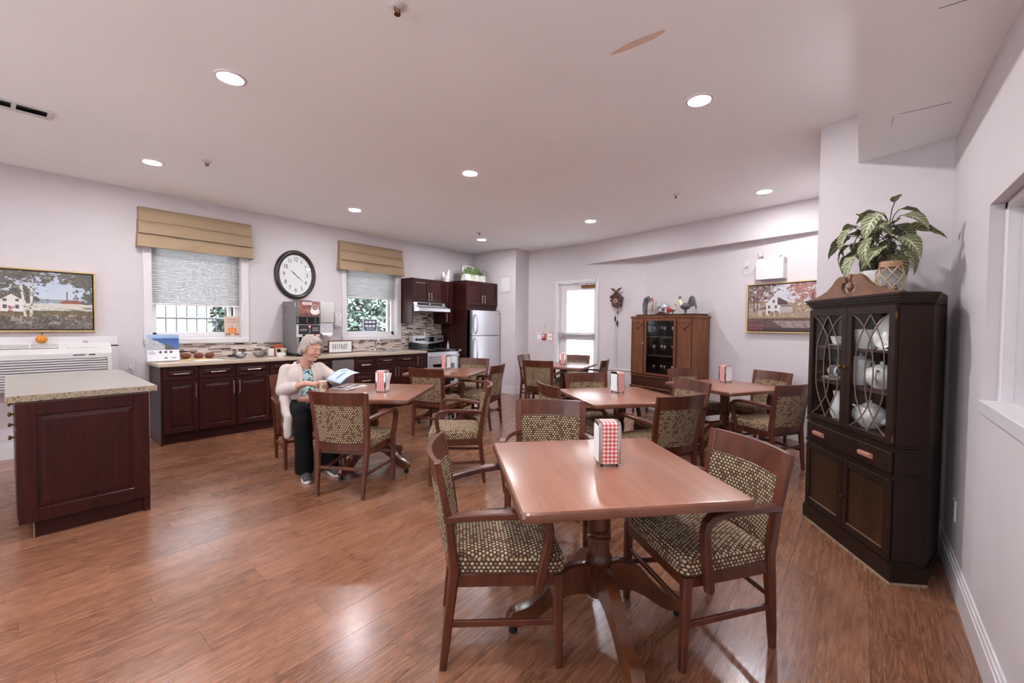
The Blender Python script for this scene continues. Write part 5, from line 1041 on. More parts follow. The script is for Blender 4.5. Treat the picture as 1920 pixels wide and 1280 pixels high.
def glass_door(x0, x1, kx):
    z0, z1 = 0.766, 1.533; m = MB(); f = 0.043
    m.box((x0, -0.018, z0), (x0 + f, 0.004, z1), 0.002); m.box((x1 - f, -0.018, z0), (x1, 0.004, z1), 0.002); m.box((x0 + f, -0.018, z0), (x1 - f, 0.004, z0 + 0.03), 0.002); m.box((x0 + f, -0.018, z1 - f), (x1 - f, 0.004, z1), 0.002); d = obj('glass_door', m, M['curio'], t)
    a, b, c, e = x0 + f, x1 - f, z0 + 0.03, z1 - f; obj('pane', MB().box((a, -0.006, c), (b, -0.003, e)), M['cabglass'], d); xc, w, h = (a + b) / 2, b - a, e - c
    def strand(pts):
        pts = [Vector((xc + x * w, -0.009, c + z * h)) for x, z in pts]; out = []
        for i in range(len(pts) - 1):
            p0, p1, p2, p3 = pts[max(i - 1, 0)], pts[i], pts[i + 1], pts[min(i + 2, len(pts) - 1)]
            for k in range(6): s = k / 6; out.append(0.5 * ((2 * p1) + (p2 - p0) * s + (2 * p0 - 5 * p1 + 4 * p2 - p3) * s * s + (3 * p1 - p0 - 3 * p2 + p3) * s ** 3))
        out.append(pts[-1]); obj('muntin', MB().sweep(out, 0.007, 0.005, (1, 0, 0)), M['muntin'], d)
    for s in (-1, 1):
        strand([(0.0, 1.0), (s * 0.2, 0.86), (s * 0.36, 0.70), (s * 0.38, 0.5), (s * 0.36, 0.30), (s * 0.2, 0.14), (0.0, 0.0)])
        strand([(s * 0.5, 1.0), (s * 0.26, 0.93), (s * -0.02, 0.76), (s * -0.11, 0.5), (s * -0.02, 0.24), (s * 0.26, 0.07), (s * 0.5, 0.0)])
    obj('knob', MB().lathe([(0.005, 0), (0.005, 0.012), (0.012, 0.016), (0.012, 0.022), (0.004, 0.026)], 12, M=T(kx, -0.018, 1.158) @ Matrix.Rotation(PI / 2, 4, 'X')), M['brass'], d, smooth=40)
glass_door(-0.402, 0.003, -0.018); glass_door(0.008, 0.402, 0.03)
m = MB()
for z0, z1, e in ((1.545, 1.556, 0.004), (1.556, 1.572, 0.014), (1.572, 1.588, 0.024), (1.588, 1.602, 0.032)): m.prism(foot(e), z0, z1)
obj('cornice', m, M['curio'], t)
half = [(0.43, 1.602), (0.43, 1.612), (0.36, 1.618), (0.29, 1.632), (0.22, 1.655), (0.165, 1.69), (0.125, 1.724), (0.09, 1.74), (0.055, 1.738), (0.034, 1.722), (0.03, 1.70), (0.042, 1.694), (0.055, 1.70), (0.066, 1.685), (0.068, 1.66), (0.055, 1.638), (0.03, 1.624), (0.0, 1.620)]
pl_ = half + [(-x, z) for x, z in reversed(half[:-1])]; n = len(pl_); m = MB(); m.add([(x, -0.012, z) for x, z in pl_] + [(x, 0.012, z) for x, z in pl_], [(i, (i + 1) % n, n + (i + 1) % n, n + i) for i in range(n)])
from mathutils.geometry import tessellate_polygon
tris = tessellate_polygon([[Vector((x, z, 0)) for x, z in pl_]]); m.add([(x, y, z) for y in (-0.012, 0.012) for x, z in pl_], [tuple(q) for q in tris] + [tuple(i + n for i in reversed(q)) for q in tris]); obj('pediment', m, M['pediment'], t)
obj('finial', MB().lathe([(0.022, 1.620), (0.022, 1.630), (0.008, 1.638), (0.018, 1.65), (0.023, 1.668), (0.014, 1.69), (0.007, 1.70), (0.013, 1.715), (0.015, 1.725), (0.004, 1.75)], 16), M['pediment'], t, smooth=50)
for z in (0.80, 1.48): obj('hinge', MB().cyl((0.404, -0.012, z - 0.02), (0.404, -0.012, z + 0.02), 0.005, 8), M['brass'], t)

# ---- china inside
CM = T(3.4417, 0.067, 0) @ rz(math.radians(212.56))
def inside(name, label, x, y, z, cat, rot=0.0): p = CM @ Vector((x, y, z)); return thing(name, label, cat, p, math.radians(212.56) + rot, group='china in the corner cabinet')
def lidded(t, s, prof, spout=True, handle=True, mat='china'):
    obj('pot', MB().lathe([(r * s, z * s) for r, z in prof], 22), M[mat], t, smooth=60); zt = prof[-1][1] * s; r0 = max(r for r, z in prof) * s
    obj('lid', MB().lathe([(0.045 * s, zt), (0.03 * s, zt + 0.014 * s), (0.008 * s, zt + 0.018 * s), (0.012 * s, zt + 0.03 * s), (0.004 * s, zt + 0.038 * s)], 16), M[mat], t, smooth=60)
    if spout: obj('spout', MB().tube([(r0 * 0.85, 0, zt * 0.35), (r0 * 1.35, 0, zt * 0.55), (r0 * 1.65, 0, zt * 1.0)], [0.02 * s, 0.014 * s, 0.009 * s], 10), M[mat], t, smooth=60)
    if handle: obj('handle', MB().tube([(-r0 * 0.85, 0, zt * 0.85), (-r0 * 1.35, 0, zt * 0.9), (-r0 * 1.5, 0, zt * 0.55), (-r0 * 0.9, 0, zt * 0.25)], 0.008 * s, 8), M[mat], t, smooth=60)
POT = [(0.045, 0), (0.05, 0.008), (0.085, 0.05), (0.092, 0.085), (0.075, 0.125), (0.048, 0.14)]; TALL = [(0.05, 0), (0.058, 0.006), (0.06, 0.12), (0.062, 0.19), (0.045, 0.2)]
lidded(inside('teapot', 'round white teapot on the bottom shelf of the corner cabinet', 0.03, 0.12, 0.78, 'teapot', 0.3), 1.0, POT)
lidded(inside('teapot', 'ornate white teapot on the middle shelf of the corner cabinet', 0.125, 0.115, 1.038, 'teapot', 2.3), 0.95, POT)
lidded(inside('coffee_pot', 'tall white coffee pot on the middle shelf of the corner cabinet', -0.04, 0.10, 1.038, 'pot', 3.6), 0.88, TALL)
t = inside('pitcher', 'slim white pitcher at the bottom left of the corner cabinet', -0.24, 0.10, 0.78, 'pitcher'); obj('jug', MB().lathe([(0.035, 0), (0.05, 0.03), (0.048, 0.09), (0.03, 0.15), (0.038, 0.19), (0.034, 0.19), (0.026, 0.15)], 20, cap=False), M['china'], t, smooth=60); obj('handle', MB().tube([(0.032, 0, 0.18), (0.08, 0, 0.17), (0.08, 0, 0.08), (0.045, 0, 0.05)], 0.006, 8), M['china'], t, smooth=60)
def cup_stack(x, y, z, label, rot=0, n=1):
    t = inside('teacup', label, x, y, z, 'cup', rot); obj('saucer', MB().lathe([(0.025, 0), (0.06, 0.008), (0.068, 0.014), (0.06, 0.012), (0.02, 0.006)], 22), M['china'], t, smooth=60); obj('cup', MB().lathe([(0.02, 0.014), (0.03, 0.03), (0.04, 0.065), (0.042, 0.07), (0.038, 0.066), (0.027, 0.03)], 20, cap=False), M['china'], t, smooth=60); obj('handle', MB().tube([(0.038, 0, 0.06), (0.06, 0, 0.055), (0.055, 0, 0.03), (0.032, 0, 0.03)], 0.004, 6), M['china'], t)
cup_stack(-0.28, 0.10, 1.278, 'white teacup on its saucer, top left in the corner cabinet')
t = inside('mug', 'patterned mug lying on plates in the corner cabinet', -0.285, 0.11, 1.062, 'mug'); obj('mug_wall', MB().lathe([(0.036, 0), (0.042, 0.01), (0.042, 0.1), (0.038, 0.1), (0.037, 0.012)], 20, cap=False, M=T(-0.05, 0, 0.042) @ Matrix.Rotation(PI / 2, 4, 'Y')), M['china'], t, smooth=50); obj('pattern_band', MB().lathe([(0.0424, 0.03), (0.0424, 0.08)], 20, cap=False, M=T(-0.05, 0, 0.042) @ Matrix.Rotation(PI / 2, 4, 'Y')), M['ceramicgrey'], t, smooth=50)
t = inside('plate_stack', 'short stack of white plates under the patterned mug', -0.285, 0.11, 1.038, 'plates'); 
for k in range(3): obj('plate', MB().lathe([(0.05, 0.0), (0.085, 0.008), (0.09, 0.012), (0.08, 0.01), (0.04, 0.004)], 26, (0, 0, k * 0.0065)), M['china'], t, smooth=50)
t = inside('vase', 'wide fluted white vase on the cabinet\'s top shelf', 0.02, 0.10, 1.278, 'vase'); obj('vase_wall', MB().lathe([(0.05, 0), (0.055, 0.01), (0.065, 0.07), (0.08, 0.12), (0.076, 0.12), (0.058, 0.06)], 24, cap=False), M['china'], t, smooth=50); obj('foot_ring', MB().lathe([(0.052, 0), (0.052, 0.006)], 20), M['china'], t)
for i, (x, l) in enumerate(((-0.20, 'left clear tumbler behind the fluted vase'), (-0.12, 'right clear tumbler behind the fluted vase'))):
    t = inside('tumbler', l, x, 0.21, 1.278, 'glass'); obj('tumbler_wall', MB().lathe([(0.025, 0), (0.03, 0.16), (0.027, 0.16), (0.023, 0.006)], 16, cap=False), M['cabglass'], t, smooth=40); obj('tumbler_base', MB().lathe([(0.025, 0), (0.025, 0.008)], 16), M['cabglass'], t)
t = inside('cake_plate', 'white platter standing at the cabinet\'s top right', 0.24, 0.045, 1.278, 'plate'); obj('platter', MB().lathe([(0.0, 0.0), (0.075, 0.004), (0.1, 0.012), (0.1, 0.015), (0.075, 0.008)], 26, M=T(0, 0.02, 0.105) @ Matrix.Rotation(math.radians(78), 4, 'X')), M['china'], t, smooth=50); obj('stand', MB().box((-0.04, -0.01, 0), (0.04, 0.05, 0.01)), M['china'], t)

# ---- on top of the corner cabinet
def ontop(name, label, x, y, cat, rot=0): p = CM @ Vector((x, y, 1.602)); return thing(name, label, cat, p, math.radians(212.56) + rot)
t = ontop('potted_plant', 'large-leaved veined houseplant in a white pot on the corner cabinet', -0.01, 0.19, 'plant')
obj('pot', MB().lathe([(0.095, 0), (0.115, 0.15), (0.118, 0.165), (0.108, 0.165), (0.1, 0.14)], 10, cap=False), M['china'], t, smooth=25); obj('soil', MB().lathe([(0.104, 0.145), (0.104, 0.15)], 16), M['stem'], t)
def leafmesh(L, w, droop, fold):
    m = MB(); nu, nv = 4, 9
    def f(u, v):
        x = (u - 0.5) * 2; ww = w * math.sin(PI * min(1, max(0.0, v)) ** 0.8) ** 0.85 * (1 - 0.35 * v); y = L * (math.sin(droop * v) / droop if droop else v); z = -L * (1 - math.cos(droop * v)) / droop if droop else 0
        return (x * ww, y, z + fold * abs(x) * ww + 0.004 * math.sin(v * 20 + x * 3))
    m.grid(f, nu, nv); g = mesh_of('leaf', m, M['zebra'], smooth=60); uvl = g.uv_layers.new(name='UVMap')
    for p in g.polygons:
        for li in p.loop_indices: vi = g.loops[li].vertex_index; uvl.data[li].uv = ((vi % (nu + 1)) / nu, (vi // (nu + 1)) / nv)
    return g
LV = [leafmesh(0.17, 0.05, 0.9, 0.35), leafmesh(0.19, 0.055, 1.3, 0.3), leafmesh(0.15, 0.045, 0.5, 0.45), leafmesh(0.20, 0.058, 1.6, 0.3)]
rr = random.Random(5)
stems = [((-0.045, 0, 0.14), (-0.13, -0.02, 0.42)), ((0.05, 0, 0.14), (0.075, -0.02, 0.46))]
for a, b in stems:
    a, b = Vector(a), Vector(b); obj('stem', MB().tube([a, a.lerp(b, 0.35) + Vector((0.01, 0, 0)), a.lerp(b, 0.7), b], [0.014, 0.012, 0.010, 0.005], 8), M['stem'], t, smooth=50)
    nl = 19
    for k in range(nl):
        f = 0.22 + 0.78 * k / (nl - 1); az = k * 2.4 + (0.5 if a.x > 0 else 0); p0 = a.lerp(b, f); out = Vector((math.cos(az), math.sin(az) * 0.6 - 0.18, 0)); pl = (0.12 if a.x < 0 else 0.10) * (1.15 - 0.7 * (f - 0.38)); tip = p0 + out * pl + Vector((0, 0, 0.045 + 0.05 * f))
        if tip.y > 0.15: tip.y = 0.15
        obj('petiole', MB().tube([p0, p0.lerp(tip, 0.5) + Vector((0, 0, 0.02)), tip], 0.0028, 5), M['stem'], t)
        lf = obj('leaf', LV[k % 4], None, t, loc=tip); el = math.radians(rr.uniform(-38, 8) - 22 * (f < 0.5) + 40 * (f > 0.92)); lf.rotation_euler = (el, rr.uniform(-0.35, 0.35), az - PI / 2); s = rr.uniform(0.85, 1.15) * (1.1 - 0.3 * (f > 0.9)); lf.scale = (s, s, s)
def net_jar(label, x, y, s):
    t = ontop('netted_jar', label, x, y, 'jar'); prof = [(0.04, 0.003), (0.056, 0.03), (0.062, 0.08), (0.056, 0.12), (0.043, 0.145), (0.043, 0.15)]
    obj('jar_glass', MB().lathe([(r * s, z * s) for r, z in prof], 24, cap=False), M['cabglass'], t, smooth=60); obj('jar_base', MB().lathe([(0.04 * s, 0), (0.04 * s, 0.004)], 20), M['cabglass'], t); obj('collar', MB().lathe([(0.045 * s, 0.142 * s), (0.047 * s, 0.15 * s), (0.047 * s, 0.172 * s), (0.042 * s, 0.174 * s)], 20), M['cork'], t, smooth=40)
    rr = random.Random(int(s * 100)); m = MB()
    for k in range(26): a = rr.uniform(0, 6.28); q = rr.uniform(0, 0.040) * s; m.ell((q * math.cos(a), q * math.sin(a), (0.02 + rr.uniform(0, 0.028)) * s), (0.014 * s, 0.011 * s, 0.009 * s), n=7, m=5)
    obj('shells', m, M['shell'], t, smooth=50, kind='stuff')
    def R(z): return float(np.interp(z, [p[1] for p in prof], [p[0] for p in prof]))
    m = MB(); zs = [0.008, 0.035, 0.075, 0.11, 0.142]
    for k in range(7):
        for sg in (1, -1): m.tube([((R(z) + 0.003) * s * math.cos(2 * PI * (k + sg * i * 0.5) / 7), (R(z) + 0.003) * s * math.sin(2 * PI * (k + sg * i * 0.5) / 7), z * s) for i, z in enumerate(zs)], 0.0026 * s, 5)
    obj('rope_net', m, M['rope'], t)
net_jar('rope-netted glass jar of shells at the right on the corner cabinet', 0.20, 0.09, 1.12); net_jar('smaller rope-netted jar behind the left end of the pediment', -0.27, 0.17, 1.0)
t = thing('wall_outlet', 'white wall outlet low on the right wall by the corner cabinet', 'outlet', (3.346, YR, 0.405)); obj('plate', MB().box((-0.036, 0, -0.058), (0.036, 0.007, 0.058), 0.002), M['whiteplastic'], t)
for z in (-0.022, 0.022): obj('socket', MB().cyl((0, 0.007, z), (0, 0.010, z), 0.014, 12), M['greyplastic'], t)

# ------------------------------------------------------------------ glass-door cabinet on the picture wall (local: -y front)
HO = onB(1.845, 0, 0.43); t = thing('display_cabinet', 'brown display cabinet with one glass door and stemware inside', 'cabinet', HO, ROTB); HM = Matrix.Translation(HO) @ rz(ROTB); D_ = 0.40
for xa in (-0.56, 0.54): obj('side_panel', MB().box((xa, 0.0, 0.45), (xa + 0.02, D_, 1.53)), M['hutch'], t); obj('back_panel', MB().box((-0.54, D_ - 0.012, 0.45), (0.54, D_, 1.53)), M['inside'], t); obj('case_floor', MB().box((-0.54, 0.01, 0.625), (0.54, D_ - 0.012, 0.642)), M['inside'], t)
for x0, x1 in ((-0.56, -0.295), (0.285, 0.56)):
    p = obj('front_panel', MB().box((x0, -0.012, 0.645), (x1, 0.004, 1.53), 0.003), M['hutch'], t); xc = (x0 + x1) / 2
    for x in (x0 + 0.008, x1 - 0.022): obj('pilaster', MB().box((x, -0.018, 0.65), (x + 0.014, -0.011, 1.525), 0.002), M['hutchdark'], p)
    m = MB()
    for s in (-1, 1):
        m.tube([(xc, -0.014, 1.36), (xc + s * 0.03, -0.014, 1.40), (xc + s * 0.06, -0.014, 1.415), (xc + s * 0.085, -0.014, 1.44), (xc + s * 0.08, -0.014, 1.475)], 0.006, 5); m.tube([(xc + s * 0.05, -0.014, 1.46), (xc + s * 0.02, -0.014, 1.475), (xc, -0.014, 1.45)], 0.005, 5)
    m.ell((xc, -0.014, 1.375), (0.012, 0.008, 0.02)); obj('carved_swag', m, M['hutchdark'], p, smooth=50)
m = MB(); x0, x1, z0, z1, f = -0.29, 0.28, 0.645, 1.53, 0.034
m.box((x0, -0.016, z0), (x0 + f, 0.004, z1), 0.003); m.box((x1 - f, -0.016, z0), (x1, 0.004, z1), 0.003); m.box((x0 + f, -0.016, z0), (x1 - f, 0.004, z0 + f), 0.003); m.box((x0 + f, -0.016, z1 - f), (x1 - f, 0.004, z1), 0.003); d = obj('glass_door', m, pm('door_frame_red_walnut', lin(112, 62, 42), 0.35, var=0.15, scale=20), t); obj('pane', MB().box((x0 + f, -0.004, z0 + f), (x1 - f, -0.001, z1 - f)), M['cabglass'], d); obj('knob', MB().lathe([(0.006, 0), (0.013, 0.012), (0.01, 0.022)], 12, M=T(-0.312, -0.012, 1.145) @ Matrix.Rotation(PI / 2, 4, 'X')), M['gold'], d, smooth=40)
m = MB()
for sx in (-1, 1):
    m.tube([(-0.005 + sx * 0.25, -0.008, 1.49), (-0.005 + sx * 0.17, -0.008, 1.488), (-0.005 + sx * 0.2, -0.008, 1.46), (-0.005 + sx * 0.245, -0.008, 1.42)], 0.003, 5); m.tube([(-0.005 + sx * 0.245, -0.008, 1.42), (-0.005 + sx * 0.235, -0.008, 1.1), (-0.005 + sx * 0.247, -0.008, 0.9)], 0.0022, 5)
obj('fretwork', m, M['hutchdark'], d)
for z in (0.945, 1.235): obj('shelf', MB().box((-0.535, 0.03, z), (0.535, D_ - 0.015, z + 0.012)), M['inside'], t)
d = obj('drawer', MB().box((-0.55, -0.012, 0.47), (0.55, 0.01, 0.61), 0.004), M['hutchdark'], t)
for x in (-0.36, 0.36): obj('pull', MB().tube([(x - 0.02, -0.012, 0.55), (x - 0.012, -0.03, 0.535), (x + 0.012, -0.03, 0.535), (x + 0.02, -0.012, 0.55)], 0.004, 6), M['brass'], d)
obj('mid_moulding', MB().box((-0.57, -0.022, 0.613), (0.57, D_, 0.628), 0.004), M['hutch'], t); obj('drawer_case', MB().box((-0.545, 0.01, 0.46), (0.545, D_ - 0.015, 0.613)), M['hutchdark'], t)
m = MB(); m.box((-0.575, -0.025, 0.435), (0.575, D_, 0.46), 0.005); obj('base_moulding', m, M['hutch'], t)
for k in range(30): obj('dentil', MB().box((-0.56 + k * 0.0375, -0.02, 0.405), (-0.538 + k * 0.0375, 0.0, 0.434)), M['hutchdark'], t)
for x in (-0.53, 0.53):
    for y in (0.03, D_ - 0.04): obj('leg', MB().lathe([(0.018, 0), (0.024, 0.01), (0.016, 0.03), (0.02, 0.2), (0.034, 0.3), (0.022, 0.33), (0.034, 0.35), (0.034, 0.436)], 14, (x, y, 0)), M['hutchdark'], t, smooth=45)
obj('leg_stretcher', MB().box((-0.52, 0.18, 0.10), (0.52, 0.21, 0.125), 0.003), M['hutchdark'], t)
m = MB()
for z0, z1, e in ((1.53, 1.545, 0.012), (1.545, 1.56, 0.02), (1.56, 1.572, 0.012)): m.box((-0.56 - e, -e, z0), (0.56 + e, D_, z1), 0.003)
obj('cornice', m, M['hutch'], t); obj('top_board', MB().box((-0.53, 0.06, 1.572), (0.53, D_, 1.602), 0.002), M['hutchdark'], t)
m = MB(); arc = [(-0.15 + 0.3 * i / 14, 1.572 + 0.065 * math.sin(PI * i / 14) ** 1.5 + 0.004) for i in range(15)]; m.add([(x, y, z) for y in (0.0, 0.02) for x, z in arc] + [(x, y, 1.572) for y in (0.0, 0.02) for x, z in arc], [(i, i + 1, 30 + i + 1, 30 + i) for i in range(14)] + [(15 + i, 15 + i + 1, 45 + i + 1, 45 + i) for i in range(14)] + [(i, i + 1, 15 + i + 1, 15 + i) for i in range(14)]); obj('crest', m, M['hutchdark'], t)
gob = [(0.03, 0), (0.03, 0.003), (0.005, 0.01), (0.004, 0.06), (0.014, 0.07), (0.033, 0.10), (0.036, 0.13), (0.03, 0.16), (0.028, 0.16), (0.033, 0.13), (0.03, 0.10), (0.0, 0.074)]
gm = mesh_of('goblet', MB().lathe(gob, 16, cap=False), M['crystal'], smooth=60); bm_ = mesh_of('goblet_foot', MB().lathe([(0.032, 0.0), (0.032, 0.002)], 16), M['crystal'])
for zi, (z, nm) in enumerate(((0.642, 'bottom'), (0.957, 'middle'), (1.247, 'top'))):
    for k in range(5):
        p = HM @ Vector((-0.2 + k * 0.1, 0.12 + 0.06 * (k % 2), z)); g = thing('wine_glass', 'wine glass number %s from the left on the %s shelf of the display cabinet' % (('one', 'two', 'three', 'four', 'five')[k], nm), 'glass', p, group='stemware in the display cabinet'); obj('bowl', gm, None, g); obj('foot', bm_, None, g)
# ---- figurines on top
def onhutch(name, label, s, cat='figurine', rot=0.0, y=0.20): p = HM @ Vector((1.845 - s, y, 1.602)); return thing(name, label, cat, p, ROTB + rot)
def rooster(t, s, flip, cb, ch, ct, tailh=0.2):
    f = -1 if flip else 1
    obj('body', MB().ell((0, 0, 0.115 * s), (0.085 * s, 0.05 * s, 0.055 * s)), M[cb], t, smooth=60); obj('neck', MB().tube([(f * 0.05 * s, 0, 0.13 * s), (f * 0.085 * s, 0, 0.18 * s), (f * 0.09 * s, 0, 0.225 * s)], [0.045 * s, 0.034 * s, 0.02 * s], 12), M[ch], t, smooth=60); obj('head', MB().ell((f * 0.095 * s, 0, 0.235 * s), (0.024 * s, 0.018 * s, 0.022 * s)), M[ct], t, smooth=60)
    obj('beak', MB().tube([(f * 0.112 * s, 0, 0.235 * s), (f * 0.135 * s, 0, 0.228 * s)], [0.008 * s, 0.001], 6), M['gold'], t); obj('comb', MB().ell((f * 0.095 * s, 0, 0.262 * s), (0.022 * s, 0.005 * s, 0.016 * s)).ell((f * 0.108 * s, 0, 0.205 * s), (0.008 * s, 0.006 * s, 0.018 * s)), M['red'] if ct != 'ceramicgrey' else M['ceramicgrey'], t, smooth=60)
    obj('wing', MB().ell((-f * 0.01 * s, -0.045 * s, 0.12 * s), (0.055 * s, 0.014 * s, 0.034 * s)), M[ct], t, smooth=60)
    for k in range(5): w_ = 0.008 * (k - 2) * s; h_ = (tailh - 0.028 * k) * s; obj('tail_feather', MB().tube([(-f * 0.055 * s, w_ * 0.4, 0.13 * s), (-f * 0.075 * s, w_, 0.5 * (0.13 * s + h_)), (-f * (0.095 + 0.004 * k) * s, w_, h_), (-f * (0.13 + 0.004 * k) * s, w_, h_ + 0.012 * s), (-f * (0.158 + 0.002 * k) * s, w_, h_ - 0.02 * s), (-f * 0.166 * s, w_, h_ - 0.065 * s)], [0.016 * s, 0.018 * s, 0.019 * s, 0.018 * s, 0.014 * s, 0.003 * s], 8), M[ct], t, smooth=60)
    for y in (-0.018, 0.018): obj('leg', MB().tube([(0, y * s, 0.075 * s), (0.004 * s, y * s, 0.01 * s), (f * 0.02 * s, y * s, 0.003 * s)], [0.014 * s, 0.007 * s, 0.006 * s], 6), M['ceramicgrey'], t)
    obj('base', MB().lathe([(0.05 * s, 0), (0.048 * s, 0.004)], 14), M[cb], t)
rooster(onhutch('rooster_figurine', 'cream and grey rooster figurine with a curved tail on the display cabinet', 1.56), 1.0, True, 'ceramicgrey', 'sage', 'ceramicgrey', 0.24)
rooster(onhutch('hen_figurine', 'small dark hen figurine with a red comb beside the elephant', 1.74, y=0.14), 0.55, False, 'ceramicgrey', 'sage', 'red', 0.16)
t = onhutch('rooster_figurine', 'upright grey rooster figurine with a tall arched tail, leftmost on the display cabinet', 2.25, y=0.22)
obj('body', MB().ell((0.03, 0, 0.10), (0.05, 0.045, 0.075)), M['ceramicpink'], t, smooth=60); obj('neck', MB().tube([(0.045, 0, 0.14), (0.06, 0, 0.20), (0.06, 0, 0.235)], [0.04, 0.026, 0.018], 10), M['ceramicpink'], t, smooth=60); obj('head', MB().ell((0.064, 0, 0.235), (0.022, 0.018, 0.02)), M['red'], t, smooth=60); obj('comb', MB().ell((0.062, 0, 0.262), (0.015, 0.005, 0.018)), M['red'], t, smooth=60)
for k in range(4): obj('tail_feather', MB().tube([(-0.08 + 0.004 * k, 0.01 * (k - 1.5), 0.002), (-0.092 + 0.01 * k, 0.012 * (k - 1.5), 0.16), (-0.06 + 0.012 * k, 0.012 * (k - 1.5), 0.26 + 0.008 * k), (0.0 + 0.008 * k, 0.012 * (k - 1.5), 0.29 - 0.02 * k), (0.035, 0.01 * (k - 1.5), 0.22 - 0.02 * k)], [0.02, 0.022, 0.024, 0.022, 0.012], 8), M['ceramicgrey'], t, smooth=60)
for x, y in ((0.02, 0.015), (0.05, -0.015)): obj('leg', MB().cyl((x, y, 0.0), (x, y, 0.06), 0.012, 8, 0.018), M['ceramicpink'], t)
t = onhutch('elephant_figurine', 'silver elephant figurine with raised trunk on the display cabinet', 1.96)
obj('body', MB().ell((0.03, 0, 0.115), (0.085, 0.05, 0.058)).ell((-0.055, 0, 0.14), (0.042, 0.036, 0.04)), M['silver'], t, smooth=60); obj('trunk', MB().tube([(-0.085, 0, 0.13), (-0.12, 0, 0.125), (-0.145, 0, 0.15), (-0.14, 0, 0.185), (-0.125, 0, 0.20)], [0.022, 0.017, 0.013, 0.01, 0.008], 8), M['silver'], t, smooth=60)
for y in (-1, 1): obj('ear', MB().ell((-0.04, y * 0.038, 0.15), (0.03, 0.006, 0.036)), M['silver'], t, smooth=60); obj('tusk', MB().tube([(-0.09, y * 0.015, 0.12), (-0.11, y * 0.018, 0.108), (-0.125, y * 0.018, 0.112)], [0.006, 0.005, 0.002], 6), M['china'], t)
for x, y in ((-0.02, 0.025), (-0.02, -0.025), (0.08, 0.025), (0.08, -0.025)): obj('leg', MB().cyl((x, y, 0), (x, y, 0.09), 0.02, 10, 0.024), M['silver'], t, smooth=50)
obj('tail', MB().tube([(0.11, 0, 0.13), (0.125, 0, 0.10), (0.122, 0, 0.07)], 0.005, 6), M['silver'], t)

# ------------------------------------------------------------------ things on the door wall and picture wall
t = thing('cuckoo_clock', 'carved brown cuckoo clock on the wall by the exit door', 'clock', (XD, 3.37, 1.86), -PI / 2)     # local -y faces the room
obj('house', MB().add([(x, y, z) for y in (-0.11, 0) for x, z in ((-0.075, -0.10), (0.075, -0.10), (0.075, 0.06), (0, 0.13), (-0.075, 0.06))], [(0, 1, 2, 3, 4), (9, 8, 7, 6, 5)] + [(i, (i + 1) % 5, 5 + (i + 1) % 5, 5 + i) for i in range(5)]), M['cuckoo'], t)
m = MB()
for s in (-1, 1): m.sweep([(0, -0.065, 0.14), (s * 0.105, -0.065, 0.045)], 0.14, 0.014, (0, 1, 0))
obj('roof', m, M['cuckoo'], t); m = MB(); rr = random.Random(4)
for k in range(26):
    a = rr.uniform(0, 2 * PI); r = rr.uniform(0.06, 0.11); m.ell((0, 0, 0), (0.03, 0.008, 0.013), M=T(r * math.cos(a) * 0.95, -0.118 - rr.uniform(0, 0.01), r * math.sin(a) * 1.1) @ Matrix.Rotation(-a + rr.uniform(-0.6, 0.6), 4, 'Y'), n=8, m=5)
obj('carved_leaves', m, M['cuckoo'], t, smooth=60, kind='stuff'); m = MB()
for s in (-1, 1):
    m.tube([(0, -0.09, 0.14), (s * 0.05, -0.10, 0.20), (s * 0.11, -0.10, 0.225)], [0.022, 0.02, 0.006], 8); m.tube([(s * 0.03, -0.10, 0.18), (s * 0.08, -0.1, 0.19)], [0.015, 0.004], 6)
m.ell((0, -0.1, 0.15), (0.03, 0.025, 0.03)); obj('carved_bird', m, M['cuckoo'], t, smooth=60)
fc = obj('dial', MB().cyl((0, -0.11, -0.005), (0, -0.128, -0.005), 0.042, 22), pm('dial_brown', lin(104, 70, 60), 0.5), t); obj('dial_ring', MB().tube([(math.cos(a) * 0.033, -0.13, -0.005 + math.sin(a) * 0.033) for a in [2 * PI * i / 20 for i in range(21)]], 0.003, 5), M['china'], fc); obj('hand', MB().tube([(0, -0.131, -0.005), (0.008, -0.131, 0.024)], 0.002, 4), M['china'], fc); obj('hand', MB().tube([(0, -0.131, -0.005), (0.002, -0.131, -0.022)], 0.002, 4), M['china'], fc)
obj('pendulum', MB().tube([(0, -0.05, -0.1), (0.004, -0.05, -0.19)], 0.003, 5).ell((0.006, -0.05, -0.205), (0.016, 0.006, 0.026)), M['cuckoo'], t, smooth=50)
for x, z in ((-0.03, -0.32), (0.012, -0.40)):
    obj('chain', MB().tube([(x, -0.06, -0.1), (x, -0.055, -1.19)], 0.0022, 4), M['brass'], t); obj('pine_cone_weight', MB().lathe([(0.004, 0.05), (0.014, 0.035), (0.017, 0.0), (0.012, -0.035), (0.003, -0.055)], 10, (x, -0.058, z)), M['black'], t, smooth=50)
t = thing('fire_alarm_pull', 'small red fire alarm pull station left of the exit door', 'alarm', (XD, 4.98, 1.18), -PI / 2); obj('housing', MB().box((-0.045, -0.035, -0.065), (0.045, 0, 0.065), 0.005), M['red'], t); obj('pull_handle', MB().box((-0.03, -0.045, -0.02), (0.03, -0.035, 0.005), 0.003), M['whiteplastic'], t); obj('label_plate', MB().box((-0.028, -0.037, 0.02), (0.028, -0.035, 0.05)), M['paper'], t)
t = thing('notice_sheet', 'white notice with dark lines left of the fire alarm pull', 'notice', (XD, 5.11, 1.19), -PI / 2); obj('sheet', MB().box((-0.05, -0.002, -0.09), (0.05, 0, 0.09)), M['paper'], t)
for z in (0.075, 0.035, -0.075): obj('print_line', MB().box((-0.04, -0.003, z), (0.04, -0.002, z + 0.008)), M['ink'], t)
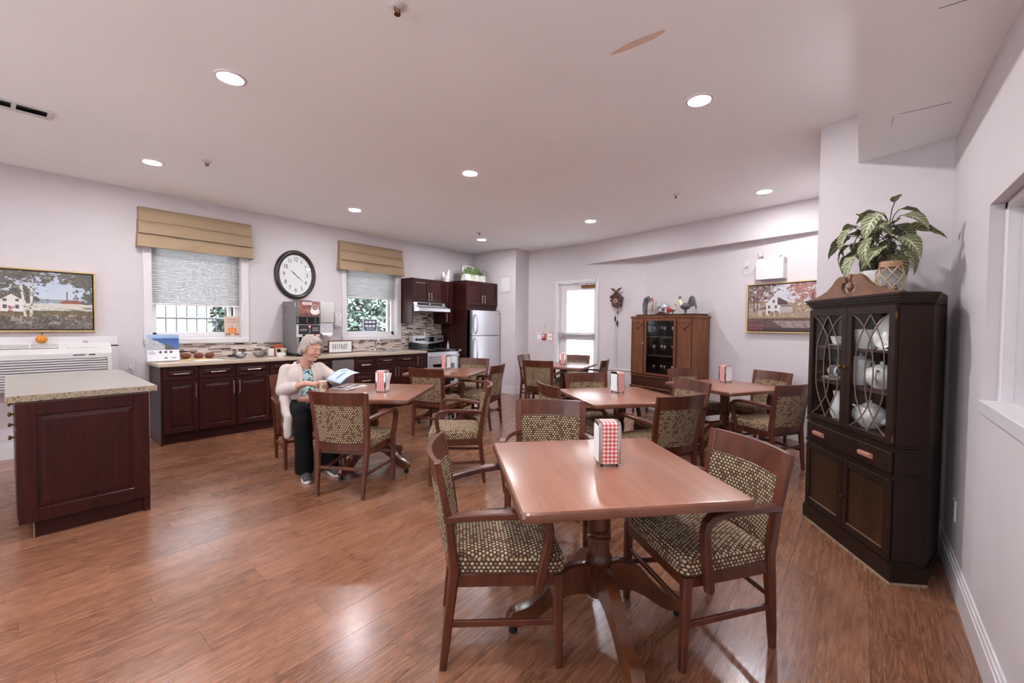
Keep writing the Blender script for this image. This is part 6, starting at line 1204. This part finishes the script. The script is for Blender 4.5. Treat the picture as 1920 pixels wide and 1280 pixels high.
t = thing('notice_sheet', 'white notice with a red border right of the fire alarm pull', 'notice', (XD, 4.83, 1.185), -PI / 2); obj('sheet', MB().box((-0.07, -0.002, -0.095), (0.07, 0, 0.095)), M['paper'], t)
for lo, hi in (((-0.06, 0.075), (0.06, 0.088)), ((-0.06, -0.088), (0.06, -0.075)), ((0.048, -0.08), (0.06, 0.08)), ((-0.04, -0.006), (0.04, 0.004))): obj('red_border', MB().box((lo[0], -0.003, lo[1]), (hi[0], -0.002, hi[1])), M['red'], t)
obj('wall_hook', MB().tube([(0, 0, 0.03), (-0.006, 0, -0.03), (-0.012, 0.012, -0.042), (-0.016, 0.016, -0.03)], 0.003, 6), M['greyplastic'], None, loc=(XD - 0.003, 4.97, 1.40), label='tiny grey wall hook above the fire alarm pull', cat='hook')
EO = onB(0.44, 2.03); t = thing('emergency_light', 'white emergency light box with two lamp heads on the wall', 'emergency light', EO, ROTB); obj('battery_box', MB().box((-0.17, -0.11, 0), (0.17, 0, 0.275), 0.006), M['whiteplastic'], t)
for i in range(4): obj('vent_slot', MB().box((0.1695, -0.08, 0.2 + i * 0.015), (0.171, -0.03, 0.207 + i * 0.015)), M['greyplastic'], t)
for x, a in ((-0.12, -0.7), (0.105, 0.35)): h = obj('lamp_head', MB().lathe([(0.012, 0), (0.022, 0.015), (0.032, 0.04), (0.034, 0.05), (0.028, 0.05)], 18, M=T(x, -0.045, 0.325) @ rz(a) @ Matrix.Rotation(PI / 2, 4, 'X')), M['whiteplastic'], t, smooth=40); obj('reflector', MB().lathe([(0.027, 0.044), (0.012, 0.02)], 16, M=T(x, -0.045, 0.325) @ rz(a) @ Matrix.Rotation(PI / 2, 4, 'X')), M['chrome'], h, smooth=40); obj('swivel', MB().cyl((x, -0.045, 0.27), (x, -0.045, 0.32), 0.012, 10), M['greyplastic'], t)
obj('power_cord', MB().tube([(-0.17, -0.03, 0.2), (-0.22, -0.03, 0.17), (-0.29, -0.03, 0.10), (-0.35, -0.03, 0.11), (-0.37, -0.03, 0.18), (-0.335, -0.02, 0.23)], 0.004, 6), M['whiteplastic'], t)
t = thing('wall_outlet', 'white wall outlet feeding the emergency light', 'outlet', onB(0.775, 2.265), ROTB); obj('plate', MB().box((-0.035, -0.007, -0.055), (0.035, 0, 0.055), 0.002), M['whiteplastic'], t); obj('plug', MB().box((-0.015, -0.03, -0.03), (0.015, -0.007, 0.0), 0.003), M['whiteplastic'], t)
# seam where the two wall planes meet
obj('corner_bead', MB().cyl((XD - 0.003, 2.80, 1.6), (XD - 0.003, 2.80, 2.56), 0.004, 6), M['wall'], bpy.data.objects['wall_door'])
# ------------------------------------------------------------------ the seated woman (local: +y is the way she faces)
def blob(name, mb, mat, parent, vox=0.008, sm=6, cut=None, solid=0.0, disp=0.0, M4=None):
    me = mesh_of(name, mb, mat); o = bpy.data.objects.new(name, me); COL.objects.link(o)
    md = o.modifiers.new('r', 'REMESH'); md.mode = 'VOXEL'; md.voxel_size = vox; md.adaptivity = 0
    if sm: s = o.modifiers.new('s', 'SMOOTH'); s.iterations = sm; s.factor = 0.5
    dg = bpy.context.evaluated_depsgraph_get(); out = bpy.data.meshes.new_from_object(o.evaluated_get(dg)); bpy.data.objects.remove(o)
    b = bmesh.new(); b.from_mesh(out)
    if disp:
        b.normal_update()
        for v in b.verts: v.co += v.normal * disp * (mnoise.noise(v.co * 45) + 0.6 * mnoise.noise(Vector((v.co.x * 110, v.co.y * 60, v.co.z * 60))))
    if cut: bmesh.ops.delete(b, geom=[f for f in b.faces if cut(f.calc_center_median())], context='FACES')
    b.to_mesh(out); b.free(); out.name = name; out.materials.clear(); out.materials.append(mat); out.polygons.foreach_set('use_smooth', [True] * len(out.polygons))
    q = bpy.data.objects.new(name, out); COL.objects.link(q); q.parent = parent
    if solid: m2 = q.modifiers.new('thick', 'SOLIDIFY'); m2.thickness = solid; m2.offset = 1
    return q
WM = T(*WCH[0]) @ rz(math.radians(WCH[1]) - PI / 2)
t = thing('person', 'seated person in an off-white cardigan reading papers at a table', 'person', WCH[0], math.radians(WCH[1]) - PI / 2)
HC = Vector((-0.03, 0.13, 1.155)); MH = Matrix.Translation(HC) @ rz(math.radians(27)) @ Matrix.Rotation(math.radians(-15), 4, 'X')
def cap(m, pts, rad, n=14):
    m.tube(pts, rad, n)
    for p, r in zip(pts, rad if hasattr(rad, '__len__') else [rad] * len(pts)): m.ell(p, (r, r, r), n=n, m=10)
    return m
skin = MB()
cap(skin, [(0, -0.03, 0.62), (0, -0.02, 0.78), (0, 0.0, 0.92)], [0.11, 0.10, 0.09]); cap(skin, [(-0.01, 0.02, 0.96), (-0.02, 0.06, 1.04), (-0.03, 0.09, 1.10)], [0.066, 0.06, 0.058])
for c, r in (((0, -0.012, 0.03), (0.075, 0.09, 0.085)), ((0, 0.028, -0.02), (0.062, 0.064, 0.085)), ((0, 0.035, -0.07), (0.052, 0.052, 0.042)), ((0.036, 0.055, -0.032), (0.03, 0.03, 0.032)), ((-0.036, 0.055, -0.032), (0.03, 0.03, 0.032)), ((0, 0.07, -0.098), (0.026, 0.022, 0.02)), ((0, 0.072, 0.026), (0.052, 0.02, 0.014)), ((0.078, -0.005, -0.015), (0.011, 0.02, 0.032)), ((-0.078, -0.005, -0.015), (0.011, 0.02, 0.032)), ((0, 0.03, -0.1), (0.05, 0.05, 0.03)), ((0, 0.085, -0.058), (0.026, 0.012, 0.012))): skin.ell(c, r, M=MH, n=18, m=12)
skin.tube([MH @ Vector(p) for p in ((0, 0.085, 0.018), (0, 0.098, -0.005), (0, 0.110, -0.026), (0, 0.096, -0.036))], [0.009, 0.011, 0.015, 0.008], 12); skin.ell((0.013, 0.094, -0.03), (0.009, 0.009, 0.008), M=MH); skin.ell((-0.013, 0.094, -0.03), (0.009, 0.009, 0.008), M=MH)
SR, ER, WR = Vector((0.155, -0.02, 0.925)), Vector((0.215, 0.04, 0.735)), Vector((0.075, 0.315, 0.825)); SL, EL, WL = Vector((-0.155, -0.02, 0.925)), Vector((-0.262, 0.13, 0.825)), Vector((-0.252, 0.385, 0.895))
cap(skin, [SR, SR.lerp(ER, 0.5), ER], [0.05, 0.046, 0.042]); cap(skin, [ER, ER.lerp(WR, 0.35), WR], [0.042, 0.04, 0.026]); cap(skin, [SL, SL.lerp(EL, 0.5), EL], [0.05, 0.046, 0.042]); cap(skin, [EL, EL.lerp(WL, 0.35), WL], [0.042, 0.038, 0.026])
CUPL = Vector((-0.045, 0.415, 0.752))
def finger(pts, r0, r1): cap(skin, [Vector(p) for p in pts], [r0 + (r1 - r0) * i / (len(pts) - 1) for i in range(len(pts))], 8)
# right hand closed round the cup
pr = CUPL + Vector((0.043, -0.042, 0.062)); cap(skin, [WR, WR.lerp(pr, 0.6), pr], [0.024, 0.026, 0.024]); skin.ell(pr, (0.020, 0.032, 0.034))
for k, (dz, ln, r) in enumerate(((0.030, 1.9, 0.0085), (0.012, 2.15, 0.009), (-0.006, 2.05, 0.0085), (-0.022, 1.7, 0.0075))):
    pts = [];
    for i in range(6): a = math.radians(-52) - ln * i / 5; pts.append(CUPL + Vector((math.cos(a) * 0.049, math.sin(a) * 0.049, 0.05 + dz - 0.004 * i)))
    finger(pts, r, r * 0.8)
finger([CUPL + Vector((math.cos(a) * 0.050, math.sin(a) * 0.050, 0.07 + 0.003 * i)) for i, a in enumerate((-0.62, -0.35, -0.05, 0.2))], 0.0105, 0.0085)
# left hand pinching the raised sheet
pl = WL + Vector((0.0, 0.06, 0.012)); cap(skin, [WL, pl], [0.024, 0.022]); skin.ell(pl, (0.036, 0.036, 0.016))
for k, (dx, ln) in enumerate(((0.026, 0.062), (0.009, 0.07), (-0.009, 0.066), (-0.026, 0.052))):
    b0 = pl + Vector((dx, 0.028, 0.002)); finger([b0, b0 + Vector((dx * 0.15, ln * 0.45, 0.004)), b0 + Vector((dx * 0.2, ln * 0.8, -0.010)), b0 + Vector((dx * 0.2, ln * 0.9, -0.024))], 0.0088, 0.0072)
finger([pl + Vector((0.026, -0.008, -0.006)), pl + Vector((0.045, 0.02, -0.022)), pl + Vector((0.04, 0.05, -0.034))], 0.011, 0.0085)
blob('body', skin, M['skin'], t, vox=0.0048, sm=4)
# face details
for s in (-1, 1):
    e = obj('eye', MB().ell((s * 0.03, 0.0815, 0.004), (0.0125, 0.008, 0.006), M=MH, n=12, m=8), pm('eye_white', lin(226, 220, 216), 0.3), t, smooth=60); obj('iris', MB().ell((s * 0.03, 0.088, 0.002), (0.0058, 0.003, 0.0052), M=MH, n=10, m=6), M['ink'], e); obj('eyelid', MB().ell((s * 0.03, 0.082, 0.0095), (0.0155, 0.0095, 0.006), M=MH, n=12, m=8), M['skin'], t, smooth=60)
    obj('eyebrow', MB().tube([MH @ Vector(p) for p in ((s * 0.014, 0.094, 0.026), (s * 0.03, 0.0915, 0.031), (s * 0.046, 0.080, 0.026))], [0.003, 0.0035, 0.002], 6), M['hair'], t)
obj('lips', MB().ell((0, 0.0945, -0.055), (0.021, 0.006, 0.0042), M=MH, n=12, m=6).ell((0, 0.0935, -0.0625), (0.019, 0.006, 0.0045), M=MH, n=12, m=6), pm('lip', lin(190, 122, 112), 0.5), t, smooth=60)
hair = MB()
for c, r in (((0, -0.028, 0.045), (0.084, 0.09, 0.085)), ((0, 0.03, 0.088), (0.062, 0.05, 0.034)), ((0.066, -0.025, 0.01), (0.024, 0.05, 0.058)), ((-0.066, -0.025, 0.01), (0.024, 0.05, 0.058)), ((0, -0.085, -0.015), (0.066, 0.04, 0.07)), ((0.045, -0.075, -0.045), (0.03, 0.035, 0.045)), ((-0.045, -0.075, -0.045), (0.03, 0.035, 0.045)), ((0.04, 0.048, 0.075), (0.034, 0.026, 0.022)), ((-0.03, 0.05, 0.08), (0.034, 0.026, 0.02))): hair.ell(c, r, M=MH, n=16, m=10)
blob('hair', hair, M['hair'], t, vox=0.006, sm=3, disp=0.007)
# blouse, cardigan, trousers
bl = MB(); bl.ell((0, -0.03, 0.60), (0.185, 0.15, 0.13), n=20, m=14); bl.ell((0, 0.03, 0.70), (0.165, 0.14, 0.13), n=20, m=14); bl.ell((0, 0.02, 0.84), (0.165, 0.125, 0.14), n=20, m=14); bl.ell((0, 0.0, 0.94), (0.14, 0.09, 0.075), n=20, m=12)
blob('blouse', bl, M['blouse'], t, vox=0.009, sm=8, cut=lambda c: c.z > 0.955 + 0.03 * (c.y < 0) - 0.4 * max(0, 0.06 - abs(c.x)) * (c.y > 0))
ca = MB(); ca.ell((0, -0.04, 0.60), (0.215, 0.17, 0.14), n=22, m=14); ca.ell((0, 0.02, 0.71), (0.19, 0.155, 0.14), n=22, m=14); ca.ell((0, 0.01, 0.85), (0.185, 0.14, 0.14), n=22, m=14); ca.ell((0, -0.01, 0.93), (0.155, 0.10, 0.075), n=22, m=12); ca.ell((0, -0.02, 0.985), (0.09, 0.075, 0.05), n=18, m=10)
cap(ca, [SR, SR.lerp(ER, 0.5), ER], [0.066, 0.06, 0.056]); cap(ca, [ER, ER.lerp(WR, 0.4), ER.lerp(WR, 0.52)], [0.056, 0.052, 0.05]); cap(ca, [SL, SL.lerp(EL, 0.5), EL], [0.066, 0.058, 0.054]); cap(ca, [EL, EL.lerp(WL, 0.4), EL.lerp(WL, 0.8)], [0.06, 0.05, 0.042])
for a in (-0.9, -0.45, 0.0, 0.5, 1.0): cap(ca, [(0.16 + 0.04 * a, -0.06 + 0.14 * a, 0.66), (0.19 + 0.03 * a, 0.02 + 0.13 * a, 0.58), (0.195 + 0.025 * a, 0.15 + 0.13 * a, 0.51), (0.215 + 0.02 * a + 0.03 * min(a, 0), 0.262 + 0.03 * a, 0.44), (0.215 + 0.02 * a + 0.03 * min(a, 0), 0.268 + 0.035 * a, 0.345)], [0.05, 0.045, 0.036, 0.034, 0.032], 10)
cap(ca, [(-0.15, 0.0, 0.66), (-0.19, 0.12, 0.60), (-0.20, 0.20, 0.54)], [0.06, 0.05, 0.04])
def opening(c):
    if c.y > 0.03 and 0.57 < c.z < 1.0 and c.y > 0.03 + 0.02:
        w = np.interp(c.z, [0.57, 0.66, 0.80, 0.93, 1.0], [0.12, 0.098, 0.075, 0.062, 0.06]); return abs(c.x + 0.005) < w
    if c.z > 0.985 and abs(c.x) < 0.075 and c.y > -0.07: return True
    return False
blob('cardigan', ca, M['cardigan'], t, vox=0.009, sm=7, cut=opening, solid=0.006)
for s, x in (('r', 0.105), ('l', -0.085)): obj('cardigan_band', MB().sweep([(x * f_, y, z) for f_, y, z in ((0.62, 0.075, 0.985), (0.62, 0.132, 0.92), (0.72, 0.158, 0.80), (0.95, 0.175, 0.68))], 0.028, 0.010, (1, 0, 0)), M['cardigan'], t, smooth=50)
pa = MB(); pa.ell((0, -0.04, 0.565), (0.19, 0.16, 0.085), n=20, m=12)
HIPS = (((0.095, 0.02, 0.565), (0.135, 0.40, 0.555), (0.165, 0.50, 0.46), (0.175, 0.57, 0.25), (0.178, 0.585, 0.085)), ((-0.09, 0.02, 0.565), (-0.085, 0.40, 0.555), (-0.065, 0.50, 0.46), (-0.052, 0.57, 0.25), (-0.05, 0.585, 0.085)))
for pts in HIPS: cap(pa, [Vector(p) for p in pts], [0.095, 0.085, 0.08, 0.078, 0.08])
blob('trousers', pa, M['pants'], t, vox=0.009, sm=6, cut=lambda c: c.z < 0.055)
for (fx, fy, ang) in ((0.178, 0.60, -8), (-0.05, 0.60, 6)):
    MF = T(fx, fy, 0) @ rz(math.radians(ang)); up = MB()
    up.ell((0, 0.075, 0.045), (0.042, 0.075, 0.032), M=MF, n=16, m=10); up.ell((0, -0.01, 0.06), (0.04, 0.06, 0.05), M=MF, n=16, m=10); up.ell((0, 0.12, 0.035), (0.04, 0.035, 0.024), M=MF, n=16, m=10)
    sh = blob('shoe', up, M['shoe'], t, vox=0.006, sm=5); ol = [(0.043 * math.cos(a) * (1.0 if math.sin(a) > 0 else 0.88), 0.045 + 0.118 * math.sin(a)) for a in [2 * PI * i / 22 for i in range(22)]]; obj('sole', MB().loft([[MF @ Vector((x * k, 0.045 + (y - 0.045) * k, z)) for x, y in ol] for k, z in ((0.94, 0.0), (1.0, 0.006), (1.0, 0.024), (0.93, 0.03))]), M['whiteplastic'], sh, smooth=40)
# ---- what she holds and reads
p = WM @ CUPL; t = thing('paper_cup', 'paper coffee cup in the seated person\'s hand', 'cup', (p.x, p.y, 0.75), math.radians(-10)); paper_cup(t, 0.98)
def sheet(u, v): b = 0.03 * math.sin(PI * u); return (0.12 - 0.25 * u, 0.0 + 0.18 * v, b + 0.02 * v * v)
PM = WM @ T(-0.20, 0.475, 0.89) @ Matrix.Rotation(math.radians(20), 4, 'Y') @ rz(math.radians(18)) @ Matrix.Rotation(math.radians(-24), 4, 'X') @ T(0, -0.07, 0)
t = thing('reading_sheet', 'pale blue leaflet held up in the seated person\'s left hand', 'paper'); t.matrix_world = PM
m = MB().grid(sheet, 10, 6); o = obj('leaflet', m, M['bluepaper'], t, smooth=60); o.modifiers.new('thick', 'SOLIDIFY').thickness = 0.0015
def stripe(u0, u1, v0, v1): return MB().grid(lambda u, v: (lambda q: (q[0], q[1], q[2] + 0.002))(sheet(u0 + (u1 - u0) * u, v0 + (v1 - v0) * v)), 6, 2)
obj('print_block', stripe(0.15, 0.6, 0.45, 0.58), pm('leaflet_ink', lin(120, 136, 172), 0.6), t); obj('print_block', stripe(0.55, 0.9, 0.2, 0.3), pm('leaflet_ink', lin(120, 136, 172), 0.6), t)
t = thing('newspaper', 'folded newspaper lying on the seated person\'s table', 'newspaper', (2.245, 4.03, 0.7505), math.radians(22))
for k in range(3): obj('page', MB().box((-0.15, -0.11, k * 0.004), (0.15 - 0.01 * k, 0.11 - 0.008 * k, k * 0.004 + 0.003), M=rz(0.05 * k)), M['paper'], t)
for x, y, w, h in ((-0.09, 0.03, 0.09, 0.09), (0.05, 0.05, 0.13, 0.05), (0.05, -0.04, 0.13, 0.06), (-0.09, -0.06, 0.08, 0.03)): obj('newsprint', MB().box((x - w / 2, y - h / 2, 0.0115), (x + w / 2, y + h / 2, 0.0122), M=rz(0.1)), M['lettergrey'], t)

# ------------------------------------------------------------------ outdoors seen through the windows
obj('yard_ground', MB().box((-6, 6.85, -0.25), (16, 22, -0.2)), M['concrete'], None, label='pale concrete yard outside the windows', cat='ground', kind='structure')
obj('yard_ground', MB().box((7.3, -4, -0.25), (16, 6.8, -0.2)), M['concrete'], None, label='pale concrete yard outside the exit door', cat='ground', kind='structure')
obj('yard_ground', MB().box((-14, -4, -0.25), (-3.5, 14, -0.2)), M['concrete'], None, label='pale concrete yard behind the viewer', cat='ground', kind='structure')
t = thing('yard_fence', 'iron bar and chain-link fence outside the left window', 'fence', (2.2, 9.4, -0.2))
for z in (0.1, 1.68, 2.6): obj('rail', MB().cyl((-3.0, 0, z), (1.9, 0, z), 0.022, 8), M['iron'], t)
for k in range(33): obj('bar', MB().cyl((-2.95 + k * 0.15, 0, 0.0), (-2.95 + k * 0.15, 0, 2.7), 0.011, 6), M['iron'], t)
m = MB()
for k in range(60):
    for s in (-1, 1): x = -3 + k * 0.09; m.tube([(x, 0.05, 0.1), (x + s * 0.75, 0.05, 1.66)], 0.004, 3)
obj('chain_link', m, M['iron'], t, kind='stuff')
def bush(name, lab, c, r, n, seed, col):
    t = thing(name, lab, 'tree', (c[0], c[1], -0.2)); rr = random.Random(seed); m = MB()
    obj('trunk', MB().tube([(0, 0, 0), (0.05, 0, c[2] * 0.5), (0, 0.05, c[2])], [0.09, 0.07, 0.03], 8), M['stem'], t)
    for k in range(n):
        d = Vector((rr.gauss(0, 1), rr.gauss(0, 1), rr.gauss(0, 1))).normalized() * rr.uniform(0.45, 1) ** 0.5; p = Vector((d.x * r[0], d.y * r[1], c[2] + 0.2 + d.z * r[2])); a, b = Vector((rr.gauss(0, 1), rr.gauss(0, 1), rr.gauss(0, 0.6))).normalized(), Vector((rr.gauss(0, 1), rr.gauss(0, 1), rr.gauss(0, 1))).normalized(); b = a.cross(b).normalized(); l, w = rr.uniform(0.10, 0.20), rr.uniform(0.03, 0.06); m.add([p, p + a * l * 0.5 + b * w, p + a * l, p + a * l * 0.5 - b * w], [(0, 1, 2, 3)])
    obj('foliage', m, col, t, kind='stuff')
FOL = pm('foliage_green', lin(52, 66, 56), 0.6, var=0.5, scale=3); FOL2 = pm('foliage_grey_green', lin(66, 82, 74), 0.6, var=0.5, scale=4)
bush('garden_tree', 'dense green tree filling the sink window', (6.5, 10.6, 1.7), (1.9, 1.0, 2.2), 16000, 2, FOL2); bush('garden_shrub', 'green shrub behind the fence at the right of the left window', (3.55, 10.3, 1.5), (0.8, 0.6, 1.0), 6000, 3, FOL)
